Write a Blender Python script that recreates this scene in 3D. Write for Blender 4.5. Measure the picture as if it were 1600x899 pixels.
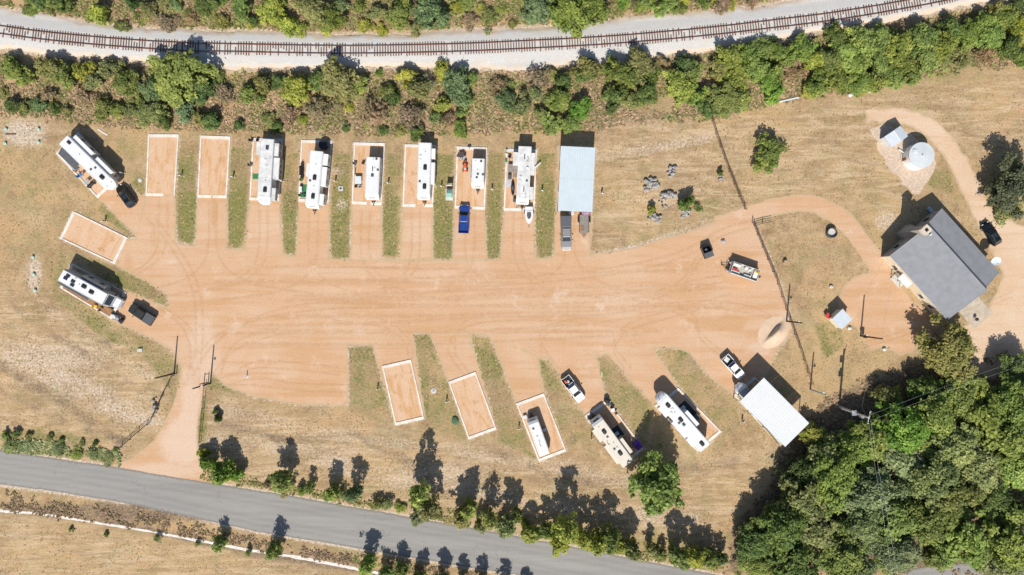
import bpy, bmesh, math, random
import numpy as np
from mathutils import Vector, Matrix

for o in list(bpy.data.objects):
    bpy.data.objects.remove(o)
SC = bpy.context.scene
COL = SC.collection
R = math.radians
PI = math.pi
S = 0.125            # metres on the ground per photo pixel
HC = 133.4           # flying height of the drone

# ------------------------------------------------------------------ camera, sky, sun, exposure
cam = bpy.data.cameras.new('camera')
cam.lens = 36.0 * HC / (1600 * S)
cam.clip_start = 1.0
cam.clip_end = 6000
cam_o = bpy.data.objects.new('camera', cam)
COL.objects.link(cam_o)
cam_o.location = (0, 0, HC)
cam_o.rotation_euler = (0, 0, 0)
SC.camera = cam_o

SUN_EL = 44.7
sun_dir = Vector((-0.09, -1.0, 0)).normalized()          # horizontal direction towards the sun
w = bpy.data.worlds.new('World')
SC.world = w
w.use_nodes = True
nt = w.node_tree
bg = nt.nodes['Background']
sky = nt.nodes.new('ShaderNodeTexSky')
sky.sky_type = 'NISHITA'
sky.sun_disc = False
sky.sun_elevation = R(SUN_EL)
sky.sun_rotation = math.atan2(sun_dir.x, sun_dir.y)
sky.altitude = 100
sky.air_density = 1.0
sky.dust_density = 1.0
nt.links.new(sky.outputs[0], bg.inputs[0])
bg.inputs[1].default_value = 0.085
sl = bpy.data.lights.new('sun', 'SUN')
sl.energy = 4.6
sl.angle = R(0.53)
sl.color = (1.0, 0.955, 0.88)
so = bpy.data.objects.new('sun', sl)
COL.objects.link(so)
to_sun = Vector((sun_dir.x * math.cos(R(SUN_EL)), sun_dir.y * math.cos(R(SUN_EL)), math.sin(R(SUN_EL))))
so.rotation_euler = to_sun.to_track_quat('Z', 'Y').to_euler()
so.location = to_sun * 300
SC.view_settings.view_transform = 'Standard'
SC.view_settings.look = 'None'
SC.view_settings.gamma = 1
SC.view_settings.use_curve_mapping = False
SC.view_settings.exposure = 0.36
SC.cycles.max_bounces = 6
SC.cycles.diffuse_bounces = 2
SC.cycles.glossy_bounces = 2
SC.cycles.transparent_max_bounces = 4

# ------------------------------------------------------------------ helpers
def W(px, py, h=0.0):
    """photo pixel -> world point (x, y) on the plane at height h"""
    f = S * (1 - h / HC)
    return ((px - 800) * f, (449.5 - py) * f)

def V(px, py, h=0.0, z=None):
    x, y = W(px, py, h)
    return Vector((x, y, h if z is None else z))

def new_mesh(name, verts, faces, mat=None, smooth=False):
    me = bpy.data.meshes.new(name)
    me.from_pydata([tuple(v) for v in verts], [], faces)
    if mat: me.materials.append(mat)
    if smooth:
        me.polygons.foreach_set('use_smooth', [True] * len(me.polygons))
    me.update()
    return me

def link(name, me, parent=None):
    o = bpy.data.objects.new(name, me)
    COL.objects.link(o)
    if parent is not None: o.parent = parent
    return o

def tag(o, label=None, cat=None, group=None, kind=None):
    if label: o['label'] = label
    if cat: o['category'] = cat
    if group: o['group'] = group
    if kind: o['kind'] = kind
    return o

def thing(name, label, cat, loc, rz=0.0, group=None):
    o = bpy.data.objects.new(name, None)
    COL.objects.link(o)
    o.location = tuple(loc)[:3] if len(loc) >= 3 else (loc[0], loc[1], 0)
    o.rotation_euler = (0, 0, rz)
    o.empty_display_size = 0.3
    return tag(o, label, cat, group)

def copy_tree(o, parent=None):
    c = o.copy()
    COL.objects.link(c)
    c.parent = parent
    for ch in o.children:
        copy_tree(ch, c)
    return c

class MB:
    def __init__(s): s.v = []; s.f = []
    def add(s, vs, fs):
        b = len(s.v)
        s.v += [tuple(v) for v in vs]
        s.f += [tuple(b + i for i in f) for f in fs]
        return s
    def box(s, x0, x1, y0, y1, z0, z1, rz=0.0, c=None, bev=0.0):
        if bev > 0:
            return s.bevbox(x0, x1, y0, y1, z0, z1, bev, rz, c)
        vs = [(x0,y0,z0),(x1,y0,z0),(x1,y1,z0),(x0,y1,z0),(x0,y0,z1),(x1,y0,z1),(x1,y1,z1),(x0,y1,z1)]
        return s.add(s.rot(vs, rz, c), [(3,2,1,0),(4,5,6,7),(0,1,5,4),(1,2,6,5),(2,3,7,6),(3,0,4,7)])
    def rot(s, vs, rz, c):
        if not rz and c is None: return vs
        cx, cy = c if c is not None else (0, 0)
        ca, sa = math.cos(rz), math.sin(rz)
        return [(cx + x*ca - y*sa, cy + x*sa + y*ca, z) for x, y, z in vs]
    def bevbox(s, x0, x1, y0, y1, z0, z1, b, rz=0.0, c=None):
        def ring(i, z):
            return [(x0+i+b,y0+i,z),(x1-i-b,y0+i,z),(x1-i,y0+i+b,z),(x1-i,y1-i-b,z),(x1-i-b,y1-i,z),(x0+i+b,y1-i,z),(x0+i,y1-i-b,z),(x0+i,y0+i+b,z)]
        r = [ring(0, z0), ring(0, z1-b), ring(b*0.6, z1-b*0.25), ring(b*1.1, z1)]
        vs = sum(r, [])
        fs = [tuple(range(7, -1, -1)), tuple(range(24, 32))]
        for k in range(3):
            for i in range(8):
                j = (i+1) % 8
                fs.append((k*8+i, k*8+j, k*8+8+j, k*8+8+i))
        return s.add(s.rot(vs, rz, c), fs)
    def cyl(s, p0, p1, r0, r1=None, n=10, cap=True):
        r1 = r0 if r1 is None else r1
        p0 = Vector(p0); p1 = Vector(p1)
        d = (p1 - p0)
        if d.length < 1e-6: return s
        q = d.to_track_quat('Z', 'Y')
        vs = []
        for p, r in ((p0, r0), (p1, r1)):
            for i in range(n):
                a = 2*PI*i/n
                vs.append(p + q @ Vector((r*math.cos(a), r*math.sin(a), 0)))
        fs = [(i, (i+1) % n, n+(i+1) % n, n+i) for i in range(n)]
        if cap: fs += [tuple(range(n-1, -1, -1)), tuple(range(n, 2*n))]
        return s.add(vs, fs)
    def loft(s, rings, cap=True, closed=True):
        n = len(rings[0])
        vs = sum([list(r) for r in rings], [])
        fs = []
        for k in range(len(rings)-1):
            for i in range(n if closed else n-1):
                j = (i+1) % n
                fs.append((k*n+i, k*n+j, (k+1)*n+j, (k+1)*n+i))
        if cap:
            fs += [tuple(range(n-1, -1, -1)), tuple(range((len(rings)-1)*n, len(rings)*n))]
        return s.add(vs, fs)
    def slab(s, q, t):
        """q: four points (counter-clockwise seen from outside), thickness t along the normal"""
        q = [Vector(p) for p in q]
        n = (q[1]-q[0]).cross(q[2]-q[0]).normalized() * t
        vs = [p - n for p in q] + list(q)
        k = len(q)
        fs = [tuple(range(k-1, -1, -1)), tuple(range(k, 2*k))] + [(i, (i+1) % k, k+(i+1) % k, k+i) for i in range(k)]
        return s.add(vs, fs)
    def torus(s, c, R0, r, n=20, m=6, axis='z'):
        vs = []
        for i in range(n):
            a = 2*PI*i/n
            for j in range(m):
                b = 2*PI*j/m
                rr = R0 + r*math.cos(b)
                x, y, z = rr*math.cos(a), rr*math.sin(a), r*math.sin(b)
                if axis == 'y': x, y, z = x, z, y
                vs.append((c[0]+x, c[1]+y, c[2]+z))
        fs = [(i*m+j, ((i+1) % n)*m+j, ((i+1) % n)*m+(j+1) % m, i*m+(j+1) % m) for i in range(n) for j in range(m)]
        return s.add(vs, fs)
    def blob(s, c, rx, ry, rz, rng, n=10, m=6, jit=0.12, zmin=None):
        vs = []
        for k in range(m+1):
            ph = PI*k/m
            for i in range(n):
                a = 2*PI*i/n
                j = 1 + rng.uniform(-jit, jit)
                z = rz*math.cos(ph)*j
                if zmin is not None: z = max(z, zmin)
                vs.append((c[0]+rx*math.sin(ph)*math.cos(a)*j, c[1]+ry*math.sin(ph)*math.sin(a)*j, c[2]+z))
        fs = [(k*n+i, (k+1)*n+i, (k+1)*n+(i+1) % n, k*n+(i+1) % n) for k in range(m) for i in range(n)]
        return s.add(vs, fs)
    def build(s, name, mat, parent=None, smooth=False):
        return link(name, new_mesh(name, s.v, s.f, mat, smooth), parent)

# ------------------------------------------------------------------ materials
MATS = {}
def mat(name, col, rough=0.6, metal=0.0, var=0.12, scale=3.0, bump=0.0, spec=0.5, col2=None, coat=0.0):
    if name in MATS: return MATS[name]
    m = bpy.data.materials.new(name)
    m.use_nodes = True
    t = m.node_tree
    b = t.nodes['Principled BSDF']
    b.inputs['Roughness'].default_value = rough
    b.inputs['Metallic'].default_value = metal
    b.inputs['Specular IOR Level'].default_value = spec
    if coat: b.inputs['Coat Weight'].default_value = coat
    tc = t.nodes.new('ShaderNodeTexCoord')
    n = t.nodes.new('ShaderNodeTexNoise')
    n.inputs['Scale'].default_value = scale
    n.inputs['Detail'].default_value = 5
    n.inputs['Roughness'].default_value = 0.65
    t.links.new(tc.outputs['Object'], n.inputs['Vector'])
    r = t.nodes.new('ShaderNodeValToRGB')
    c2 = col2 if col2 else tuple(c*(1-var*2) for c in col)
    r.color_ramp.elements[0].position = 0.3
    r.color_ramp.elements[0].color = (*c2, 1)
    r.color_ramp.elements[1].position = 0.62
    r.color_ramp.elements[1].color = (*col, 1)
    t.links.new(n.outputs['Fac'], r.inputs[0])
    t.links.new(r.outputs[0], b.inputs['Base Color'])
    if bump:
        bp = t.nodes.new('ShaderNodeBump')
        bp.inputs['Strength'].default_value = bump
        bp.inputs['Distance'].default_value = 0.05
        n2 = t.nodes.new('ShaderNodeTexNoise')
        n2.inputs['Scale'].default_value = scale*6
        t.links.new(tc.outputs['Object'], n2.inputs['Vector'])
        t.links.new(n2.outputs['Fac'], bp.inputs['Height'])
        t.links.new(bp.outputs[0], b.inputs['Normal'])
    MATS[name] = m
    return m

class NG:
    """tiny node-graph helper"""
    def __init__(s, name):
        s.m = bpy.data.materials.new(name); s.m.use_nodes = True
        s.t = s.m.node_tree; s.b = s.t.nodes['Principled BSDF']
        s.geo = s.t.nodes.new('ShaderNodeNewGeometry')
    def lk(s, a, b): s.t.links.new(a, b)
    def mapping(s, scale=(1,1,1), rot=0.0):
        n = s.t.nodes.new('ShaderNodeMapping'); n.inputs['Scale'].default_value = scale
        n.inputs['Rotation'].default_value = (0, 0, rot)
        s.lk(s.geo.outputs['Position'], n.inputs['Vector']); return n.outputs[0]
    def noise(s, scale, detail=4, rough=0.6, vec=None, dist=0.0):
        n = s.t.nodes.new('ShaderNodeTexNoise'); n.inputs['Scale'].default_value = scale
        n.inputs['Detail'].default_value = detail; n.inputs['Roughness'].default_value = rough
        n.inputs['Distortion'].default_value = dist
        s.lk(vec if vec is not None else s.geo.outputs['Position'], n.inputs['Vector']); return n.outputs['Fac']
    def ramp(s, f, stops):
        n = s.t.nodes.new('ShaderNodeValToRGB'); e = n.color_ramp.elements
        while len(e) < len(stops): e.new(0.5)
        for k, (p, c) in enumerate(stops):
            e[k].position = p; e[k].color = (*c, 1) if not isinstance(c, (int, float)) else (c, c, c, 1)
        s.lk(f, n.inputs[0]); return n.outputs[0]
    def mix(s, f, a, b, mode='MIX'):
        n = s.t.nodes.new('ShaderNodeMix'); n.data_type = 'RGBA'; n.blend_type = mode
        for k, v in ((0, f), (6, a), (7, b)):
            sock = n.inputs[k]
            if isinstance(v, (int, float)): sock.default_value = v if k == 0 else (v, v, v, 1)
            elif isinstance(v, tuple): sock.default_value = (*v, 1)
            else: s.lk(v, sock)
        return n.outputs[2]
    def math(s, op, a, b=0.0, clamp=False):
        n = s.t.nodes.new('ShaderNodeMath'); n.operation = op; n.use_clamp = clamp
        for i, v in enumerate((a, b)):
            if isinstance(v, (int, float)): n.inputs[i].default_value = v
            else: s.lk(v, n.inputs[i])
        return n.outputs[0]
    def attr(s, name):
        n = s.t.nodes.new('ShaderNodeAttribute'); n.attribute_name = name; return n.outputs['Fac']
    def smooth(s, v, a, b):
        n = s.t.nodes.new('ShaderNodeMapRange'); n.interpolation_type = 'SMOOTHSTEP'
        n.inputs['From Min'].default_value = a; n.inputs['From Max'].default_value = b
        s.lk(v, n.inputs['Value']); return n.outputs[0]
    def bump(s, h, strength, dist):
        n = s.t.nodes.new('ShaderNodeBump'); n.inputs['Strength'].default_value = strength; n.inputs['Distance'].default_value = dist
        s.lk(h, n.inputs['Height']); s.lk(n.outputs[0], s.b.inputs['Normal'])
    def done(s, col, rough=0.9, spec=0.2):
        s.lk(col, s.b.inputs['Base Color']); s.b.inputs['Roughness'].default_value = rough
        s.b.inputs['Specular IOR Level'].default_value = spec; return s.m

# ------------------------------------------------------------------ numpy noise and distance fields
def vnoise(x, y, cell, seed):
    rs = np.random.RandomState(seed)
    g = rs.rand(256, 256)
    u = x/cell + 1000.37; v = y/cell + 1000.91
    i = np.floor(u).astype(int); j = np.floor(v).astype(int)
    fu = u-i; fv = v-j
    fu = fu*fu*(3-2*fu); fv = fv*fv*(3-2*fv)
    a = g[i % 256, j % 256]; b = g[(i+1) % 256, j % 256]; c = g[i % 256, (j+1) % 256]; d = g[(i+1) % 256, (j+1) % 256]
    return (a*(1-fu)+b*fu)*(1-fv) + (c*(1-fu)+d*fu)*fv
def fbm(x, y, cell, seed, oct=4):
    s = 0; a = 0.5; tot = 0
    for k in range(oct):
        s = s + a*vnoise(x, y, cell/2**k, seed+k); tot += a; a *= 0.55
    return s/tot
def sdf(poly, X, Y):
    P = np.array(poly, float); n = len(P)
    d2 = np.full(X.shape, 1e12); ins = np.zeros(X.shape, bool)
    for k in range(n):
        ax, ay = P[k]; bx, by = P[(k+1) % n]
        ex, ey = bx-ax, by-ay
        wx, wy = X-ax, Y-ay
        t = np.clip((wx*ex+wy*ey)/(ex*ex+ey*ey+1e-12), 0, 1)
        d2 = np.minimum(d2, (wx-t*ex)**2+(wy-t*ey)**2)
        if ay != by:
            c = ((ay > Y) != (by > Y)) & (X < (bx-ax)*(Y-ay)/(by-ay)+ax)
            ins ^= c
    d = np.sqrt(d2)
    return np.where(ins, d, -d)
def linedist(pts, X, Y):
    d2 = np.full(X.shape, 1e12)
    for (ax, ay), (bx, by) in zip(pts[:-1], pts[1:]):
        ex, ey = bx-ax, by-ay
        t = np.clip(((X-ax)*ex+(Y-ay)*ey)/(ex*ex+ey*ey+1e-12), 0, 1)
        d2 = np.minimum(d2, (X-ax-t*ex)**2+(Y-ay-t*ey)**2)
    return np.sqrt(d2)
def PW(pts): return [W(*p) for p in pts]
def spline(pts, n=8):
    out = []
    P = [pts[0]] + list(pts) + [pts[-1]]
    for k in range(1, len(P)-2):
        for i in range(n):
            t = i/n
            out.append(tuple(0.5*((2*P[k][c]) + (-P[k-1][c]+P[k+1][c])*t + (2*P[k-1][c]-5*P[k][c]+4*P[k+1][c]-P[k+2][c])*t*t
                       + (-P[k-1][c]+3*P[k][c]-3*P[k+1][c]+P[k+2][c])*t**3) for c in (0, 1)))
    out.append(tuple(pts[-1]))
    return out
def ribbon(pts, w0, w1=None):
    """polygon round a centre line; widths in the same units as pts"""
    w1 = w0 if w1 is None else w1
    n = len(pts); L = []; Rr = []
    for k, p in enumerate(pts):
        a = pts[max(0, k-1)]; b = pts[min(n-1, k+1)]
        dx, dy = b[0]-a[0], b[1]-a[1]; l = math.hypot(dx, dy)
        hw = (w0+(w1-w0)*k/(n-1))/2
        L.append((p[0]-dy/l*hw, p[1]+dx/l*hw)); Rr.append((p[0]+dy/l*hw, p[1]-dx/l*hw))
    return L + Rr[::-1]
def np_mesh(name, co, quads, mat_, attrs=None):
    me = bpy.data.meshes.new(name)
    nv, nf = len(co), len(quads)
    me.vertices.add(nv); me.vertices.foreach_set('co', co.astype(np.float32).ravel())
    k = quads.shape[1]
    me.loops.add(nf*k); me.loops.foreach_set('vertex_index', quads.astype(np.int32).ravel())
    me.polygons.add(nf); me.polygons.foreach_set('loop_start', np.arange(0, nf*k, k, dtype=np.int32))
    me.update(calc_edges=True)
    for nm, a in (attrs or {}).items():
        at = me.attributes.new(nm, 'FLOAT', 'POINT'); at.data.foreach_set('value', a.astype(np.float32).ravel())
    me.materials.append(mat_)
    return me
def sheet(name, polys, z, mat_, cell=0.25, amp=0.25, nsc=1.2, minus=(), height=None, extra=None, seed=1, bounds=None, blend=()):
    """ground sheet: union of polygons (world metres) minus others, with a naturally ragged outline"""
    A = np.array(sum([list(p) for p in polys], []))
    x0, y0 = A.min(0)-1; x1, y1 = A.max(0)+1
    if bounds: x0 = max(x0, bounds[0]); x1 = min(x1, bounds[1]); y0 = max(y0, bounds[2]); y1 = min(y1, bounds[3])
    xs = np.arange(x0, x1, cell); ys = np.arange(y0, y1, cell)
    X, Y = np.meshgrid(xs, ys, indexing='ij')
    d = np.full(X.shape, -1e6)
    for p in polys: d = np.maximum(d, sdf(p, X, Y))
    for p in minus: d = np.minimum(d, -sdf(p, X, Y))
    de = d.copy()
    for p in blend: de = np.maximum(de, sdf(p, X, Y))
    d = d + (fbm(X, Y, nsc, seed)-0.5)*2*amp + (fbm(X, Y, nsc*4, seed+9)-0.5)*2*amp
    gx, gy = np.gradient(d, cell)
    g2 = np.maximum(gx*gx+gy*gy, 0.25)
    mx = np.clip(-d*gx/g2, -cell, cell); my = np.clip(-d*gy/g2, -cell, cell)
    out = d < 0
    X2 = np.where(out, X+mx, X); Y2 = np.where(out, Y+my, Y)
    keep = (np.maximum.reduce([d[:-1,:-1], d[1:,:-1], d[:-1,1:], d[1:,1:]]) > 0)
    idx = np.arange(X.size).reshape(X.shape)
    q = np.stack([idx[:-1,:-1], idx[1:,:-1], idx[1:,1:], idx[:-1,1:]], -1)[keep]
    used, inv = np.unique(q, return_inverse=True)
    q = inv.reshape(q.shape)
    Xf, Yf, Df = X2.ravel()[used], Y2.ravel()[used], np.maximum(d.ravel()[used], 0)
    Z = np.full(Xf.shape, z)
    if height is not None: Z = Z + height(Xf, Yf, Df)
    attrs = {'edge': np.maximum(Df, np.where(de.ravel()[used] > 0, de.ravel()[used], 0)) if blend else Df}
    if extra is not None: attrs.update(extra(Xf, Yf, Df))
    me = np_mesh(name, np.stack([Xf, Yf, Z], -1), q, mat_, attrs)
    o = link(name, me)
    return tag(o, kind='structure')

# ------------------------------------------------------------------ layout of the ground (photo pixels)
LOT = [(180,415),(200,372),(276,380),(300,383),(380,389),(460,399),(545,405),(700,406),(840,404),(925,398),(985,388),(1060,367),(1130,343),(1178,338),
       (1203,400),(1230,470),(1240,515),(1228,535),(1170,575),(1060,545),(1016,546),(940,556),(850,562),(760,526),(735,523),(670,522),(640,522),(585,540),
       (545,541),(545,633),(470,634),(400,622),(350,603),(333,585),(283,575),(265,545),(215,520),(172,500),(200,455),(262,480),(260,462),(230,440)]
LANES = [
 [(153,310),(86,240),(122,206),(190,276),(214,300),(228,308),(215,378),(208,366)],
 [(228,306),(232,208),(281,209),(274,307),(276,384),(210,380)],
 [(308,309),(313,211),(361,213),(355,310),(356,397),(303,395)],
 [(390,313),(395,216),(443,217),(437,314),(443,402),(382,395)],
 [(466,315),(470,218),(520,219),(514,317),(516,408),(462,406)],
 [(550,320),(553,222),(602,223),(597,321),(597,408),(546,408)],
 [(629,323),(632,225),(683,226),(677,324),(676,408),(624,408)],
 [(710,326),(713,228),(762,230),(758,328),(761,408),(706,408)],
 [(787,330),(790,232),(840,233),(835,330),(838,408),(781,408)],
 [(868,330),(872,228),(932,230),(926,332),(922,402),(864,408)],
 [(114,329),(200,371),(215,400),(180,414),(93,373)],
 [(94,450),(112,411),(199,457),(176,501)],
 [(580,535),(645,515),(664,655),(617,666)],
 [(668,515),(733,518),(777,671),(732,688),(700,597)],
 [(762,520),(840,555),(852,615),(886,705),(842,722),(806,631),(785,575)],
 [(848,550),(930,545),(950,625),(1008,701),(973,730),(913,650)],
 [(938,545),(1016,535),(1062,606),(1128,675),(1094,708),(1022,635)],
 [(1065,535),(1170,535),(1235,510),(1195,590),(1262,662),(1226,700),(1157,626),(1105,588)],
]
DRIVE = [(282,560),(335,570),(331,592),(321,612),(313,645),(309,675),(311,705),(320,738),(345,759),(352,766),(150,733),(180,727),(210,714),(240,688),(260,652),(273,618),(281,590)]
HDRIVE = ribbon(spline([(1120,352),(1180,331),(1240,318),(1280,322),(1320,347),(1350,385),(1378,425),(1392,470),(1400,545)]), 27, 34)
YARD = [(1318,448),(1330,436),(1348,428),(1385,418),(1425,470),(1475,505),(1450,530),(1425,548),(1405,556),(1385,545),(1362,546),(1350,532),(1340,512),(1318,500),(1310,470)]
RROAD = ribbon(spline([(1352,182),(1375,180),(1400,181),(1430,188),(1460,205),(1490,242),(1515,290),(1540,340),(1572,400),(1588,450),(1570,490),(1550,530),(1535,580)]), 22, 42)
RYARD = [(1545,330),(1620,360),(1620,620),(1500,580),(1490,520),(1545,480),(1572,420)]
PEBBLE = [(1357,202),(1385,195),(1420,205),(1470,255),(1455,285),(1437,306),(1425,303),(1395,270),(1365,235)]
ROADN = [(-150,681),(0,704),(100,719),(190,732),(310,752),(450,775),(600,801),(740,826),(880,852),(1000,876),(1110,897),(1260,925)]
ROADS = [(-150,733),(0,757),(100,770),(200,787),(400,830),(560,857),(700,881),(800,897),(960,925),(1100,950)]
ROAD = ROADN + ROADS[::-1]
ROAD2 = [(1400,900),(1425,890),(1460,884),(1520,880),(1600,888),(1750,892),(1750,960),(1380,960)]
RAILC = [(-300,-15),(-200,10),(-100,31),(0,48),(100,61),(250,73),(400,77.5),(550,79.5),(700,77),(800,73),(950,65),(1100,52),(1200,40.5),(1300,28),(1400,11.5),(1500,-8),(1650,-42),(1800,-80),(1900,-106)]
BALN = [(-300,-50),(-150,-15),(0,14),(60,22),(100,28),(150,37),(230,45),(330,47),(400,48),(500,55),(650,55),(720,48),(800,45),(900,38),(1000,27),(1100,20),(1200,8),(1300,-14),(1500,-55),(1900,-150)]
BALS = [(-300,22),(-150,55),(0,78),(80,86),(200,96),(330,108),(450,108),(600,106),(750,108),(800,110),(900,100),(960,98),(1060,84),(1200,65),(1290,48),(1400,30),(1480,16),(1600,-8),(1900,-70)]
BALLAST = BALN + BALS[::-1]
STRIPS = [  # green grass fingers between the parking lanes: (polygon)
 [(278,300),(305,300),(307,340),(303,375),(296,382),(280,372),(276,340)],
 [(357,300),(385,290),(384,330),(380,372),(372,388),(356,382),(357,340)],
 [(443,300),(463,300),(464,360),(462,395),(448,398),(442,380)],
 [(520,290),(546,290),(545,350),(543,404),(520,402),(516,370)],
 [(603,300),(625,310),(624,360),(618,400),(600,398),(597,350)],
 [(680,300),(706,310),(706,360),(705,404),(680,404),(675,360)],
 [(762,300),(782,300),(782,360),(779,404),(763,404),(760,350)],
 [(840,310),(866,310),(865,360),(862,400),(842,402),(837,360)],
 [(160,318),(210,368),(205,372),(190,360),(150,330)],
 [(186,300),(215,310),(226,300),(224,270),(205,285)],
 [(120,395),(185,420),(230,440),(262,465),(258,480),(235,478),(200,455),(150,430)],
 [(100,455),(175,505),(215,524),(262,552),(280,578),(268,620),(258,600),(225,560),(150,520),(85,470),(75,420),(95,390),(105,410)],
 [(542,543),(583,541),(590,565),(545,568)],
 [(643,522),(671,523),(680,545),(645,545)],
 [(650,560),(668,560),(672,640),(664,650)],
 [(736,540),(765,545),(785,575),(780,595),(750,590)],
 [(838,563),(850,563),(872,600),(852,610)],
 [(320,600),(335,590),(375,618),(350,612),(330,610)],
 [(310,620),(325,620),(322,690),(312,690)],
 [(1270,505),(1310,500),(1320,540),(1290,560)],
 [(1445,265),(1480,265),(1492,305),(1475,300),(1450,290)],
 [(1020,530),(1052,530),(1062,548),(1040,545)],
]
BSTRIPS = [
 [(542,543),(583,541),(598,600),(610,640),(617,668),(560,650),(545,640)],[(643,522),(671,523),(685,560),(700,597),(732,688),(700,690),(664,655),(643,562)],
 [(731,524),(765,530),(778,560),(795,610),(806,632),(842,722),(780,690),(776,671),(743,581)],[(838,563),(850,563),(870,590),(915,650),(930,670),(885,705),(850,615)],
 [(927,555),(940,558),(985,600),(1022,634),(1008,700),(948,625)],[(1014,545),(1050,533),(1070,545),(1105,590),(1150,640),(1170,690),(1128,675),(1060,606)],
 [(278,230),(305,230),(307,340),(303,375),(276,340)],[(360,230),(390,230),(384,330),(372,388),(357,340)],[(443,240),(466,240),(462,395),(442,380)],[(520,240),(550,240),(543,404),(516,370)],
 [(602,240),(629,240),(618,400),(597,350)],[(682,240),(710,240),(705,404),(676,360)],[(762,240),(787,240),(779,404),(760,350)],[(840,240),(868,240),(862,400),(837,360)]]
GREENBLOBS = [(130,170,60,20,.5),(240,180,90,22,.5),(520,110,130,40,.5),(660,150,90,60,.4),(1000,130,120,60,.55),(1180,100,140,60,.55),(1400,90,200,60,.6),
              (300,15,300,30,.6),(600,20,250,35,.6),(900,10,140,30,.6),(45,265,35,20,.35),(25,300,60,50,.36),(60,380,40,40,.34),(150,260,60,40,.3),(200,225,30,30,.4),(1400,160,120,40,.28),(960,330,60,60,.26),(1230,300,80,40,.26),(1180,250,60,60,.2),(75,690,110,22,.65),(1500,660,200,150,.35),(1440,200,90,60,.2),
              (1300,290,90,50,.2),(650,770,300,40,.2),(950,850,180,40,.5),(1370,240,80,60,.25),(1110,320,25,30,.45),(110,340,60,30,.4),(120,350,40,50,.3)]
BAREBLOBS = [(38,208,40,26,.9),(54,430,14,34,.9),(90,560,120,40,.55),(50,550,70,22,.6),(30,600,60,20,.35),(690,740,120,30,.5),(500,705,140,26,.4),(900,810,120,50,.35),(1060,300,80,50,.25),
             (1385,345,26,24,.6),(90,690,80,8,.4),(130,320,20,10,.4),(525,268,16,8,.6),(640,612,10,9,.9),(534,320,14,14,.6),(1000,190,120,20,.35),(1530,485,40,40,.4),(1130,165,60,30,.3),
             (1240,715,60,30,.45),(1450,780,160,90,.5),(860,130,180,60,.3),(600,175,180,40,.35)]
BROWNBLOBS = [(300,770,700,16,.0),(500,180,160,26,.75),(330,150,60,60,.5),(70,150,90,26,.6),(620,170,120,40,.7),(770,150,60,60,.45),(840,120,60,40,.5),(950,180,110,22,.6),(240,800,260,20,.8),
              (1500,90,60,20,.8),(1280,120,30,50,.5),(340,650,50,20,.3),(1230,640,60,40,.3),(1560,770,80,40,.7),(1320,100,120,40,.3),(640,835,200,14,.7),(120,620,160,40,.35),
              (1285,400,40,30,.35),(560,590,20,30,.5),(665,575,12,30,.5),(790,640,25,40,.6),(590,660,30,30,.4),(720,660,30,40,.35),(1050,30,150,20,.6),(270,30,150,20,.5),(1460,330,40,40,.3)]

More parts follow.
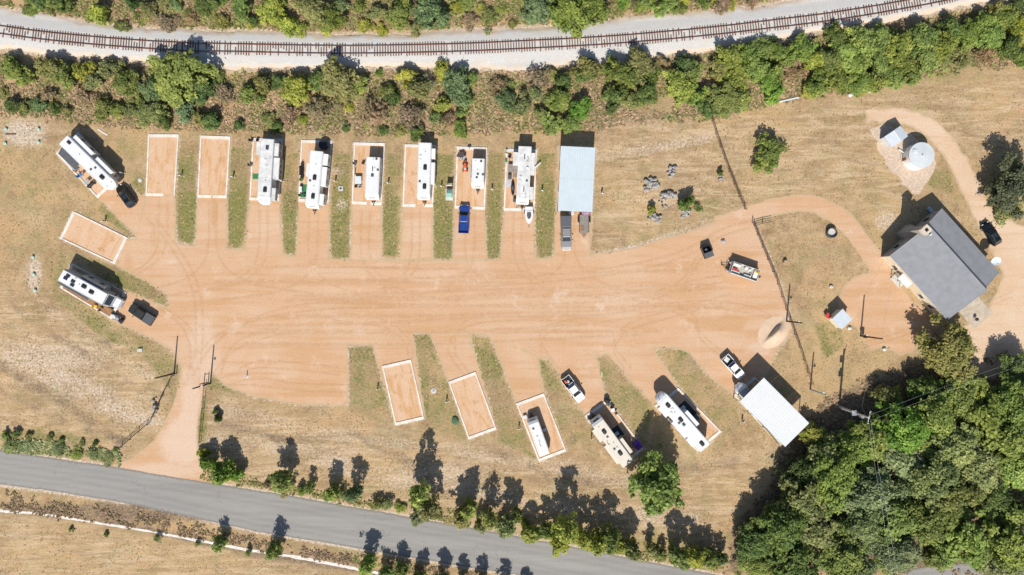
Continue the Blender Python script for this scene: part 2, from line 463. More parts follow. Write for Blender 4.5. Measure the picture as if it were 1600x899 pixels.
# ------------------------------------------------------------------ ground
def ground_material():
    g = NG('dry grass ground')
    big = g.noise(0.045, 5, 0.62)
    mid = g.noise(0.35, 6, 0.68)
    fine = g.noise(2.2, 5, 0.75)
    speck = g.noise(5.5, 3, 0.8)
    def mow(ang, sc_, wgt, base):
        n1 = g.noise(1.0, 5, 0.66, g.mapping((0.10, sc_, 1), -R(ang)), 0.9)
        n2 = g.noise(1.0, 5, 0.66, g.mapping((0.13, sc_*.7, 1), -R(ang+2)), 0.9)
        base = g.mix(g.math('MULTIPLY', g.smooth(n1, 0.44, 0.62), wgt), base, (0.55, 0.41, 0.262))
        return g.mix(g.math('MULTIPLY', g.smooth(n2, 0.48, 0.66), g.math('MULTIPLY', wgt, 0.9)), base, (0.30, 0.205, 0.115))
    base = g.ramp(mid, [(0.28, (0.215, 0.143, 0.078)), (0.47, (0.355, 0.245, 0.138)), (0.68, (0.505, 0.365, 0.222))])
    base = g.mix(g.math('MULTIPLY', g.smooth(big, 0.44, 0.60), 0.75), base, (0.47, 0.325, 0.165))
    base = g.mix(g.math('MULTIPLY', g.smooth(g.noise(0.11, 5, 0.65), 0.52, 0.68), 0.6), base, (0.54, 0.415, 0.27))
    base = g.mix(g.math('MULTIPLY', g.smooth(g.noise(0.22, 6, 0.72), 0.47, 0.64), 0.72), base, (0.285, 0.225, 0.105))
    base = g.mix(g.math('MULTIPLY', g.smooth(g.noise(0.09, 6, 0.7, None, 1.0), 0.54, 0.66), 0.5), base, (0.50, 0.315, 0.165))
    base = mow(-24, 1.0, g.math('MULTIPLY', g.attr('mow_a'), 0.76), base)
    base = mow(7, 0.9, g.math('MULTIPLY', g.attr('mow_b'), 0.74), base)
    base = mow(-9, 1.2, g.math('MULTIPLY', g.attr('mow_c'), 0.70), base)
    green = g.ramp(fine, [(0.28, (0.135, 0.132, 0.042)), (0.5, (0.205, 0.192, 0.066)), (0.72, (0.29, 0.255, 0.11))])
    gm = g.math('ADD', g.attr('green'), g.math('MULTIPLY', g.math('SUBTRACT', mid, 0.5), 1.5))
    base = g.mix(g.smooth(gm, 0.22, 0.85), base, green)
    bare = g.ramp(fine, [(0.3, (0.33, 0.25, 0.18)), (0.52, (0.52, 0.42, 0.32)), (0.7, (0.66, 0.56, 0.46))])
    bm = g.math('ADD', g.attr('bare'), g.math('MULTIPLY', g.math('SUBTRACT', fine, 0.5), 1.3))
    base = g.mix(g.smooth(bm, 0.25, 0.85), base, bare)
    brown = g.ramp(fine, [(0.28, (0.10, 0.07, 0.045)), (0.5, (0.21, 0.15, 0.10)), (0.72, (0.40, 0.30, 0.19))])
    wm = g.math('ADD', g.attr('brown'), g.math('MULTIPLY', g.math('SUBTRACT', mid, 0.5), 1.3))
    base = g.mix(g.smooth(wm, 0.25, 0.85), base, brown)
    dt = g.ramp(speck, [(0.28, 0.60), (0.48, 0.98), (0.70, 1.16)])
    base = g.mix(1.0, base, dt, 'MULTIPLY')
    ln = g.ramp(fine, [(0.30, 0.78), (0.5, 1.0), (0.72, 1.15)])
    base = g.mix(1.0, base, ln, 'MULTIPLY')
    h = g.math('ADD', g.math('MULTIPLY', fine, 1.0), g.math('MULTIPLY', speck, 0.6))
    g.bump(h, 0.6, 0.16)
    return g.done(base, 0.95, 0.1)

def axis_coords(half, step):
    c = list(np.arange(-half, half+0.01, step))
    ext = []; d = half; k = 4.0
    while d < 2600: d += k; k *= 1.6; ext.append(d)
    return np.array([-e for e in ext[::-1]] + c + ext)
xs = axis_coords(112, 0.5); ys = axis_coords(72, 0.5)
X, Y = np.meshgrid(xs, ys, indexing='ij')
def blobmask(items):
    m = np.zeros(X.shape)
    for px, py, rx, ry, a in items:
        x, y = W(px, py)
        d = np.sqrt(((X-x)/(rx*S))**2 + ((Y-y)/(ry*S))**2)
        m = np.maximum(m, a*np.clip(1.35-d, 0, 1))
    return m
green = blobmask(GREENBLOBS); bare = blobmask(BAREBLOBS); brown = blobmask(BROWNBLOBS)
for k_, p in enumerate(STRIPS):
    green = np.maximum(green, (0.80 if k_ < 8 else .62 if k_ != 11 else .56)*np.clip(sdf(PW(p), X, Y)/0.9+0.75, 0, 1)*(0.62+0.7*fbm(X, Y, 5, 77)))
verge = np.abs(linedist(PW(spline(ROADS, 4)), X, Y))
green = np.maximum(green, 0.45*np.clip(1-np.abs(verge-0.9)/1.0, 0, 1)*(sdf(PW(ROAD), X, Y) < 0.3)*(fbm(X, Y, 6, 31) > 0.45))
vs_ = linedist(PW(spline(ROADS, 4)), X, Y)
brown = np.maximum(brown, 0.75*np.clip(1-np.abs(vs_-4.2)/2.0, 0, 1)*(Y < W(0, 757)[1]+1))
lotd = np.maximum.reduce([sdf(PW(p), X, Y) for p in [LOT]+LANES])
green = np.maximum(green, 0.34*np.clip(1-np.abs(lotd+0.8)/1.2, 0, 1)*fbm(X, Y, 4, 5)*1.4)
bare = np.maximum(bare, 0.7*np.clip(1+lotd/0.5, 0, 1)*(lotd < 0.2))
bd = sdf(PW(BALLAST), X, Y)
bare = np.maximum(bare, 0.75*np.clip(1+bd/1.6, 0, 1))
rd = sdf(PW(ROAD), X, Y)
bare = np.maximum(bare, 1.1*np.clip(1+rd/0.9, 0, 1))
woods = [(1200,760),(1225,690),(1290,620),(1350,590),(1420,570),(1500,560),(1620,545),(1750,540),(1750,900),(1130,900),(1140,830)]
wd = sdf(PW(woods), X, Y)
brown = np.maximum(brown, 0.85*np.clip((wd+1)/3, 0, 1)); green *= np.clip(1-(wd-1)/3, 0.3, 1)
def zone(poly, soft=4.0): return np.clip(sdf(PW(poly), X, Y)/soft+.5, 0, 1)
mow_a = zone([(-100,430),(100,470),(250,560),(265,600),(190,720),(-100,700)])
mow_b = np.maximum(zone([(935,200),(1350,150),(1700,90),(1700,260),(1480,230),(1400,330),(1280,300),(930,385)]), zone([(310,620),(480,650),(620,680),(760,700),(1000,740),(1180,700),(1190,760),(1120,850),(800,840),(310,745)]))
mow_c = zone([(-200,800),(60,805),(390,865),(640,910),(640,1100),(-200,1100)])
d_ = linedist(PW([(-60,520),(60,575),(150,620),(235,655)]), X, Y)
bare = np.maximum(bare, .74*np.clip(1.25-d_/5.0, 0, 1)*(0.55+0.9*(fbm(X*.6+Y, Y-X*.3, 2.2, 55)-.3)))
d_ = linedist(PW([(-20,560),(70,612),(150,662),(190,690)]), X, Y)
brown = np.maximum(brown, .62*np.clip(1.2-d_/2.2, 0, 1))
for pl_, wd2, am_ in (([(60,470),(150,540),(235,590)],1.6,.4),([(0,500),(90,545),(170,600)],1.4,.35),([(340,640),(430,660),(560,690),(700,700),(800,720),(900,735),(1010,760)],2.2,.45),([(330,690),(450,700),(600,745),(720,760),(900,800),(1080,810)],3.0,.5),([(935,245),(1000,235),(1110,215)],1.6,.5),([(930,300),(1000,310),(1100,330)],1.2,.35),([(925,400),(1000,385),(1100,345)],1.0,.6)):
    bare = np.maximum(bare, am_*np.clip(1.3-linedist(PW(pl_), X, Y)/wd2, 0, 1)*(fbm(X, Y, 4, 66)+.45))
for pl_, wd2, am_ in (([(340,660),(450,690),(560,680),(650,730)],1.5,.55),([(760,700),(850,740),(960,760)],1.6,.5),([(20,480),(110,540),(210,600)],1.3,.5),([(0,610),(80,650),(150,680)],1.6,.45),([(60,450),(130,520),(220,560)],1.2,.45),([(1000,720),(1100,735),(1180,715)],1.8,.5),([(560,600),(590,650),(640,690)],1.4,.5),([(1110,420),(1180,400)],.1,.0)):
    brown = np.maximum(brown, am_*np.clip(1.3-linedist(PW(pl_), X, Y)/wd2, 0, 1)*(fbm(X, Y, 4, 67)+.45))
for k_, p in enumerate(BSTRIPS):
    in_ = np.clip(sdf(PW(p), X, Y)/.8+.6, 0, 1); n_ = fbm(X, Y, 4.5, 80+k_)
    green = np.maximum(green, in_*((.30 if k_ < 6 else .46)+.75*np.clip(n_-.3, 0, 1))); brown = np.maximum(brown*np.where(in_ > .5, .5, 1), in_*np.clip(1.05-n_*1.7, 0, .38))
    ed_ = np.clip(1-np.abs(sdf(PW(p), X, Y)-.3)/.7, 0, 1); green = np.maximum(green, ed_*.55*(.4+n_))
Z = np.zeros(X.shape)
idx = np.arange(X.size).reshape(X.shape)
q = np.stack([idx[:-1,:-1], idx[1:,:-1], idx[1:,1:], idx[:-1,1:]], -1).reshape(-1, 4)
gme = np_mesh('ground', np.stack([X.ravel(), Y.ravel(), Z.ravel()], -1), q, ground_material(), {'green': green, 'bare': bare, 'brown': brown, 'mow_a': mow_a, 'mow_b': mow_b, 'mow_c': mow_c})
tag(link('ground', gme), kind='structure')

# dirt lot and lanes ---------------------------------------------------------
def dirt_material(name, a, b, c, amt=0.5):
    g = NG(name)
    big = g.noise(0.07, 4, 0.6)
    mid = g.noise(0.5, 6, 0.65)
    fine = g.noise(3.5, 4, 0.8)
    streak = g.noise(1.0, 5, 0.6, g.mapping((0.045, 0.7, 1), R(3)), 0.6)
    base = g.mix(g.smooth(big, 0.40, 0.62), a, c)
    base = g.mix(g.math('MULTIPLY', g.smooth(streak, 0.44, 0.64), amt), base, b)
    base = g.mix(g.math('MULTIPLY', g.smooth(mid, 0.50, 0.74), 0.5), base, c)
    base = g.mix(g.smooth(g.attr('wet'), 0.05, 1.0), base, b)
    base = g.mix(g.math('MULTIPLY', g.smooth(g.attr('pale'), 0.0, 1.0), 0.8), base, (0.60, 0.455, 0.345))
    tr = g.math('MULTIPLY', g.attr('track'), g.ramp(g.noise(0.9, 3, 0.7), [(0.35, 0.15), (0.65, 1.0)]))
    base = g.mix(g.math('MULTIPLY', tr, 0.46), base, (0.36, 0.205, 0.105))
    fl = g.smooth(g.noise(1.7, 5, 0.8), 0.66, 0.76)
    base = g.mix(g.math('MULTIPLY', fl, 0.35), base, (0.33, 0.22, 0.14))
    wh = g.smooth(g.noise(0.16, 5, 0.7), 0.56, 0.68)
    base = g.mix(g.math('MULTIPLY', wh, 0.55), base, (0.61, 0.455, 0.34))
    dt = g.ramp(fine, [(0.26, 0.72), (0.5, 1.0), (0.74, 1.08)])
    base = g.mix(1.0, base, dt, 'MULTIPLY')
    e = g.smooth(g.math('ADD', g.attr('edge'), g.math('MULTIPLY', g.math('SUBTRACT', mid, 0.5), 1.2)), 0.0, 0.7)
    base = g.mix(e, (0.44, 0.325, 0.20), base)
    g.bump(g.math('ADD', fine, g.math('MULTIPLY', g.attr('track'), -0.4)), 0.45, 0.08)
    return g.done(base, 0.95, 0.1)
DIRT = dirt_material('packed red dirt', (0.532, 0.334, 0.200), (0.470, 0.262, 0.122), (0.552, 0.372, 0.246))
rngT = random.Random(4)
TRACKS = []
def tr_(pts, wid=0.22): TRACKS.append((PW(spline(pts, 6)), wid))
for k in range(13):
    y = 425 + k*9 + rngT.uniform(-4, 4); a = rngT.uniform(-14, 14)
    x0 = rngT.uniform(300, 520); x1 = rngT.uniform(760, 1190)
    tr_([(x0, y+a*.6), ((x0+x1)/2, y+rngT.uniform(-6, 6)), (x1, y-a*.6-6)], 0.3)
for lane, yb in ((255,380),(333,392),(412,395),(490,402),(572,404),(650,404),(735,402),(810,402),(892,396)):
    for off in (-6.5, 6.5):
        s_ = rngT.choice((-1, 1))
        tr_([(lane+off, yb-75), (lane+off-1, yb-10), (lane+off+s_*14, yb+25), (lane+off+s_*60, yb+52), (lane+off+s_*150, yb+66)], 0.22)
for off in (0, 11):
    tr_([(292+off,600),(305+off,560),(345+off,520),(420+off,495-off),(520,482-off),(700,478-off),(950,470-off),(1130,440-off)], 0.25)
    tr_([(288+off,600),(298+off,555),(285+off,510),(245+off,480)], 0.25)
    tr_([(300+off,595),(306+off,520),(300+off,450),(270+off,390),(230+off,340)], 0.25)
    tr_([(335+off,580),(370,545-off),(450,520-off),(560,515-off),(640,516-off)], 0.2)
    tr_([(345+off,590),(400,575-off),(470,578-off),(530,585-off)], 0.2)
    tr_([(350+off,600),(400,602-off),(470,610-off),(540,612-off)], 0.2)
    tr_([(640,575),(632+off,535),(600,510-off),(520,500-off)], 0.2)
    tr_([(738,600-off),(700+off,545),(730,510-off),(800,500-off),(900,502-off)], 0.2)
    tr_([(870+off,585),(845,545-off),(860,518-off),(920,505-off),(1000,495-off)], 0.2)
    tr_([(975+off,575),(960,545-off),(985,515-off),(1050,495-off),(1140,470-off)], 0.2)
    tr_([(1130+off,560),(1095,530-off),(1080,500-off),(1000,470-off),(900,455-off)], 0.2)
    tr_([(1120,360+off),(1080,385+off),(1020,405+off),(900,425+off),(700,440+off)], 0.25)
    tr_([(1170,345+off),(1120,362+off),(1090,400+off),(1060,440+off),(980,470+off)], 0.2)
    tr_([(1215,505),(1180,480+off),(1100,470+off),(1000,478+off)], 0.2)
WET = [(730,640,14,30,.7),(618,605,9,25,.6),(258,235,10,25,.5),(262,270,10,12,.55),(335,330,6,30,.6),(500,578,60,8,.0),(1130,505,60,14,.6),(1170,480,50,10,.4),(580,472,40,10,.35),
       (470,600,70,10,.45),(840,500,200,8,.35),(445,470,120,10,.3),(250,440,20,30,.3),(410,255,9,40,.5),(475,250,7,30,.5),(563,265,7,40,.45),(1175,560,20,12,.3),(1160,398,30,7,.5),(1150,440,30,8,.5),
       (200,410,8,14,.45),(350,440,90,8,.3),(240,370,5,20,.45),(1000,440,120,8,.3),(205,300,10,14,.4)]
PALE = [(318,545,26,60,.6),(298,620,16,50,.8),(285,690,34,50,.95),(260,735,70,14,.7),(1215,530,30,16,.8),(420,355,24,40,.35),(652,365,22,40,.35),(1230,500,14,14,.6),(1190,545,24,12,.6),(860,470,260,14,.25),(400,525,60,10,.3),(575,545,20,20,.3)]
def dirt_extra(Xf, Yf, Df):
    t = np.zeros(Xf.shape)
    for pts, wd_ in TRACKS:
        A = np.array(pts)
        sel = (Xf > A[:,0].min()-1) & (Xf < A[:,0].max()+1) & (Yf > A[:,1].min()-1) & (Yf < A[:,1].max()+1)
        if sel.any():
            dd = linedist(pts, Xf[sel], Yf[sel])
            t[sel] = np.maximum(t[sel], np.exp(-(dd/(wd_*1.1))**2))
    def bl(items):
        m = np.zeros(Xf.shape)
        for px, py, rx, ry, a in items:
            x, y = W(px, py)
            n = (fbm(Xf, Yf, 2.5, 40)-0.5)*0.9
            d = np.sqrt(((Xf-x)/(rx*S))**2+((Yf-y)/(ry*S))**2)+n
            m = np.maximum(m, a*np.clip((1.25-d)*1.6, 0, 1))
        return m
    return {'track': t, 'wet': bl(WET), 'pale': bl(PALE)}
sheet('dirt_lot', [PW(LOT)]+[PW(p) for p in LANES], 0.008, DIRT, 0.22, 0.24, 1.1, extra=dirt_extra, seed=11, blend=[PW(DRIVE), PW(HDRIVE)])
sheet('driveway', [PW(DRIVE)], 0.012, DIRT, 0.25, 0.40, 1.4, extra=dirt_extra, seed=12, blend=[PW(LOT), PW(ROAD)])
sheet('house_path', [PW(HDRIVE), PW(YARD)], 0.012, DIRT, 0.25, 0.35, 1.2, extra=dirt_extra, seed=13, blend=[PW(LOT), PW(RYARD)])
sheet('track_road', [PW(RROAD), PW(RYARD)], 0.016, dirt_material('sandy track', (0.57, 0.395, 0.265), (0.52, 0.34, 0.20), (0.60, 0.45, 0.32)), 0.25, 0.45, 1.4, extra=dirt_extra, seed=14, bounds=(-200, 108, -60, 60))
def pebble_material():
    g = NG('pebble bed')
    v = g.t.nodes.new('ShaderNodeTexVoronoi'); v.inputs['Scale'].default_value = 4.5
    g.lk(g.geo.outputs['Position'], v.inputs['Vector'])
    base = g.ramp(g.noise(2.5, 3, 0.7), [(0.3, (0.52, 0.385, 0.28)), (0.5, (0.59, 0.455, 0.345)), (0.7, (0.66, 0.545, 0.435))])
    base = g.mix(1.0, base, g.ramp(v.outputs['Distance'], [(0.0, 1.06), (0.35, 0.97), (0.6, 0.78)]), 'MULTIPLY')
    g.bump(v.outputs['Distance'], -0.8, 0.15)
    return g.done(base, 0.9, 0.2)
sheet('gravel_bed', [PW(PEBBLE)], 0.022, pebble_material(), 0.25, 0.9, 2.2, seed=15)

# asphalt road ---------------------------------------------------------------
def asphalt():
    g = NG('old grey asphalt')
    rot = math.atan2(-(852-704), 880)
    st = g.noise(1.0, 4, 0.6, g.mapping((0.03, 0.5, 1), -rot), 1.2)
    base = g.ramp(st, [(0.30, (0.245, 0.235, 0.220)), (0.5, (0.275, 0.263, 0.245)), (0.70, (0.305, 0.29, 0.268))])
    base = g.mix(1.0, base, g.ramp(g.noise(5, 3, 0.8), [(0.3, 0.90), (0.7, 1.08)]), 'MULTIPLY')
    lane = g.ramp(g.math('MULTIPLY', g.attr('edge'), 0.25), [(0.0, 1.0), (0.20, 0.95), (0.33, 0.88), (0.48, 0.97), (0.62, 0.88), (0.82, 1.0)])
    base = g.mix(1.0, base, lane, 'MULTIPLY')
    vr = g.t.nodes.new('ShaderNodeTexVoronoi'); vr.feature = 'DISTANCE_TO_EDGE'; vr.inputs['Scale'].default_value = 0.22
    dn = g.t.nodes.new('ShaderNodeTexNoise'); dn.inputs['Scale'].default_value = 0.6; g.lk(g.geo.outputs['Position'], dn.inputs['Vector'])
    va = g.t.nodes.new('ShaderNodeVectorMath'); va.operation = 'MULTIPLY_ADD'; va.inputs[1].default_value = (3.5, 3.5, 0); g.lk(dn.outputs['Color'], va.inputs[0]); g.lk(g.mapping((0.6, 1.3, 1), 0.17), va.inputs[2]); g.lk(va.outputs[0], vr.inputs['Vector'])
    ck = g.math('MULTIPLY', g.math('SUBTRACT', 1.0, g.smooth(vr.outputs['Distance'], 0.0, 0.022)), g.smooth(g.noise(0.12, 3), 0.46, 0.56))
    base = g.mix(g.math('MULTIPLY', ck, 0.22), base, (0.10, 0.098, 0.095))
    blot = g.smooth(g.noise(0.5, 4, 0.7), 0.60, 0.72)
    base = g.mix(g.math('MULTIPLY', blot, 0.35), base, (0.20, 0.195, 0.185))
    e = g.smooth(g.math('ADD', g.attr('edge'), g.math('MULTIPLY', g.math('SUBTRACT', g.noise(1.5), 0.5), 1.0)), 0.05, 0.55)
    base = g.mix(e, (0.20, 0.185, 0.165), base)
    g.bump(g.noise(12, 2), 0.2, 0.03)
    return g.done(base, 0.85, 0.3)
sheet('road', [PW(ROAD), PW(ROAD2)], 0.03, asphalt(), 0.25, 0.10, 1.5, seed=16)
PATHL = [(-120,778),(0,798),(60,803),(150,817),(230,830),(300,843),(390,860),(470,872),(545,887),(640,905),(760,925)]
def chalk():
    g = NG('pale chalky path')
    base = g.ramp(g.noise(1.2, 4, 0.7), [(0.3, (0.50, 0.43, 0.36)), (0.5, (0.66, 0.61, 0.56)), (0.7, (0.74, 0.71, 0.68))])
    return g.done(base, 0.9, 0.2)
sheet('field_path', [PW(ribbon(spline(PATHL), 3.4))], 0.015, chalk(), 0.2, 0.18, 1.2, seed=17)
def ballast_material():
    g = NG('pale track ballast')
    f = g.noise(4.5, 4, 0.8); m_ = g.noise(0.35, 5, 0.65)
    base = g.ramp(f, [(0.28, (0.36, 0.35, 0.335)), (0.48, (0.50, 0.485, 0.46)), (0.7, (0.61, 0.59, 0.56))])
    base = g.mix(g.math('MULTIPLY', g.smooth(m_, 0.46, 0.66), 0.45), base, (0.50, 0.455, 0.40))
    st = g.noise(1.0, 4, 0.6, g.mapping((0.05, 0.8, 1), 0), 0.4)
    base = g.mix(g.math('MULTIPLY', g.smooth(st, 0.48, 0.64), 0.4), base, (0.45, 0.45, 0.44))
    e = g.smooth(g.math('ADD', g.attr('edge'), g.math('MULTIPLY', g.math('SUBTRACT', g.noise(0.9, 5, 0.7), 0.5), 3.2)), 0.0, 1.2)
    base = g.mix(e, (0.56, 0.45, 0.34), base)
    g.bump(f, 0.6, 0.08)
    return g.done(base, 0.9, 0.2)
RC = PW(spline(RAILC, 6))
def bal_h(Xf, Yf, Df):
    d = linedist(RC, Xf, Yf)
    return np.minimum(0.18, Df*0.25) + np.clip((3.4-d)/2.0, 0, 1)*0.30
sheet('rail_ballast', [PW(BALLAST)], 0.02, ballast_material(), 0.3, 0.5, 1.6, height=bal_h, seed=18, bounds=(-125, 125, -80, 80))

# ------------------------------------------------------------------ railway track
RUST = mat('rusty steel rail', (0.18, 0.08, 0.055), 0.6, 0.3, 0.2, 2.0)
TIE = mat('weathered sleeper wood', (0.175, 0.105, 0.080), 0.9, 0, 0.3, 1.2, col2=(0.075, 0.048, 0.04))
def resample(pts, step):
    out = []; acc = 0.0
    for (a, b) in zip(pts[:-1], pts[1:]):
        l = math.hypot(b[0]-a[0], b[1]-a[1])
        while acc < l:
            t = acc/l
            out.append((a[0]+(b[0]-a[0])*t, a[1]+(b[1]-a[1])*t, math.atan2(b[1]-a[1], b[0]-a[0])))
            acc += step
        acc -= l
    return out
track = thing('railway_track', 'single rusty railway track curving across the top on pale ballast', 'railway track', (0, W(550, 79.5)[1], 0.5))
ty = track.location.y
zt = -0.02
for sgn in (-1, 1):
    rr = MB(); rings = []
    for x, y, a in resample(RC, 1.2):
        if abs(x) > 122: continue
        nx, ny = -math.sin(a)*sgn, math.cos(a)*sgn
        cx, cy = x+nx*0.75, y+ny*0.75-ty
        pr = [(-0.075,0),(0.075,0),(0.075,0.03),(0.045,0.05),(0.045,0.16),(-0.045,0.16),(-0.045,0.05),(-0.075,0.03)]
        rings.append([(cx+nx*u, cy+ny*u, zt+0.10+v) for u, v in pr])
    rr.loft(rings); rr.build('rail', RUST, track)
rng = random.Random(8)
ties = []
for x, y, a in resample(RC, 0.52):
    if abs(x) > 112 or y > 62: continue
    if rng.random() < 0.09: continue
    ties.append((x, y, a))
vis = [t for t in ties if abs(t[0]) < 100 and t[1] < 56]
vis.sort(key=lambda t: t[0]**2+t[1]**2)
near = vis[:100]
def tie_box(m, x, y, a, o=0):
    L = 1.28 + rng.uniform(-.06, .06)
    s0, s1 = -L, L
    r_ = rng.random()
    if r_ < 0.16: s0 = -L+rng.uniform(.5, 1.6)
    elif r_ < 0.30: s1 = L-rng.uniform(.4, 1.2)
    m.box(-0.105, 0.105, s0+rng.uniform(-.08, .08), s1, zt-0.10, zt+0.095+rng.uniform(0, .02), a+rng.uniform(-.025, .025), (x, y-ty))
for t in near:
    m = MB(); tie_box(m, *t); m.build('sleeper', TIE, track)
m = MB()
for t in ties:
    if t not in near: tie_box(m, *t)
tag(m.build('sleeper_row', TIE, track), kind='stuff')

# ------------------------------------------------------------------ common materials
WHITE = mat('white fibreglass', (0.68, 0.68, 0.67), 0.35, 0, 0.035, 0.7)
RVROOF = mat('white roof membrane', (0.70, 0.70, 0.69), 0.55, 0, 0.09, 0.55)
WHITED = mat('dirty white membrane', (0.64, 0.64, 0.62), 0.6, 0, 0.17, 0.9)
GREYROOF = mat('greyed membrane', (0.46, 0.47, 0.49), 0.6, 0, 0.08, 0.8)
BEIGE = mat('beige membrane', (0.62, 0.565, 0.475), 0.6, 0, 0.05, 0.8)
TANW = mat('tan siding', (0.55, 0.48, 0.38), 0.5, 0, 0.04, 1)
GREYW = mat('grey siding', (0.34, 0.35, 0.37), 0.5, 0, 0.05, 1)
DKGREY = mat('dark grey vinyl', (0.075, 0.08, 0.09), 0.6, 0, 0.1, 2)
BLACK = mat('black plastic', (0.016, 0.016, 0.018), 0.5, 0, 0.15, 4)
RUBBER = mat('tyre rubber', (0.025, 0.024, 0.024), 0.85, 0, 0.15, 5)
ALU = mat('bare aluminium', (0.55, 0.56, 0.58), 0.35, 0.8, 0.05, 3)
GLASS = mat('dark tinted glass', (0.022, 0.028, 0.033), 0.08, 0, 0.05, 2, spec=0.7)
SOLAR = mat('solar cells', (0.03, 0.035, 0.05), 0.2, 0, 0.08, 6)
BLUEG = mat('skylight dome', (0.06, 0.10, 0.12), 0.15, 0, 0.1, 3)
PLANK = mat('pale timber edging', (0.72, 0.66, 0.58), 0.8, 0, 0.16, 0.9)
def pad_gravel():
    g = NG('raked pad gravel'); tc = g.t.nodes.new('ShaderNodeTexCoord'); oi = g.t.nodes.new('ShaderNodeObjectInfo')
    def mp(sc_):
        n = g.t.nodes.new('ShaderNodeMapping'); n.inputs['Scale'].default_value = sc_
        ad = g.t.nodes.new('ShaderNodeVectorMath'); ad.operation = 'ADD'
        g.lk(tc.outputs['Object'], n.inputs['Vector']); g.lk(n.outputs[0], ad.inputs[0]); g.lk(g.geo.outputs['Position'], n.inputs['Vector'])
        g.lk(tc.outputs['Object'], n.inputs['Vector'])
        cb = g.t.nodes.new('ShaderNodeCombineXYZ'); g.lk(g.math('MULTIPLY', oi.outputs['Random'], 90.0), cb.inputs[0]); g.lk(cb.outputs[0], ad.inputs[1]); return ad.outputs[0]
    a = g.noise(1.0, 4, 0.6, mp((0.9, 0.16, 1)), 0.8); b = g.noise(0.45, 5, 0.65, mp((1, 1, 1))); f = g.noise(4.0, 4, 0.8, mp((1, 1, 1)))
    base = g.mix(g.smooth(a, 0.46, 0.66), (0.575, 0.385, 0.25), (0.525, 0.305, 0.15))
    base = g.mix(g.math('MULTIPLY', g.smooth(b, 0.56, 0.68), 0.7), base, (0.44, 0.235, 0.10))
    base = g.mix(g.math('MULTIPLY', g.smooth(b, 0.46, 0.34), 0.5), base, (0.60, 0.44, 0.32))
    base = g.mix(1.0, base, g.ramp(f, [(0.26, 0.74), (0.5, 1.0), (0.74, 1.08)]), 'MULTIPLY')
    g.bump(f, 0.45, 0.06)
    return g.done(base, 0.95, 0.1)
PADG = pad_gravel()
WOOD = mat('grey weathered decking', (0.26, 0.235, 0.21), 0.85, 0, 0.2, 3)
BROWNWOOD = mat('orange brown deck tiles', (0.33, 0.175, 0.075), 0.8, 0, 0.25, 2.2)
STEEL = mat('dark painted steel', (0.05, 0.035, 0.03), 0.6, 0.2, 0.2, 3)
POLE = mat('tarred pole wood', (0.035, 0.024, 0.02), 0.8, 0, 0.2, 2)
GPOLE = mat('grey weathered pole', (0.50, 0.48, 0.45), 0.8, 0, 0.2, 2)
CONC = mat('pale concrete', (0.56, 0.53, 0.48), 0.85, 0, 0.12, 1.2)
GREENP = mat('green plastic', (0.30, 0.52, 0.43), 0.5, 0, 0.08, 3)
MATGREEN = mat('green outdoor mat', (0.03, 0.20, 0.065), 0.9, 0, 0.15, 3)
RED = mat('faded red paint', (0.52, 0.05, 0.04), 0.5, 0, 0.12, 3)
ORANGE = mat('orange red paint', (0.62, 0.10, 0.03), 0.45, 0, 0.1, 3)
YELLOW = mat('yellow plastic', (0.72, 0.44, 0.03), 0.45, 0, 0.08, 3)
BLUE = mat('bright blue fabric', (0.04, 0.22, 0.55), 0.7, 0, 0.1, 3)
PURPLE = mat('purple tarp', (0.17, 0.06, 0.42), 0.7, 0, 0.35, 1.6)
REDLT = mat('tail lamp red', (0.45, 0.02, 0.02), 0.2, 0, 0.05, 3)
LAMP = mat('clear headlamp', (0.75, 0.77, 0.80), 0.1, 0, 0.02, 3, spec=0.8)

# ------------------------------------------------------------------ parking pads
def pad(label, quad, front=((0, 1),)):
    P = [Vector((*W(*p), 0)) for p in quad]
    c = sum(P, Vector())/4
    e = P[1]-P[0]; rz = math.atan2(e.y, e.x)
    t = thing('gravel_pad', label, 'parking pad', c, rz, 'timber edged gravel parking pads')
    ca, sa = math.cos(-rz), math.sin(-rz)
    L = [Vector(((p-c).x*ca-(p-c).y*sa, (p-c).x*sa+(p-c).y*ca, 0)) for p in P]
    if (L[1]-L[0]).cross(L[2]-L[1]).z < 0: L = L[::-1]
    cc = sum(L, Vector())/4
    I = [p + (cc-p).normalized()*0.60 for p in L]
    g = MB(); g.slab([p+Vector((0, 0, 0.045)) for p in I], 0.04); g.build('gravel_bed', PADG, t)
    for k in range(4):
        a, b = L[k], L[(k+1) % 4]; ai, bi = I[k], I[(k+1) % 4]
        d = (b-a).normalized()*0.004
        m = MB()
        for u, v in (front if k == 0 else ((0, 1),)):
            q_ = [a.lerp(b, u)+d, a.lerp(b, v)-d, ai.lerp(bi, v)-d, ai.lerp(bi, u)+d]
            m.slab([p+Vector((0,0,.16 if front == ((0, 1),) or k else .08)) for p in q_], 0.155 if front == ((0, 1),) or k else .075)
        m.build('edging_board', PLANK, t)
    return t
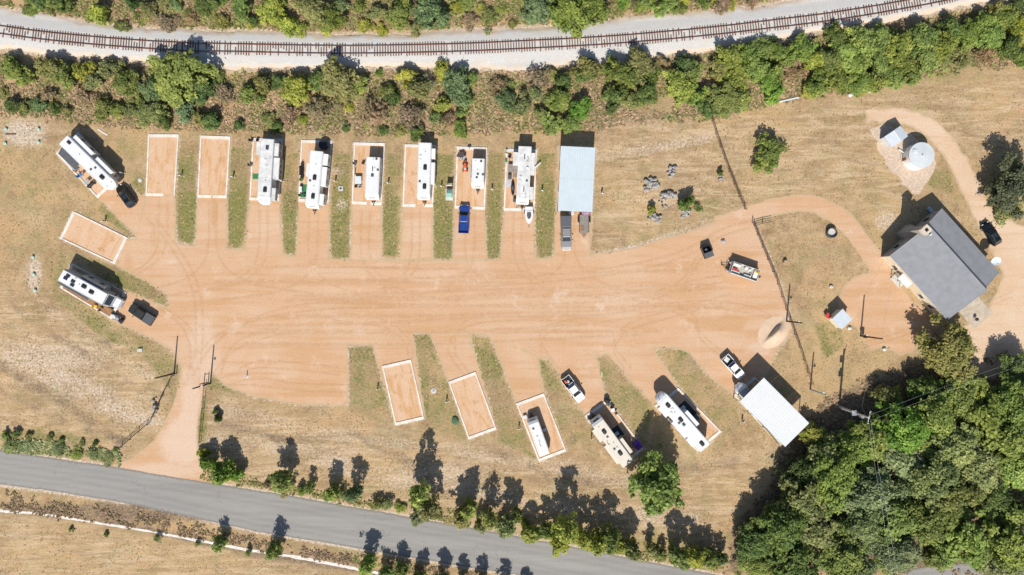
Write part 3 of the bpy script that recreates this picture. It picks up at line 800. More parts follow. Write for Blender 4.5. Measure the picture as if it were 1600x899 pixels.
PADS = [
 ('gravel pad with pale timber edging under the trailer next to the black car', [(88,240),(123,207),(188,277),(153,310)]),
 ('empty upright gravel pad, leftmost of the two empty ones in the top row', [(232,210),(280,210.5),(273.6,307),(228,306.4)]),
 ('empty upright gravel pad, right one of the two in the top row', [(313.6,212),(360.5,213.8),(354.7,310),(308.6,309)]),
 ('gravel pad under the long grey topped trailer with a round nose', [(395.5,216),(442,217.5),(436.7,313.5),(390,313)]),
 ('gravel pad holding the green mat and the white trailer', [(470.8,219),(519,220),(514,317),(466.6,315)]),
 ('gravel pad with a pale table beside the trailer', [(553.4,222.7),(601.7,224),(596.6,321),(549.7,319)]),
 ('gravel pad whose right side lies under a white trailer with two slide-outs', [(632.8,225.7),(682,227),(676.5,323.8),(629,323.3)]),
 ('gravel pad with the orange mower and the short trailer', [(714,229),(761,231),(757.8,328),(710.6,326)]),
 ('gravel pad with wooden steps and a covered jet ski', [(791,232.7),(839,234),(835,330),(787,329.6)]),
 ('gravel pad under the blue grey carport roof', [(876,233),(928,235),(924,330),(872,330)]),
 ('empty tilted gravel pad on the left between the two parked campers', [(114.6,330),(199.7,371.5),(179.7,413),(94,373)]),
 ('gravel pad under the motorhome with solar panels', [(112.6,411.3),(197.7,457.6),(175,499),(94,450)]),
 ('empty tilted gravel pad, left one of the two in the bottom row', [(597,572),(642.3,561.7),(663,654.6),(618,665)]),
 ('empty tilted gravel pad, right one of the two in the bottom row', [(700.6,596.6),(743,581),(776,670.8),(732.4,687)]),
 ('gravel pad under the smallest white trailer in the bottom row', [(806.4,630.5),(849.6,614.6),(885,704.8),(842,721.6)]),
 ('gravel pad with the purple tarp and the beige roofed trailer', [(913,650),(948,624.6),(1006.6,700.6),(972,729)]),
 ('gravel pad under the white round nosed trailer near the lone tree', [(1022,634),(1059.6,605.8),(1127.3,674.7),(1090,706)]),
 ('gravel pad under the white ribbed carport beside the woods', [(1146,617.5),(1178.7,588),(1243,655),(1210,687.6)]),
]
FRONTS = {1: ((0,.62),), 2: ((0,.46),(.52,1)), 5: ((0,.5),(.62,1)), 6: ((0,.42),(.70,1)), 7: ((0,.30),(.58,1)), 8: ((0,.72),(.80,.97))}
for k_, (l, q) in enumerate(PADS): pad(l, q, FRONTS.get(k_, ((0, 1),)))

# ------------------------------------------------------------------ campers
def wheel_at(root, x, y, r=0.36, wdt=0.22, name='wheel'):
    m = MB(); m.cyl((x, y-wdt/2, r), (x, y+wdt/2, r), r, n=16); t = m.build(name, RUBBER, root, False)
    m = MB(); s = 1 if y > 0 else -1
    m.cyl((x, y+s*(wdt/2-0.02), r), (x, y+s*(wdt/2+0.015), r), r*0.6, n=12); m.build('rim', ALU, t)
def camper(label, rear, front, wpx, H, style, slides=(), roof=None, body=WHITE, fit=(), awning=None, hitch=True, cat='travel trailer', name='travel_trailer', wins=True, sideroof=None):
    """rear / front: photo pixels of the roof's end midpoints; wpx: roof width in pixels"""
    roof = roof or RVROOF
    f = 1-H/HC
    p0 = Vector((*W(*rear, H), 0)); p1 = Vector((*W(*front, H), 0))
    d = p1-p0; L = d.length; Wd = wpx*S*f; hw = Wd/2
    rz = math.atan2(d.y, d.x)
    t = thing(name, label, cat, (p0+p1)/2, rz, 'campers parked on the gravel pads')
    xr, xf = -L/2, L/2
    def ring(x, w_, zt_, zb, c=0.14):
        c = min(c, w_*0.4)
        return [(x,-w_,zb),(x,w_,zb),(x,w_,zt_-c),(x,w_-c*.35,zt_-c*.3),(x,w_-c,zt_),(x,-w_+c,zt_),(x,-w_+c*.35,zt_-c*.3),(x,-w_,zt_-c)]
    m = MB()
    if style == 'fifth':
        rs = [ring(xr, hw, H, .6), ring(xf-2.9, hw, H, .6), ring(xf-2.85, hw, H, 1.55), ring(xf-1.35, hw, H, 1.6)]
        m.loft(rs)
        capm = MB()
        cr = []
        for u in (0.0, .3, .55, .75, .9, 1.0):
            cr.append(ring(xf-1.349+1.35*u, hw*math.sqrt(max(0.10, 1-(u*.93)**2.4))*0.995, H-0.012-0.9*u**2.2, 1.62+0.25*u))
        capm.loft(cr); xroof = xf-1.35
    elif style == 'trailer':
        m.loft([ring(xr, hw, H, .55), ring(xf-.85, hw, H, .55)])
        capm = MB()
        capm.loft([ring(xf-.849, hw*.995, H-.015, .6), ring(xf-.45, hw*.99, H-.25, .6), ring(xf-.1, hw*.95, H-.95, .65), ring(xf, hw*.9, H-1.5, .8)])
        xroof = xf-.85
    else:   # class C / A motorhome with a hooded cab
        m.loft([ring(xr, hw, H, .5), ring(xf, hw, H, .5)])
        capm = MB()
        capm.loft([ring(xf+.001, hw*.98, H-.35, .45), ring(xf+.75, hw*.95, H-1.0, .45), ring(xf+1.0, hw*.88, 1.55, .45), ring(xf+1.9, hw*.80, 1.30, .5), ring(xf+2.2, hw*.66, 1.0, .55)])
        xroof = xf
    m.build('body', body, t)
    cp = capm.build('front_cap', WHITE if style != 'motor' else GREYW, t, False)
    if style == 'motor':
        g = MB(); g.slab([(xf+.86,-hw*.74,H-1.10),(xf+.86,hw*.74,H-1.10),(xf+.10,hw*.8,H-.36),(xf+.10,-hw*.8,H-.36)][::-1], -.04)
        g.build('windshield', GLASS, t)
        g = MB(); g.slab([(xf+1.0,-hw*.62,1.57),(xf+1.9,-hw*.62,1.32),(xf+1.9,hw*.62,1.32),(xf+1.0,hw*.62,1.57)], -.03)
        g.build('hood', WHITE, t)
        for s in (-1, 1):
            g = MB(); g.box(xf+.55, xf+.75, s*(hw+.10)-.12, s*(hw+.10)+.12, 1.5, 1.95); g.build('mirror', BLACK, t)
            g = MB(); g.box(xf+2.12, xf+2.22, s*hw*.5-.14, s*hw*.5+.14, .75, .95); g.build('headlight', LAMP, t)
    elif style == 'trailer':
        g = MB(); g.slab([(xf-.40,-hw*.55,H-.33),(xf-.40,hw*.55,H-.33),(xf-.14,hw*.5,H-.86),(xf-.14,-hw*.5,H-.86)][::-1], .02)
        g.build('front_window', DKGREY if body is not WHITE else GREYW, t)
    else:
        g = MB()
        for s in (-1, 1): g.box(xf-.95, xf-.55, s*hw*.45-.06, s*hw*.45+.06, H-.09, H-.05)
        g.build('marker_stripe', GREYW, cp)
    r_ = MB(); r_.box(xr+.06, xroof-.04, -hw+.17, hw-.17, H-.02, H+.02); rf = r_.build('roof', roof, t)
    sm = MB(); sm.box(xr+.06, xroof-.04, hw-.20, hw-.15, H-.02, H+.035); sm.box(xr+.06, xroof-.04, -hw+.15, -hw+.20, H-.02, H+.035)
    sm.build('edge_trim', GREYROOF if roof is RVROOF else WHITE, rf)
    for xs_ in np.arange(xr+2.2, xroof-.6, 2.6):
        sm = MB(); sm.box(xs_-.03, xs_+.03, -hw+.2, hw-.2, H-.01, H+.026); sm.build('roof_seam', WHITED if roof is not WHITED else GREYROOF, rf)
    for s, a, b, dep, wn in slides:
        x0, x1 = xr+L*a, xr+L*b
        zb, zt_ = (0.75 if style != 'fifth' or b < .7 else 1.65), H-.42
        y0, y1 = (hw, hw+dep) if s > 0 else (-hw-dep, -hw)
        m = MB(); m.box(x0, x1, y0-(0.05 if s > 0 else 0), y1+(0.05 if s < 0 else 0), zb, zt_, bev=0.05)
        so_ = m.build('slide_out', body, t)
        m = MB(); m.box(x0+.02, x1-.02, y0+(.02 if s > 0 else .03), y1-(.03 if s > 0 else .02), zt_+.002, zt_+.035)
        m.build('slide_roof', sideroof or roof, so_)
        for k in range(wn):
            xc = x0+(x1-x0)*(k+.5)/wn; ww = min(.42, (x1-x0)/wn*.34)
            m = MB(); yy = y1 if s > 0 else y0
            m.box(xc-ww, xc+ww, yy-.02, yy+.02, zb+.75, zt_-.35, bev=0)
            m.build('window', GLASS, so_)
    if wins:
        for s in (-1, 1):
            for u in (.12, .40, .62, .80):
                x = xr+L*u
                if any(sl_[0] == s and sl_[1]-.06 < u < sl_[2]+.06 for sl_ in slides): continue
                m = MB(); m.box(x-.4, x+.4, s*hw-.02, s*hw+.02, 1.5 if style != 'fifth' or u < .7 else 2.1, H-.75); m.build('window', GLASS, t)
        m = MB(); m.box(xr+L*.52-.34, xr+L*.52+.34, -hw-.025, -hw+.02, .75, 2.6 if H > 2.8 else 2.25); dr = m.build('door', body, t)
        m = MB(); m.box(xr+L*.52+.2, xr+L*.52+.28, -hw-.05, -hw-.02, 1.5, 1.65); m.build('handle', BLACK, dr)
    for kind, u, v in fit:
        x, y = xr+L*u, v*hw
        m = MB()
        if kind == 'ac': m.box(x-.50, x+.50, y-.34, y+.34, H+.015, H+.30, bev=.12); m.build('air_conditioner', BLACK, t)
        elif kind == 'acw': m.box(x-.50, x+.50, y-.34, y+.34, H+.015, H+.30, bev=.12); m.build('air_conditioner', WHITED, t)
        elif kind == 'vent': m.box(x-.2, x+.2, y-.2, y+.2, H+.015, H+.12, bev=.03); m.build('roof_vent', DKGREY, t)
        elif kind == 'ventw': m.box(x-.2, x+.2, y-.2, y+.2, H+.015, H+.12, bev=.03); m.build('roof_vent', WHITED, t)
        elif kind == 'sky': m.box(x-.34, x+.34, y-.28, y+.28, H+.015, H+.16, bev=.1); m.build('skylight', BLUEG, t)
        elif kind == 'solar': m.box(x-.42, x+.42, y-.30, y+.30, H+.05, H+.085); m.build('solar_panel', SOLAR, t)
        elif kind == 'pipe': m.cyl((x, y, H), (x, y, H+.22), .07, n=8); m.build('vent_pipe', GREYW, t)
        elif kind == 'dome': m.blob((x, y, H+.05), .26, .26, .26, random.Random(1), 12, 8, 0, zmin=0); m.build('antenna_dome', WHITE, t, True)
        elif kind == 'aerial':
            pts = [(x+.5*math.cos(a), y+.35*math.sin(a), H+.12) for a in np.linspace(0.2, 2.6, 8)]
            for p, q_ in zip(pts[:-1], pts[1:]): m.cyl(p, q_, .045, n=6)
            m.build('roof_antenna', GREYW, t)
        elif kind == 'long': m.box(x-.5, x+.5, y-.09, y+.09, H+.015, H+.10, bev=.03); m.build('roof_rail', DKGREY, t)
    if awning:
        s, a, b, dep, mt = awning
        x0, x1 = xr+L*a, xr+L*b
        m = MB(); q_ = [(x0, s*hw, H-.45), (x1, s*hw, H-.45), (x1, s*(hw+dep), H-1.0), (x0, s*(hw+dep), H-1.0)]
        m.slab(q_ if s > 0 else q_[::-1], .03); aw = m.build('awning', mt, t)
        for x in (x0+.05, x1-.05):
            m = MB(); m.cyl((x, s*(hw+.02), 1.0), (x, s*(hw+dep-.03), H-1.03), .03, n=6); m.cyl((x, s*(hw+.02), H-.6), (x, s*(hw+dep-.03), H-1.03), .03, n=6)
            m.build('awning_arm', WHITE, aw)
        m = MB(); m.cyl((x0, s*(hw+dep), H-1.02), (x1, s*(hw+dep), H-1.02), .07, n=8); m.build('roller', WHITE, aw)
    for s in (-1, 1):
        for xx in ((-.9, 0) if style != 'motor' else (L*-.22, L/2+1.1)):
            wheel_at(t, xx-.08*L, s*(hw-.16)) if style != 'motor' else wheel_at(t, xx, s*(hw-.2), .42, .26)
        m = MB(); m.box(xf-3.2 if style == 'fifth' else xf-1.0, (xf-3.1 if style == 'fifth' else xf-.9), s*(hw-.35)-.05, s*(hw-.35)+.05, 0.02, 1.6 if style == 'fifth' else .6)
        m.build('stabiliser_leg', STEEL, t)
    if hitch and style == 'trailer':
        m = MB(); m.cyl((xf-.5, -.55, .5), (xf+.85, 0, .5), .05, n=6); m.cyl((xf-.5, .55, .5), (xf+.85, 0, .5), .05, n=6)
        m.cyl((xf+.75, 0, .5), (xf+1.1, 0, .52), .06, n=6); m.cyl((xf+.7, 0, .02), (xf+.7, 0, .95), .04, n=8)
        h = m.build('hitch', BLACK, t)
        for s in (-1, 1):
            m = MB(); m.cyl((xf+.28, s*.19, .5), (xf+.28, s*.19, .95), .16, .14, n=10); m.build('gas_bottle', BLACK, h)
    return t
camper('long white trailer by the black car, with open dark grey awning on its left', (99,218.2), (174.5,292.3), 20.2, 3.25, 'fifth',
       [(1,.06,.44,.95,2),(1,.52,.84,.9,2)], fit=[('vent',.60,-.3),('vent',.63,.35),('ac',.80,.05),('pipe',.33,.1),('solar',.09,.3)], awning=(-1,.04,.40,1.75,DKGREY), name='fifth_wheel_trailer')
camper('long trailer with half grey, half white roof and a round white nose', (417.8,217.4), (411.2,319), 21.5, 3.3, 'fifth',
       [(1,.05,.25,.85,2),(1,.27,.60,1.15,4),(1,.74,.93,.75,1),(-1,.05,.24,.85,0)], roof=WHITED, body=GREYROOF, fit=[('ac',.78,.15),('aerial',.14,0),('solar',.13,.1),('ventw',.42,.1),('pipe',.64,.1),('ventw',.32,-.1)], name='fifth_wheel_trailer')
camper('white trailer beside the green mat, three slide-outs on its right side', (494.6,236.2), (486.3,324.5), 20.8, 3.0, 'trailer',
       [(1,.03,.23,.95,1),(1,.26,.60,.95,2),(1,.74,.93,.85,1),(-1,.22,.45,.5,0)], fit=[('ac',.47,.1),('ac',.80,.12),('pipe',.24,.1),('vent',.53,-.55),('ventw',.63,.1)])
camper('white trailer without slide-outs beside the pale square table', (583,245.8), (580.3,311), 21.8, 2.7, 'trailer',
       [], fit=[('sky',.43,0),('vent',.04,.5),('vent',.30,.75),('long',.28,0),('pipe',.26,.3),('pipe',.06,.1)])
camper('white trailer with two narrow slide-outs, left of the pale green utility box', (663.9,223.3), (661.2,311), 20.6, 2.9, 'trailer',
       [(1,.09,.27,.75,1),(1,.34,.72,.75,3)], fit=[('ac',.44,.15),('ac',.78,.15),('vent',.69,-.6),('ventw',.23,-.6),('ventw',.31,-.6),('pipe',.17,.1)])
camper('shortest white trailer of the top row, above the blue pickup', (747.3,248), (746,292.8), 20.2, 2.5, 'trailer',
       [], fit=[('vent',.09,.45),('vent',.54,.0),('vent',.66,-.15),('vent',.55,.8),('pipe',.09,-.4),('pipe',.4,-.1)], awning=(-1,.22,.66,.22,DKGREY))
camper('stained white trailer with wooden steps at its side, above the white boat', (820.5,229), (816.4,318), 20.6, 3.05, 'trailer',
       [(-1,.10,.31,.95,0),(1,.10,.47,.75,0),(1,.70,.90,.7,0)], roof=WHITED, fit=[('long',.18,0),('dome',.37,.5),('vent',.60,.5),('long',.75,.1),('aerial',.87,.2),('aerial',.22,.3),('pipe',.53,-.3),('pipe',.53,-.5),('ventw',.60,-.6)])
camper('motorhome with rooftop solar panels and a dark windshield', (94.6,429.8), (163.8,468.2), 21, 3.3, 'motor',
       [(1,.36,.86,.75,2),(-1,.02,.70,.55,3)], body=GREYW, sideroof=DKGREY, fit=[('solar',.14,.45),('solar',.12,-.05),('solar',.28,.1),('solar',.30,-.45),('ac',.52,.2),('sky',.69,.1),('ac',.70,.0),('ventw',.30,.6),('pipe',.42,.1)], hitch=False, cat='motorhome', name='motorhome', wins=False)
camper('smallest white trailer of the bottom row, below the white pickup with the loaded bed', (851.2,711.3), (831.3,655), 17.6, 2.45, 'trailer',
       [], fit=[('vent',.75,.35),('ventw',.52,.15),('aerial',.30,-.1),('pipe',.40,.1)])
camper('beige roofed trailer beside the purple tarp', (981.8,725.5), (930.5,655.5), 20.6, 3.0, 'trailer',
       [(1,.60,.86,.65,1),(1,.10,.50,.55,2),(-1,.12,.44,.85,2)], roof=BEIGE, body=TANW, fit=[('ac',.73,.05),('vent',.62,.1),('aerial',.52,.4),('ac',.25,.0),('vent',.37,.35),('ventw',.36,-.1),('pipe',.85,.3),('pipe',.47,-.1)])
camper('white trailer with a shiny round nose beside the lone green tree', (1102.5,700), (1029.5,616.5), 20.6, 3.3, 'fifth',
       [(1,.68,.85,.65,1),(1,.28,.57,.55,2),(1,.12,.26,.55,1),(-1,.30,.56,.9,2)], fit=[('ac',.80,.05),('ac',.53,.05),('sky',.45,.15),('ac',.08,.0),('ventw',.69,.4),('vent',.51,.55),('pipe',.66,.0),('ventw',.72,-.1)], name='fifth_wheel_trailer')
OLIVE = mat('olive brown gelcoat', (0.19, 0.185, 0.10), 0.35, 0, 0.1, 1)
camper('olive nosed trailer mostly hidden under the white ribbed carport', (1228,690), (1153.5,601.5), 19.5, 2.7, 'fifth', [], roof=GREYW, body=OLIVE, name='fifth_wheel_trailer', wins=False)

# ------------------------------------------------------------------ cars and pickups
def car(label, cxy, ahead, L, Wd, kind, col, name, cat, roofcol=None, bed=None, group='cars and pickups parked on the dirt'):
    """cxy: photo pixel of the centre on the ground; ahead: direction of the front in photo pixels"""
    h0 = 0.9
    c = Vector((*W(*cxy, h0), 0)); rz = math.atan2(-ahead[1], ahead[0])
    t = thing(name, label, cat, c, rz, group)
    hw = Wd/2; xr, xf = -L/2, L/2
    def ring(x, w_, zt_, zb=.32):
        return [(x,-w_*.90,zb),(x,w_*.90,zb),(x,w_,zb+.25),(x,w_*.985,zt_-.14),(x,w_*.90,zt_),(x,-w_*.90,zt_),(x,-w_*.985,zt_-.14),(x,-w_,zb+.25)]
    pick = kind == 'pickup'
    zb_ = 1.12 if pick else 1.02
    m = MB()
    if pick:
        xb = xr+L*.355; xw = xf-L*.265; xc = xw-.55
        m.loft([ring(xb, hw, zb_), ring(xw, hw, zb_), ring(xf-.55, hw*.97, zb_-.06), ring(xf-.15, hw*.92, zb_-.16), ring(xf, hw*.80, zb_-.36)])
        xg0, xg1 = xb+.06, xw+.12
    else:
        m.loft([ring(xr, hw*.56, .82), ring(xr+.10, hw*.76, zb_-.10), ring(xr+.32, hw*.91, zb_-.04), ring(xr+.85, hw, zb_), ring(xf-1.6, hw, zb_), ring(xf-.95, hw*.97, zb_-.07), ring(xf-.42, hw*.88, zb_-.16), ring(xf-.14, hw*.72, zb_-.26), ring(xf, hw*.48, .66)])
        xg0, xg1 = xr+.22, xf-L*.27
    body = m.build('body', col, t, False)
    zr = zb_+.72 if pick else zb_+.62
    r0, r1 = (xg0+.12, xg1-.78) if pick else (xg0+.55, xg1-.85)
    hr = hw*.70; hb = hw*.86
    m = MB(); m.box(r0, r1, -hr, hr, zr-.05, zr, bev=.04 if pick else .022); m.build('cab_roof', roofcol or col, t)
    A = [(xg0,-hb,zb_-.01),(xg1,-hb,zb_-.01),(xg1,hb,zb_-.01),(xg0,hb,zb_-.01)]
    B = [(r0,-hr,zr-.05),(r1,-hr,zr-.05),(r1,hr,zr-.05),(r0,hr,zr-.05)]
    def pane(nm, q_, mt=GLASS):
        m = MB(); m.slab(q_, .02); m.build(nm, mt, t)
    pane('windshield', [A[1],A[2],B[2],B[1]]); pane('rear_window', [A[3],A[0],B[0],B[3]])
    pane('side_window', [A[0],A[1],B[1],B[0]]); pane('side_window', [A[2],A[3],B[3],B[2]])
    for s in (-1, 1):      # pillars, mirrors, lamps, doors handles
        m = MB()
        for q0, q1 in ((A[0] if s < 0 else A[3], B[0] if s < 0 else B[3]), (A[1] if s < 0 else A[2], B[1] if s < 0 else B[2])):
            m.cyl(q0, q1, .05, .045, n=6)
        xm = (r0+r1)/2
        m.cyl((xm, s*hb*1.0, zb_), (xm, s*hr, zr-.03), .045, n=6)
        m.build('pillar', col, t)
        m = MB(); m.box(xg1-.42, xg1-.24, s*(hw+.14)-.10, s*(hw+.14)+.10, zb_-.02, zb_+.18, bev=.03); m.build('mirror', BLACK if pick else col, t)
        m = MB(); m.box(xf-.14, xf-.02, s*hw*.62-.16, s*hw*.62+.16, .78, .90, bev=.02); m.build('headlight', LAMP, t)
        m = MB(); m.box(xr-.015, xr+.05, s*hw*.78-.08, s*hw*.78+.08, .75, 1.02); m.build('taillight', REDLT, t)
        for xx in (xr+L*.2, xf-L*.185): wheel_at(t, xx, s*(hw-.13), .39 if pick else .35, .24)
    m = MB(); m.box(xf-.06, xf+.07, -hw*.72, hw*.72, .42, .60, bev=.03); m.build('bumper', ALU if pick else BLACK, t)
    if pick:
        b = MB(); wt = .09
        b.box(xr+.02, xb-.02, -hw, -hw+wt, .45, zb_); b.box(xr+.02, xb-.02, hw-wt, hw, .45, zb_)
        b.box(xb-.10, xb-.021, -hw+wt+.002, hw-wt-.002, .45, zb_-.004); b.box(xr+.03, xb-.11, -hw+wt+.002, hw-wt-.002, .50, .62)
        b.build('bed_wall', col, t)
        m = MB(); m.box(xr, xr+.07, -hw+wt+.004, hw-wt-.004, .62, zb_-.03); m.build('tailgate', col, t)
        m = MB(); m.box(xr+.08, xb-.12, -hw+wt+.006, hw-wt-.006, .622, .65)
        m.build('bed_liner', BLACK if bed != 'blue' else col, t)
        if bed == 'cover':
            m = MB(); m.box(xr+.03, xb-.02, -hw+.03, hw-.03, zb_+.01, zb_+.10, bev=.04); m.build('bed_cover', DKGREY, t)
        if bed == 'topper':
            m = MB(); m.box(xr+.03, xb-.02, -hw+.03, hw-.03, zb_+.01, zb_+.62, bev=.10); m.build('camper_shell', GREYW2, t)
    else:
        for s in (-1, 1):
            m = MB(); m.cyl((r0+.2, s*hr*.86, zr+.05), (r1-.2, s*hr*.86, zr+.05), .025, n=6); m.build('roof_rail', ALU, t)
        m = MB(); m.box((r0+r1)/2-.1, r1-.25, -hr*.6, hr*.6, zr+.002, zr+.012); m.build('sunroof', GLASS, t)
    return t
GREYW2 = mat('charcoal shell paint', (0.10, 0.105, 0.115), 0.45, 0, 0.06, 1)
CARBLACK = mat('black car paint', (0.008, 0.009, 0.011), 0.18, 0, 0.05, 2, coat=0.6)
CARBLUE = mat('blue car paint', (0.020, 0.058, 0.26), 0.28, 0.15, 0.06, 2, coat=0.6)
CARWHITE = mat('white car paint', (0.78, 0.78, 0.77), 0.25, 0, 0.02, 2, coat=0.5)
CARSILVER = mat('silver car paint', (0.36, 0.345, 0.34), 0.3, 0.4, 0.04, 2, coat=0.4)
CARGREY = mat('matt dark green grey paint', (0.028, 0.031, 0.028), 0.4, 0, 0.06, 2)
car('black car on the dirt at the nose of the leftmost long trailer', (195.5,306.5), (-.58,-.81), 4.8, 1.95, 'suv', CARBLACK, 'parked_car', 'car')
car('black car with a roof rail parked right of the grey roofed house', (1549.5,365.5), (-.52,-.85), 4.9, 1.95, 'suv', CARBLACK, 'parked_car', 'car')
car('dark green grey pickup with covered bed beside the motorhome', (221,491), (-.84,-.54), 5.4, 2.05, 'pickup', CARGREY, 'pickup_truck', 'pickup truck', bed='cover')
car('bright blue pickup below the short trailer', (725,342.5), (.04,-1), 5.5, 2.0, 'pickup', CARBLUE, 'pickup_truck', 'pickup truck', bed='blue')
car('silver pickup with a charcoal bed shell at the mouth of the carport', (884.5,364), (.03,1), 6.6, 2.1, 'pickup', CARSILVER, 'pickup_truck', 'pickup truck', bed='topper')
tk = car('white pickup with junk piled in its bed, above the beige trailer', (896,608), (.60,.80), 5.6, 2.0, 'pickup', CARWHITE, 'pickup_truck', 'pickup truck')
tk2 = car('white pickup with a nearly empty bed, in front of the white carport', (1146,574), (.66,.75), 5.3, 1.95, 'pickup', CARWHITE, 'pickup_truck', 'pickup truck')
rng = random.Random(5)
def in_truck(name, label, cat, tr, dx, dy, mb, mt, zoff=.66):
    ca, sa = math.cos(tr.rotation_euler.z), math.sin(tr.rotation_euler.z)
    o = mb.build(name, mt)
    o.location = (tr.location.x+dx*ca-dy*sa, tr.location.y+dx*sa+dy*ca, zoff); o.rotation_euler.z = tr.rotation_euler.z
    return tag(o, label, cat, 'load in the white pickup bed')
m = MB(); m.torus((0,0,.1), .26, .1, 16, 8); in_truck('spare_tyre', 'black spare tyre lying in the white pickup bed with the junk', 'tyre', tk, -2.3, .3, m, RUBBER)
m = MB(); m.blob((0,0,.2), .3,.25,.25, rng, 8, 6, .2, zmin=-.2); in_truck('sack', 'pale sack in the middle of the junk in the white pickup bed', 'sack', tk, -1.75, .1, m, WHITED)
m = MB(); m.box(-.3,.3,-.2,.2,0,.35,bev=.04); in_truck('cooler_box', 'orange box in the junk pile of the white pickup bed', 'box', tk, -2.0, -.4, m, ORANGE)
m = MB(); m.box(-.18,.18,-.5,.5,0,.5,bev=.04); in_truck('tool_chest', 'grey chest lying across the white pickup bed behind the cab', 'chest', tk, -1.15, .2, m, ALU)
m = MB(); m.cyl((-.5,-.2,.1),(.5,.1,.3),.05,n=8); m.cyl((-.5,.2,.1),(.4,-.1,.25),.04,n=8); in_truck('pipe_bundle', 'short pipes crossed in the junk of the white pickup bed', 'pipes', tk, -1.7, -.15, m, WOOD)
m = MB(); m.box(-.55,.35,-.45,.45,0,.06,rz=.2); in_truck('board', 'pale board lying in the bed of the nearly empty white pickup', 'board', tk2, -1.8, .05, m, WHITED)
# ------------------------------------------------------------------ carports
def ribbed(name, base, c2, rough=0.35, metal=0.25):
    return mat(name, base, rough, metal, 0.03, 0.5)
ROOFBLUE = ribbed('pale galvanised sheet', (0.52, 0.585, 0.62), None, 0.45, 0.0)
ROOFWHITE = ribbed('white ribbed sheet', (0.64, 0.66, 0.675), None, 0.5, 0.0)
def carport(label, quad, H, mt, nrib, walls=()):
    P = [Vector((*W(*p, H), 0)) for p in quad]
    c = sum(P, Vector())/4
    e = P[1]-P[0]; rz = math.atan2(e.y, e.x)
    wd_ = ((P[1]-P[0]).length+(P[2]-P[3]).length)/2; ln = ((P[3]-P[0]).length+(P[2]-P[1]).length)/2
    t = thing('carport', label, 'carport', c, rz, 'open carports over the gravel pads')
    m = MB(); n = nrib; hw, hl = wd_/2, ln/2
    sec = []
    for k in range(n):
        x = -hw+wd_*k/n; st = wd_/n
        sec += [(x, 0), (x+st*.62, 0), (x+st*.70, .06), (x+st*.92, .06)]
    sec.append((hw, 0))
    sl_ = 0.012
    for seg in ((-hl, -0.01), (0.01, hl)):
        dz = .02 if seg[0] < -0.1 else 0
        top = [[(x, y, H+z+dz+(hw-x)*sl_) for x, z in sec] for y in seg]
        bot = [[(x, y, H+z-.03+dz+(hw-x)*sl_) for x, z in sec] for y in seg]
        vs = top[0]+top[1]+bot[0]+bot[1]; q_ = len(sec)
        fs = []
        for i in range(q_-1):
            fs.append((i, i+1, q_+i+1, q_+i)); fs.append((2*q_+i+1, 2*q_+i, 3*q_+i, 3*q_+i+1))
            fs.append((i, 2*q_+i, 2*q_+i+1, i+1)); fs.append((q_+i, q_+i+1, 3*q_+i+1, 3*q_+i))
        fs += [(0, q_, 3*q_, 2*q_), (q_-1, 3*q_-1, 4*q_-1, 2*q_-1)]
        m.add(vs, fs)
    m.build('roof', mt, t)
    for sx in (-1, 1):
        for y in (-hl+.15, -hl/3, hl/3, hl-.15):
            m = MB(); m.box(sx*(hw-.15)-.06, sx*(hw-.15)+.06, y-.06, y+.06, 0, H-.16); m.build('post', ALU, t)
        m = MB(); m.box(sx*(hw-.15)-.05, sx*(hw-.15)+.05, -hl+.05, hl-.05, H-.16, H-.04); m.build('eave_beam', ALU, t)
    for y in (-hl+.15, 0, hl-.15):
        m = MB(); m.box(-hw+.21, hw-.21, y-.05, y+.05, H-.15, H-.05); m.build('cross_beam', ALU, t)
    return t
carport('open carport with a pale blue grey ribbed roof above the silver pickup', [(876,228.5),(930,231),(926,331.3),(871.7,329.8)], 4.0, ROOFBLUE, 20)
carport('open carport with a white ribbed roof beside the dark woods', [(1195,590),(1262.9,662.3),(1225.5,699.7),(1156.5,625.6)][1:]+[(1195,590)], 4.3, ROOFWHITE, 18)

def local(t, px, py, h=0.0):
    x, y = W(px, py, h); x -= t.location.x; y -= t.location.y
    a = -t.rotation_euler.z
    return (x*math.cos(a)-y*math.sin(a), x*math.sin(a)+y*math.cos(a))

# ------------------------------------------------------------------ farmhouse
def shingle():
    m = mat('grey asphalt shingle', (0.235, 0.24, 0.255), 0.85, 0, 0.09, 0.8, bump=0.35)
    return m
SHING = shingle()
CREAM = mat('cream stone wall', (0.66, 0.55, 0.40), 0.85, 0, 0.10, 2.5, bump=0.3)
GREYSTONE = mat('grey rubble stone', (0.36, 0.34, 0.31), 0.9, 0, 0.2, 2.0, bump=0.6)
CHIM = mat('pale chimney stone', (0.62, 0.52, 0.42), 0.9, 0, 0.15, 3, bump=0.4)
He = 3.85
Pw, Ps, Pe, Pn = [Vector((*W(*p, He), 0)) for p in ((1392,401),(1481,500),(1562.7,424),(1472.5,324.8))]
hc = (Pw+Ps+Pe+Pn)/4
d = Ps-Pw
house = thing('farmhouse', 'farmhouse with a broad grey shingle roof, stone walls and a chimney', 'house', hc, math.atan2(d.y, d.x))
hl = ((Ps-Pw).length+(Pe-Pn).length)/4; hw = ((Pn-Pw).length+(Pe-Ps).length)/4
yr = -hw+2*hw*0.615
zr, zn = 5.75, 4.55
m = MB()      # walls as one gabled solid
ov = .22
prof = [(-hw+ov, 0), (hw-ov, 0), (hw-ov, He-.55), (yr+1.02, zn-.25), (yr, zr-.25), (-hw+ov, He-.05)]
m.loft([[(x, y, z) for y, z in prof] for x in (-hl+ov, hl-ov)])
m.build('wall', GREYSTONE, house)
m = MB(); m.box(-hl+ov+.01, hl-ov-.01, -hw+ov-.05, -hw+ov-.003, 0, He-.12); m.build('front_facing', CREAM, house)
rf = MB(); ys = yr+1.02
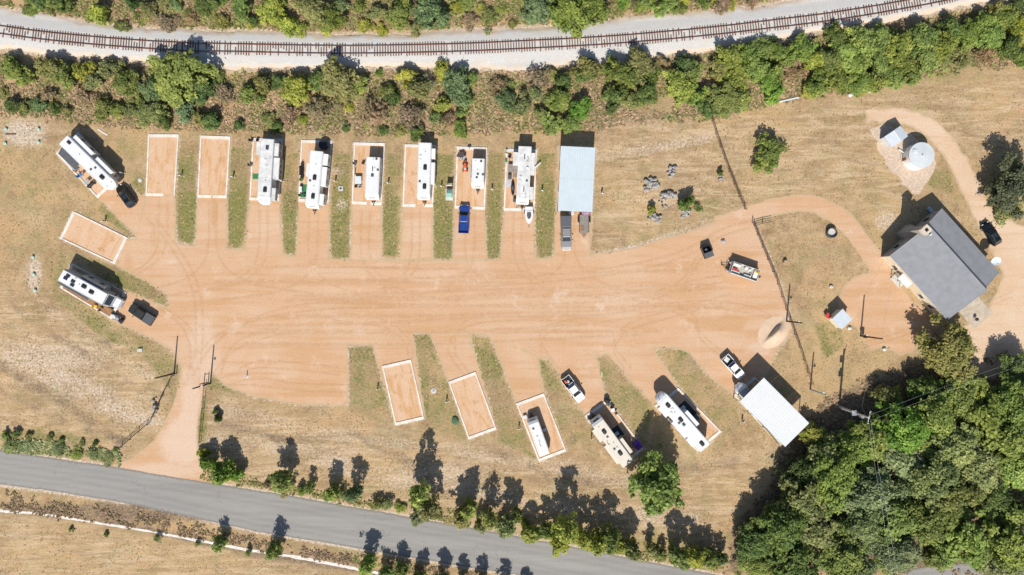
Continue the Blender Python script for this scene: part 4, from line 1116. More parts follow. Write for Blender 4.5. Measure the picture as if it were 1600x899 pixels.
rf.slab([(-hl,-hw,He),(hl,-hw,He),(hl,yr,zr),(-hl,yr,zr)], .14)
rf.slab([(-hl+.01,yr+.004,zr-.005),(hl-.01,yr+.004,zr-.005),(hl-.01,ys,zn),(-hl+.01,ys,zn)], .12)
rf.slab([(-hl+.02,ys+.004,zn-.01),(hl-.02,ys+.004,zn-.01),(hl-.02,hw,He-.32),(-hl+.02,hw,He-.32)], .12)
roofo = rf.build('roof', SHING, house)
m = MB(); m.cyl((-hl+.06, yr, zr+.0), (hl-.06, yr, zr+.0), .07, n=6); m.build('ridge_cap', SHING, roofo)
for q_ in ([(-hl-.04,-hw,He),(-hl-.04,yr,zr)], [(hl+.04,-hw,He),(hl+.04,yr,zr)], [(-hl-.02,yr+1.02,zn),(-hl-.02,hw,He-.32)], [(hl+.02,yr+1.02,zn),(hl+.02,hw,He-.32)]):
    m = MB(); m.cyl(q_[0], q_[1], .045, n=6); m.build('edge_trim', GREYW, roofo)
m = MB(); m.cyl((-hl+.05,-hw-.05,He-.06),(hl-.05,-hw-.05,He-.06),.06,n=8); m.build('gutter', GREYW, roofo)
cx_, cy_ = local(house, 1447.5, 359.5, 7.3)
m = MB()
m.loft([[(cx_-a, cy_-b, z), (cx_+a, cy_-b, z), (cx_+a, cy_+b, z), (cx_-a, cy_+b, z)] for z, a, b in ((0,1.0,1.25),(2.2,.95,1.15),(3.6,.68,.68),(6.3,.62,.62))])
ch = m.build('chimney', GREYSTONE, house)
m = MB(); m.loft([[(cx_-a, cy_-a, z), (cx_+a, cy_-a, z), (cx_+a, cy_+a, z), (cx_-a, cy_+a, z)] for z, a in ((6.301,.66),(7.1,.66),(7.12,.76),(7.4,.76))]); m.build('chimney_top', CHIM, ch)
m = MB(); m.box(cx_-.3, cx_+.3, cy_-.3, cy_+.3, 7.38, 7.44); m.build('flue', BLACK, ch)
vx, vy = local(house, 1454, 367, 5.8)
m = MB(); m.cyl((vx, vy, 5.2), (vx, vy, 6.0), .16, n=10); m.build('vent_pipe', WHITE, roofo)
for u in (-.62, -.3, .3, .62):
    m = MB(); m.box(hl*u-.5, hl*u+.5, -hw+ov-.09, -hw+ov-.04, 1.0, 2.3); wn = m.build('window', GLASS, house)
    m = MB()
    for a, b, c_, d_ in ((-.58,.58,.92,1.0),(-.58,.58,2.3,2.38)): m.box(hl*u+a, hl*u+b, -hw+ov-.12, -hw+ov-.051, c_, d_)
    for a in (-.58, .5): m.box(hl*u+a, hl*u+a+.08, -hw+ov-.12, -hw+ov-.051, 1.0, 2.3)
    m.build('frame', WHITE, wn)
for v in (-.55, -.1, .6):
    m = MB(); m.box(-hl+ov-.05, -hl+ov+.02, hw*v-.5, hw*v+.5, 1.0, 2.3); m.build('window', GLASS, house)
px_, py_ = local(house, 1413, 440, 2.7)
m = MB(); m.box(px_-1.3, px_+1.3, -hw-1.25, -hw+ov-.125, 2.62, 2.72); pc = m.build('porch_roof', WHITE, house)
for a in (-1.2, 1.2):
    m = MB(); m.cyl((px_+a, -hw-1.15, 0), (px_+a, -hw-1.15, 2.62), .06, n=8); m.build('post', WHITE, pc)
m = MB(); m.box(px_-.45, px_+.45, -hw+ov-.10, -hw+ov-.04, 0.15, 2.2); m.build('door', BROWNWOOD, house)
m = MB(); m.box(px_-1.3, px_+1.3, -hw-1.3, -hw+ov-.13, 0, .15); m.build('step', CONC, house)
gx, gy = local(house, 1400, 431, 1.2)      # open swing frame by the porch
t = thing('swing_frame', 'open dark frame standing at the cream wall beside the white porch roof', 'swing frame', (*W(1400, 431), 0), house.rotation_euler.z)
for a in (-.9, .9):
    for s in (-1, 1):
        m = MB(); m.cyl((a, s*.6, 0), (a*.9, 0, 1.9), .055, n=6); m.build('leg', STEEL, t)
m = MB(); m.cyl((-.85, 0, 1.9), (.85, 0, 1.9), .06, n=6); m.build('top_bar', STEEL, t)
m = MB(); m.box(-.6, .6, -.2, .2, .45, .5); m.build('seat', WOOD, t)
def ac_unit(label, p, mt=ALU, sc=1.0):
    t = thing('air_conditioner', label, 'air conditioner', (*W(*p), 0), house.rotation_euler.z)
    m = MB(); m.box(-.45*sc, .45*sc, -.45*sc, .45*sc, .05, .85, bev=.06); m.build('case', mt, t)
    m = MB(); m.cyl((0,0,.851),(0,0,.875), .34*sc, n=16); m.build('fan_grille', BLACK, t)
ac_unit('grey air conditioner in the shade at the house gable wall', (1406,378.5))
t = thing('rain_barrel', 'pale blue barrel lying at the gable end corner of the farmhouse', 'barrel', (*W(1453, 330), 0), house.rotation_euler.z)
m = MB(); m.cyl((-.9, 0, .4), (.9, 0, .4), .36, n=14); m.build('drum', mat('pale blue drum', (0.42,0.52,0.60), .5), t)
m = MB(); m.box(-.6, -.5, -.4, .4, 0.0, .12); m.box(.5, .6, -.4, .4, 0.0, .12); m.build('cradle', WOOD, t)
t = thing('satellite_dish', 'pale blue dish on a mast beside the right corner of the house roof', 'satellite dish', (*W(1536, 407), 0), 0)
m = MB(); m.cyl((0,0,0),(0,0,3.2), .06, n=8); m.build('mast', ALU, t)
m = MB()
rings = []
for k in range(6):
    r_ = .95*k/5+.02
    rings.append([(r_*math.cos(a), r_*math.sin(a)*.85-.35, 3.25+.35*(k/5)**2+.28*r_*math.sin(a)) for a in np.linspace(0, 2*PI, 18, endpoint=False)])
m.loft(rings, cap=False); m.loft([[(x, y, z-.03) for x, y, z in r_] for r_ in rings], cap=False); m.build('dish', ROOFBLUE, t)
m = MB(); m.cyl((0,-.3,3.25),(0,-.75,4.0),.03,n=6); m.box(-.07,.07,-.82,-.68,3.95,4.1); m.build('feed_arm', ALU, t)
m = MB(); c_ = Vector((*W(1522.5, 486), 0)); m.box(-2.9, 2.6, -2.4, 2.4, .02, .10)
o = m.build('concrete_slab', mat('dusty slab', (0.50,0.42,0.325), .9, 0, .14, .8)); o.location = c_; o.rotation_euler.z = house.rotation_euler.z
tag(o, 'square bare concrete slab at the right end of the farmhouse', 'concrete slab')
t = thing('barbecue', 'small black barbecue on the corner of the bare concrete slab', 'barbecue', (*W(1522, 499), .1), 0)
m = MB(); m.blob((0,0,.75), .35,.35,.28, random.Random(1), 12, 8, 0); m.build('kettle', BLACK, t)
for k in range(3):
    m = MB(); m.cyl((.12*math.cos(k*2.1), .12*math.sin(k*2.1), .6), (.3*math.cos(k*2.1), .3*math.sin(k*2.1), 0), .025, n=6); m.build('leg', STEEL, t)

# ------------------------------------------------------------------ water tank and outbuildings
tb = Vector((*W(1427.8, 246.6), 0))
t = thing('water_tank', 'round white water tank with a square hatch on a pale ring slab', 'water tank', tb)
m = MB(); m.cyl((0,0,.02),(0,0,.22), 2.62, n=48); m.build('base_slab', CONC, t)
m = MB(); m.cyl((0,0,.221),(0,0,2.55), 2.34, n=48); m.build('shell', mat('white tank steel', (0.72,0.73,0.72), .4, 0, .04, 1), t, False)
m = MB(); m.cyl((0,0,2.55),(0,0,2.62), 2.45, n=48); m.cyl((0,0,2.62),(0,0,2.80), 2.42, .12, n=48); rfm = m.build('roof', mat('pale tank roof', (0.54,0.575,0.585), .5, 0, .07, .6), t)
m = MB(); m.box(-1.75,-.95,.35,1.1,2.68,2.82,bev=.04); m.build('hatch', ROOFBLUE, rfm)
m = MB(); m.cyl((0,0,2.78),(0,0,2.95), .14, n=10); m.build('vent', GREYW, rfm)
for k, a in enumerate((2.55, 2.65)):
    m = MB(); m.cyl((2.46*math.cos(a),2.46*math.sin(a),.2),(2.46*math.cos(a),2.46*math.sin(a),2.9),.03,n=6); m.build('ladder_rail', ALU, t)
m = MB(); m.box(-2.47,-2.30,-.75,-.2,.23,1.5); m.build('rusty_panel', mat('rust patch', (0.33,0.13,0.04), .8, 0, .2, 3), t)
m = MB(); m.cyl((-2.3,.9,.5),(-3.1,1.5,.5),.09,n=8); m.cyl((-3.1,1.5,.5),(-3.1,1.5,.05),.09,n=8); m.build('pipe', WHITE, t)
def gable_shed(name, label, quad, he, zr_, roof_m, wall_m, mono=False):
    P = [Vector((*W(*p, he), 0)) for p in quad]; c = sum(P, Vector())/4
    e = P[1]-P[0]
    t = thing(name, label, 'shed', c, math.atan2(e.y, e.x))
    a = ((P[1]-P[0]).length+(P[2]-P[3]).length)/4; b = ((P[3]-P[0]).length+(P[2]-P[1]).length)/4
    m = MB(); o_ = .14
    if mono: prof = [(-b+o_, 0), (b-o_, 0), (b-o_, zr_-.08), (-b+o_, he-.08)]
    else: prof = [(-b+o_, 0), (b-o_, 0), (b-o_, he-.08), (0, zr_-.08), (-b+o_, he-.08)]
    m.loft([[(x, y, z) for y, z in prof] for x in (-a+o_, a-o_)]); m.build('wall', wall_m, t)
    m = MB()
    if mono: m.slab([(-a,-b,he),(a,-b,he),(a,b,zr_),(-a,b,zr_)], .07)
    else:
        m.slab([(-a,-b,he),(a,-b,he),(a,-.003,zr_),(-a,-.003,zr_)], .06); m.slab([(-a,.003,zr_),(a,.003,zr_),(a,b,he),(-a,b,he)], .06)
    r_ = m.build('roof', roof_m, t)
    if not mono:
        m = MB(); m.cyl((-a,0,zr_+.02),(a,0,zr_+.02), .05, n=6); m.build('ridge_cap', WHITE, r_)
    return t, a, b
SHEDR = mat('galvanised shed roof', (0.50, 0.545, 0.585), .45, 0, .06, 1.2)
t, a, b = gable_shed('pump_house', 'small gabled metal shed beside the round white water tank', [(1392.7,228.8),(1381.5,212.6),(1407.8,197.6),(1419.8,214.6)], 2.2, 2.6, SHEDR, WHITED)
m = MB(); m.box(-a+.09, -a+.139, -.4, .4, .05, 1.9); m.build('door', ALU, t)
t, a, b = gable_shed('garden_shed', 'small white shed with a pale metal roof and red tools at its corner', [(1298.5,499),(1315.5,483),(1331.6,498.5),(1316.5,514.6)], 2.3, 2.55, SHEDR, mat('cream painted boards', (0.72,0.66,0.54), .6, 0, .06, 2), mono=True)
m = MB(); m.box(-.4, .4, -b+.09, -b+.139, .05, 1.9); m.build('door', WHITE, t)
t = thing('feed_hopper', 'faded red hopper half in shadow behind the small white shed', 'hopper', (*W(1291.5, 494), 0), .9)
m = MB(); m.loft([[(-.3,-.35,.4),(.3,-.35,.4),(.3,.35,.4),(-.3,.35,.4)],[(-.5,-.6,.85),(.4,-.6,.85),(.5,.6,.85),(-.4,.6,.85)]]); m.build('bin', RED, t)
for sx in (-.25, .25):
    for sy in (-.3, .3):
        m = MB(); m.cyl((sx, sy, 0), (sx, sy, .42), .05, n=6); m.build('leg', STEEL, t)

# ------------------------------------------------------------------ poles and wires
def pole(label, base, h=7.3, shape='lamp', mt=POLE, light=True):
    t = thing('yard_pole', label, 'pole', (*W(*base), 0), 0, 'dark yard light poles')
    m = MB(); m.cyl((0,0,0),(0,0,h), .17, .12, n=10); m.build('mast', mt, t)
    if light:
        m = MB(); m.cyl((0,0,h*.62),(.35,.1,h*.64), .04, n=6); m.box(.30,.60,-.02,.22,h*.61,h*.66,bev=.02); m.build('lamp', WHITE, t)
    return t
pole('dark yard pole at the left side of the driveway mouth', (272.3,583.6), 7.2, light=False)
pole('dark yard pole at the right side of the driveway mouth', (329,598.7), 7.4)
pole('dark yard pole on the fence line above the dirt heap', (1229,502), 7.2)
t = pole('dark yard pole with a white meter box, right of the small white shed', (1344.7,525), 7.9, light=False)
m = MB(); m.box(.22,.62,-.12,.32,.0,1.5,bev=.03); m.build('meter_box', WHITE, t)
m = MB(); m.box(-.3,.3,-.30,-.18,1.4,2.0); m.build('switch_box', BLACK, t)
pole('grey yard pole at the end of the fence near the woods', (1266,609), 7.2, mt=GPOLE)
def h_brace(label, p, q_, h=1.5):
    a = Vector((*W(*p), 0)); b = Vector((*W(*q_), 0)); c = (a+b)/2
    t = thing('gate_brace', label, 'fence brace', c, 0)
    for v in (a, b):
        m = MB(); m.cyl(v-c, v-c+Vector((0,0,h)), .09, n=8); m.build('post', STEEL, t)
    m = MB(); m.cyl(a-c+Vector((0,0,h*.85)), b-c+Vector((0,0,h*.85)), .06, n=6); m.build('rail', STEEL, t)
h_brace('short dark brace between two posts left of the driveway mouth', (272.8,584.5), (276,583.5), 1.7)
h_brace('short dark brace between two posts right of the driveway mouth', (319,598.5), (325.5,597.5), 2.0)
pb = Vector((*W(1311, 636), 0))
up = thing('power_pole', 'tall grey power pole with a crossarm and transformer at the wood edge', 'power pole', pb)
Hp = 11.2
m = MB(); m.cyl((0,0,0),(0,0,Hp), .24, .17, n=10); m.build('mast', GPOLE, up)
m = MB(); m.box(-1.2,1.2,-.06,.06,Hp-.5,Hp-.35,rz=1.35,c=(.2,0)); arm = m.build('crossarm', GPOLE, up)
for k in (-1.05, 0.3, 1.05):
    m = MB(); m.cyl((.2+.22*k, k, Hp-.35), (.2+.22*k, k, Hp-.1), .06, n=8); m.build('insulator', WHITE, arm)
m = MB(); m.cyl((-.42,-.1,Hp-2.2),(-.42,-.1,Hp-1.3), .3, n=12); m.build('transformer', ALU, up)
m = MB(); m.cyl((-.3,.35,Hp-4.6),(-.3,.35,Hp-4.1), .22, n=10); m.box(-.7,.2,-.5,.5,Hp-4.8,Hp-4.7); m.build('bracket', ALU, up)
def wire(name, label, pts, r_=0.022, group=None):
    m = MB()
    for a, b in zip(pts[:-1], pts[1:]):
        n_ = 12; a = Vector(a); b = Vector(b); prev = None; sag = (b-a).length*.018
        for k in range(n_+1):
            u = k/n_; p = a.lerp(b, u) - Vector((0,0,sag*4*u*(1-u)))
            if prev is not None: m.cyl(prev, p, r_, n=5, cap=False)
            prev = p
    o = m.build(name, ALUW)
    return tag(o, label, 'power line', group)
ALUW = mat('aluminium cable', (0.42, 0.44, 0.44), .5, .3)
top = pb + Vector((.3, .5, Hp-.1))
wire('power_line', 'upper one of the two wires running right over the woods', [top, V(1640, 547, 10.4)], .012)
wire('power_line', 'lower one of the two wires running right over the woods', [top+Vector((.1,-1.0,0)), V(1640, 556, 10.4)], .012)
wire('power_line', 'left one of the two wires running down over the tree crowns', [top+Vector((-.2,-.9,-.3)), V(1378, 790, 10.6), V(1402, 940, 10.6)], .012)
wire('power_line', 'right one of the two wires running down over the tree crowns', [top+Vector((.2,-.9,-.3)), V(1384, 790, 10.6), V(1412, 940, 10.6)], .012)
wire('power_line', 'short slack wire from the power pole down to the lit ground above it', [top+Vector((-.3,-.4,-1)), V(1347, 636, 8.5), V(1361, 572, 0.2)], .018)
wire('power_line', 'thin service wire from the meter pole to the house corner', [Vector((*W(1344.7,525),7.6)), Vector((*W(1396,428,3.5),3.5))], .012)

# ------------------------------------------------------------------ fences
def fence(label, pts, h=1.35, gap=2.6, rails=3, name='pipe_fence', mt=None, gate=None):
    mt = mt or STEEL
    P = PW(pts); o = P[0]
    t = thing(name, label, 'fence', (o[0], o[1], 0))
    st = resample(P, gap)
    for x, y, a in st:
        m = MB(); m.cyl((x-o[0], y-o[1], 0), (x-o[0], y-o[1], h+.05), .065, n=7); m.build('post', mt, t)
    for k in range(rails):
        z = h*(1-k*.36)
        m = MB()
        for a, b in zip(P[:-1], P[1:]):
            m.cyl((a[0]-o[0], a[1]-o[1], z), (b[0]-o[0], b[1]-o[1], z), .05 if k == 0 else .04, n=6)
        m.build('rail', mt, t)
    return t
RFENCE = mat('rusty pipe', (0.13, 0.07, 0.05), .7, .2, .2, 2)
fence('rusty pipe fence crossing the dry field above the house drive', [(1112,190),(1122,222),(1136,262),(1152,302),(1164,329)], mt=RFENCE)
fence('rusty pipe fence from the drive down past the dirt heap to the woods', [(1175,348),(1190,385),(1212,437),(1231,495),(1250,548),(1267,600)], mt=RFENCE)
fence('short pipe gate opened along the drive at the fence end', [(1178,353),(1190,349.5),(1204,347)], 1.25, 1.7, 4, 'pipe_gate', RFENCE)
fence('low wire and post fence left of the driveway', [(272,587),(258,613),(248,636),(238,658),(216,676),(190,699)], 1.1, 2.2, 2, 'post_fence', STEEL)
fence('low wire and post fence right of the driveway', [(322,602),(319,640),(314,692)], 1.1, 2.2, 2, 'post_fence', STEEL)

# ------------------------------------------------------------------ hookups, utility boxes, lids
def pedestal(label, p):
    t = thing('hookup_post', label, 'hookup post', (*W(*p), 0), 0, 'utility hookup posts beside the pads')
    m = MB(); m.box(-.08,.08,-.08,.08,0,1.15); m.build('post', WOOD, t)
    m = MB(); m.box(-.16,.16,-.21,-.085,.55,1.3,bev=.02); bx = m.build('meter_box', WHITE, t)
    m = MB(); m.cyl((.35,-.15,0),(.35,-.15,.35), .07, n=8); m.build('water_riser', WHITE, t)
PEDS = [((193,270),'white hookup post at the nose of the leftmost long trailer'),((284.5,274.5),'white hookup post between the two empty upright pads'),((365,276),'white hookup post left of the grey topped trailer'),
 ((442,283),'white hookup post between the grey topped trailer and the green mat pad'),((524.5,283),'white hookup post right of the trailer with three slide-outs'),((607,286),'white hookup post right of the trailer with the pale table'),
 ((690,291),'white hookup post left of the pale green utility box'),((768.8,296),'white hookup post right of the shortest top row trailer'),((847,298),'white hookup post left of the blue grey carport'),
 ((940,302),'white hookup post right of the blue grey carport'),((165,345.5),'white hookup post at the empty tilted pad on the left'),((590.5,606.5),'white hookup post left of the left empty bottom pad'),
 ((698,626),'white hookup post left of the right empty bottom pad'),((810.8,668),'white hookup post beside the smallest bottom row trailer'),((924,684),'white hookup post left of the beige roofed trailer'),((1159.5,657),'white hookup post left of the white carport')]
for p, l in PEDS: pedestal(l, p)
t = thing('utility_box', 'pale green padmount utility box on a slab between two pads', 'utility box', (*W(702.4,304), 0))
m = MB(); m.box(-.75,.75,-1.2,1.1,.02,.14); m.build('slab', CONC, t)
m = MB(); m.box(-.55,.55,-.75,.75,.14,1.05,bev=.06); m.build('case', GREENP, t)
m = MB(); m.box(-.5,.5,.1,.7,1.051,1.09); m.build('lid', mat('dark green lid', (0.10,0.20,0.17), .5), t)
t = thing('meter_rack', 'white meter rack behind the pale green utility box', 'meter rack', (*W(703,290.5), 0))
for s in (-1, 1):
    m = MB(); m.cyl((s*.5,0,0),(s*.5,0,1.9),.06,n=6); m.build('post', WOOD, t)
m = MB(); m.box(-.55,.55,-.16,-.062,.7,1.85,bev=.03); m.build('panel', WHITE, t)
def lid(label, p, r_=.29):
    t = thing('septic_lid', label, 'septic lid', (*W(*p), 0), 0, 'pale green septic lids')
    m = MB(); m.cyl((0,0,0),(0,0,.3), r_, r_*.97, n=18); m.build('riser', GREENP, t)
    m = MB(); m.cyl((0,0,.30),(0,0,.34), r_*1.06, n=18); m.cyl((0,0,.34),(0,0,.40), r_*.9, r_*.4, n=18); m.build('cover', mat('sun bleached green', (0.42,0.56,0.48), .5), t)
for p, l in (((10,202.5),'pale green septic lid, upper left of the four in the bare patch'),((61,202.5),'pale green septic lid, upper right of the four in the bare patch'),((9,224.8),'pale green septic lid, lower left of the four in the bare patch'),
             ((61,222.8),'pale green septic lid, lower right of the four in the bare patch'),((52.3,402.3),'pale green septic lid, topmost of three beside the motorhome'),((53.6,429.3),'pale green septic lid, middle one of three beside the motorhome'),((55.5,454.2),'pale green septic lid, lowest of three beside the motorhome')): lid(l, p)
m = MB(); m.cyl((-1,0,.08),(1,0,.08),.09,n=8); o = m.build('drain_pipe', STEEL); o.location = (*W(17.5,210),0); tag(o, 'short dark pipe lying between the septic lids in the bare patch', 'pipe')
m = MB(); m.box(-1.1,1.1,-.14,.14,.02,.09); o = m.build('loose_plank', PLANK); o.location = (*W(160.5,207),0); o.rotation_euler.z = -.55; tag(o, 'pale loose plank lying in the dry grass above the leftmost trailer', 'plank')
t = thing('well_cover', 'small concrete cleanout cover in the green strip right of the green mat pad', 'well cover', (*W(532.5,295), 0))
m = MB(); m.box(-.45,.45,-.45,.45,.02,.14); m.build('slab', CONC, t); m = MB(); m.cyl((0,0,.14),(0,0,.20),.22,n=14); m.build('lid', DKGREY, t)
t = thing('well_cover', 'round concrete cleanout cover in the pale spot between the empty bottom pads', 'well cover', (*W(677.5,611), 0))
m = MB(); m.cyl((0,0,.02),(0,0,.12),.55,n=18); m.build('slab', CONC, t); m = MB(); m.cyl((0,0,.12),(0,0,.2),.25,n=14); m.build('lid', GREYW, t)
t = thing('well_cover', 'small round cover in the bare spot right of the leftmost long trailer', 'well cover', (*W(219,282), 0))
m = MB(); m.cyl((0,0,.02),(0,0,.12),.4,n=18); m.build('slab', CONC, t); m = MB(); m.cyl((0,0,.12),(0,0,.2),.2,n=14); m.build('lid', ROOFBLUE, t)
m = MB(); m.blob((0,0,.12), .7,.9,.3, random.Random(3), 10, 6, .1, zmin=-.1); o = m.build('grass_tuft', mat('dull dark green tuft', (0.06,0.12,0.06), .7)); o.location = (*W(711.5,657.5),0); o.rotation_euler.z = .3
tag(o, 'dull green grass tuft beside the right empty bottom pad', 'grass tuft')  # a grass tuft built as a single dark green blob, no box here
m = MB(); m.box(-.5,.5,-.3,.3,0,.25,bev=.05); o = m.build('rubble_block', CONC); o.location = (*W(219,547),0); tag(o, 'pale stone block in the grass below the dark green grey pickup', 'stone block')
t = thing('marker_post', 'short white marker post in the dirt below the plaza on the right of the driveway', 'marker post', (*W(386,588), 0))
m = MB(); m.cyl((0,0,0),(0,0,1.1),.09,n=8); m.build('post', WHITE, t); m = MB(); m.cyl((0,0,0),(0,0,.06),.35,n=12); m.build('foot', CONC, t)

# ------------------------------------------------------------------ camp clutter
def chair(label, p, rz, col, sc=1.0):
    t = thing('camp_chair', label, 'camp chair', (*W(*p), .06), rz)
    m = MB(); m.box(-.26,.26,-.26,.26,.42,.47,bev=.02); m.build('seat', col, t)
    m = MB(); m.slab([(-.26,-.25,.46),(-.26,.25,.46),(-.40,.25,.95),(-.40,-.25,.95)], .03); m.build('backrest', col, t)
    for sx in (-.22,.22):
        for sy in (-.22,.22):
            m = MB(); m.cyl((sx*1.1,sy*1.1,0),(sx,sy,.43),.02,n=5); m.build('leg', STEEL, t)
    t.scale = (sc, sc, sc)
def table(label, p, rz, a, b, h, top, cat='table', legs=STEEL, base_z=.05):
    t = thing('folding_table', label, cat, (*W(*p), base_z), rz)
    m = MB(); m.box(-a,a,-b,b,h-.05,h,bev=.02); m.build('tabletop', top, t)
    for sx in (-1,1):
        for sy in (-1,1):
            m = MB(); m.cyl((sx*(a-.1),sy*(b-.1),0),(sx*(a-.1),sy*(b-.1),h-.05),.03,n=6); m.build('leg', legs, t)
    return t
table('pale square table on the pad left of the trailer without slide-outs', (560.8,282.5), 0, .65, .75, .75, mat('pale grey tabletop', (0.60,0.66,0.67), .5))
chair('dark camp chair just below the pale square table', (557,291), 1.5, DKGREY); chair('grey camp chair below the right corner of the pale square table', (562.5,291.5), 1.9, GREYW)
chair('dark chair at the upper left corner of the pale table pad', (556,256), 0, DKGREY); chair('dark chair at the trailer wall opposite the pale table pad corner', (568,255.5), 3, STEEL)
fence('string of low posts along the left edge of the pale table pad', [(555,258),(556,266),(555.5,274)], .6, .9, 1, 'low_fence', STEEL)
m = MB(); m.box(-.85,.85,-1.25,1.25,.055,.075); o = m.build('outdoor_mat', MATGREEN); o.location = (*W(477,298.5),0); tag(o, 'bright green outdoor mat beside the white trailer', 'mat')
m = MB(); m.box(-.3,.3,-.55,.55,0,.75,bev=.05); o = m.build('storage_chest', WHITE); o.location = (*W(471,296.5),.07); tag(o, 'white storage chest standing on the green mat', 'chest')
chair('green camp chair at the lower edge of the green mat', (471.5,305), .4, mat('dark green canvas', (0.02,0.10,0.05), .8)); chair('green camp chair at the lower right of the green mat', (477,305.5), 2.2, mat('dark green canvas', (0.02,0.10,0.05), .8))
t = thing('barbecue_smoker', 'long black covered smoker at the left edge of the green mat pad', 'smoker', (*W(472.5,268), .05), PI/2)
m = MB(); m.cyl((-.9,0,.85),(.9,0,.85),.34,n=14); m.build('barrel', BLACK, t); m = MB(); m.cyl((.6,0,1.1),(.6,0,1.7),.07,n=8); m.build('chimney', BLACK, t)
for sx in (-.7,.7):
    m = MB(); m.box(sx-.04,sx+.04,-.3,.3,0,.6); m.build('leg', STEEL, t)
t = thing('potted_plant', 'potted plants between the smoker and the green mat', 'potted plant', (*W(472.5,281), .05))
m = MB(); m.cyl((0,0,0),(0,0,.4),.2,.27,n=12); m.build('pot', mat('terracotta', (0.42,0.18,0.09), .8), t); m = MB(); m.blob((0,0,.65),.4,.4,.35,random.Random(9),10,7,.3); m.build('foliage', mat('pot leaves', (0.07,0.13,0.03), .8, 0, .3, 6), t)
t = thing('trampoline', 'round black trampoline in the shade at the top of the green mat pad', 'trampoline', (*W(508,227.5), .05))
m = MB(); m.torus((0,0,.75), 1.0,.05,28,6); m.build('rim', STEEL, t); m = MB(); m.cyl((0,0,.72),(0,0,.74),.98,n=28); m.build('jumping_mat', mat('black mesh bed', (0.012,0.018,0.026), .4), t)
for k in range(6):
    m = MB(); m.cyl((math.cos(k*1.047),math.sin(k*1.047),0),(math.cos(k*1.047),math.sin(k*1.047),.72),.03,n=5); m.build('leg', STEEL, t)
chair('dark camp chair at the upper left corner of the grey topped trailer pad', (394.5,220), 0, BLACK); chair('dark camp chair behind the left slide-out of the grey topped trailer', (403.5,219.5), 1.6, BLACK)
chair('dark camp chair on the left board of the grey topped trailer pad', (393,258.5), 0, DKGREY)
m = MB(); m.box(-.6,.6,-.5,.5,0,.05); o = m.build('door_mat', MATGREEN); o.location = (*W(400,276),.05); tag(o, 'dark green door mat on the left of the grey topped trailer', 'mat')
# short trailer pad
t = table('dark round picnic table at the top left of the orange mower pad', (722,243), .3, .55, .5, .74, mat('dark brown top', (0.07,0.05,0.045), .6))
for k, (dx, dy) in enumerate(((-4.2,1.5),(4.2,-.5),(-1.5,5.5),(2.8,4.8))):
    chair(['dark chair left of the dark picnic table','dark chair right of the dark picnic table','grey chair below left of the dark picnic table','grey chair below right of the dark picnic table'][k], (722+dx,243+dy), k*1.4, DKGREY if k < 2 else GREYW)
t = thing('riding_mower', 'orange red riding mower on the pad beside the short trailer', 'riding mower', (*W(727,261.5), .05), PI/2)
m = MB(); m.box(-.95,-.35,-.32,.32,.35,.7,bev=.08); m.build('rear_body', ORANGE, t); m = MB(); m.box(-.25,.75,-.27,.27,.35,.85,bev=.1); m.build('bonnet', ORANGE, t)
m = MB(); m.cyl((-.15,0,.25),(-.15,0,.34),.42,n=18); m.build('mower_deck', ALU, t); m = MB(); m.box(-.62,-.25,-.24,.24,.71,.85,bev=.05); m.build('seat', GREYROOF, t); m = MB(); m.box(.76,1.3,-.3,.3,.25,.6,bev=.06); m.build('front_bin', mat('brown bin', (0.16,0.07,0.04), .7), t)
for sx, r_ in ((-.65,.3),(.55,.2)):
    for s in (-1,1): wheel_at(t, sx, s*.42, r_, .18)
t = thing('sign_post', 'white post with a small sign at the top edge of the orange mower pad', 'sign post', (*W(733,235.5), .05)); m = MB(); m.cyl((0,0,0),(0,0,1.3),.05,n=8); m.build('post', WHITE, t)
m = MB(); m.box(-.35,.35,-.06,.0,.8,1.3,bev=.02); m.build('sign_board', WHITE, t)
# stained trailer pad
t = thing('wooden_steps', 'grey wooden landing with steps at the side of the stained trailer', 'steps', (*W(802,264.5), .05))
m = MB(); m.box(-1.0,1.0,-.75,.75,.75,.85); m.build('landing', WOOD, t)
for k in range(3):
    m = MB(); m.box(-.1+.0,1.0,-.78-.28*(k+1),-.78-.28*k,.52-.22*k,.58-.22*k); m.build('tread', WOOD, t)
for sx in (-.9,.9):
    for sy in (-.65,.65):
        m = MB(); m.box(sx-.05,sx+.05,sy-.05,sy+.05,0,1.5 if sy > 0 else .75); m.build('post', WOOD, t)
m = MB(); m.box(-.95,.95,.62,.68,1.5,1.56); m.build('handrail', WOOD, t)
m = MB(); m.box(-.35,.35,-.45,.45,0,.55,bev=.05); o = m.build('cool_box', DKGREY); o.location = (*W(796.5,277),.05); tag(o, 'dark cool box below the wooden landing of the stained trailer', 'cool box')
m = MB(); m.cyl((0,0,.05),(0,0,.08),.6,n=24); o = m.build('round_mat', GREYROOF); o.location = (*W(793.5,287),0); o.scale = (1.1,1.3,1); tag(o, 'pale grey oval mat left of the covered jet ski', 'mat')
t = thing('covered_kayak', 'slim black kayak lying on the pad left of the stained trailer', 'kayak', (*W(801.3,294.5), .06), PI/2)
m = MB(); rings = [[(x, w_*math.cos(a), .32+.3*math.sin(a)*(1 if math.sin(a) > 0 else .9)) for a in np.linspace(0,2*PI,12,endpoint=False)] for x, w_ in ((-1.45,.06),(-1.1,.26),(-.4,.36),(.4,.36),(1.1,.26),(1.45,.06))]
m.loft(rings); m.build('hull', BLACK, t); m = MB(); m.box(-.5,.3,-.2,.2,.60,.635,bev=.02); m.build('cockpit_cover', DKGREY, t)
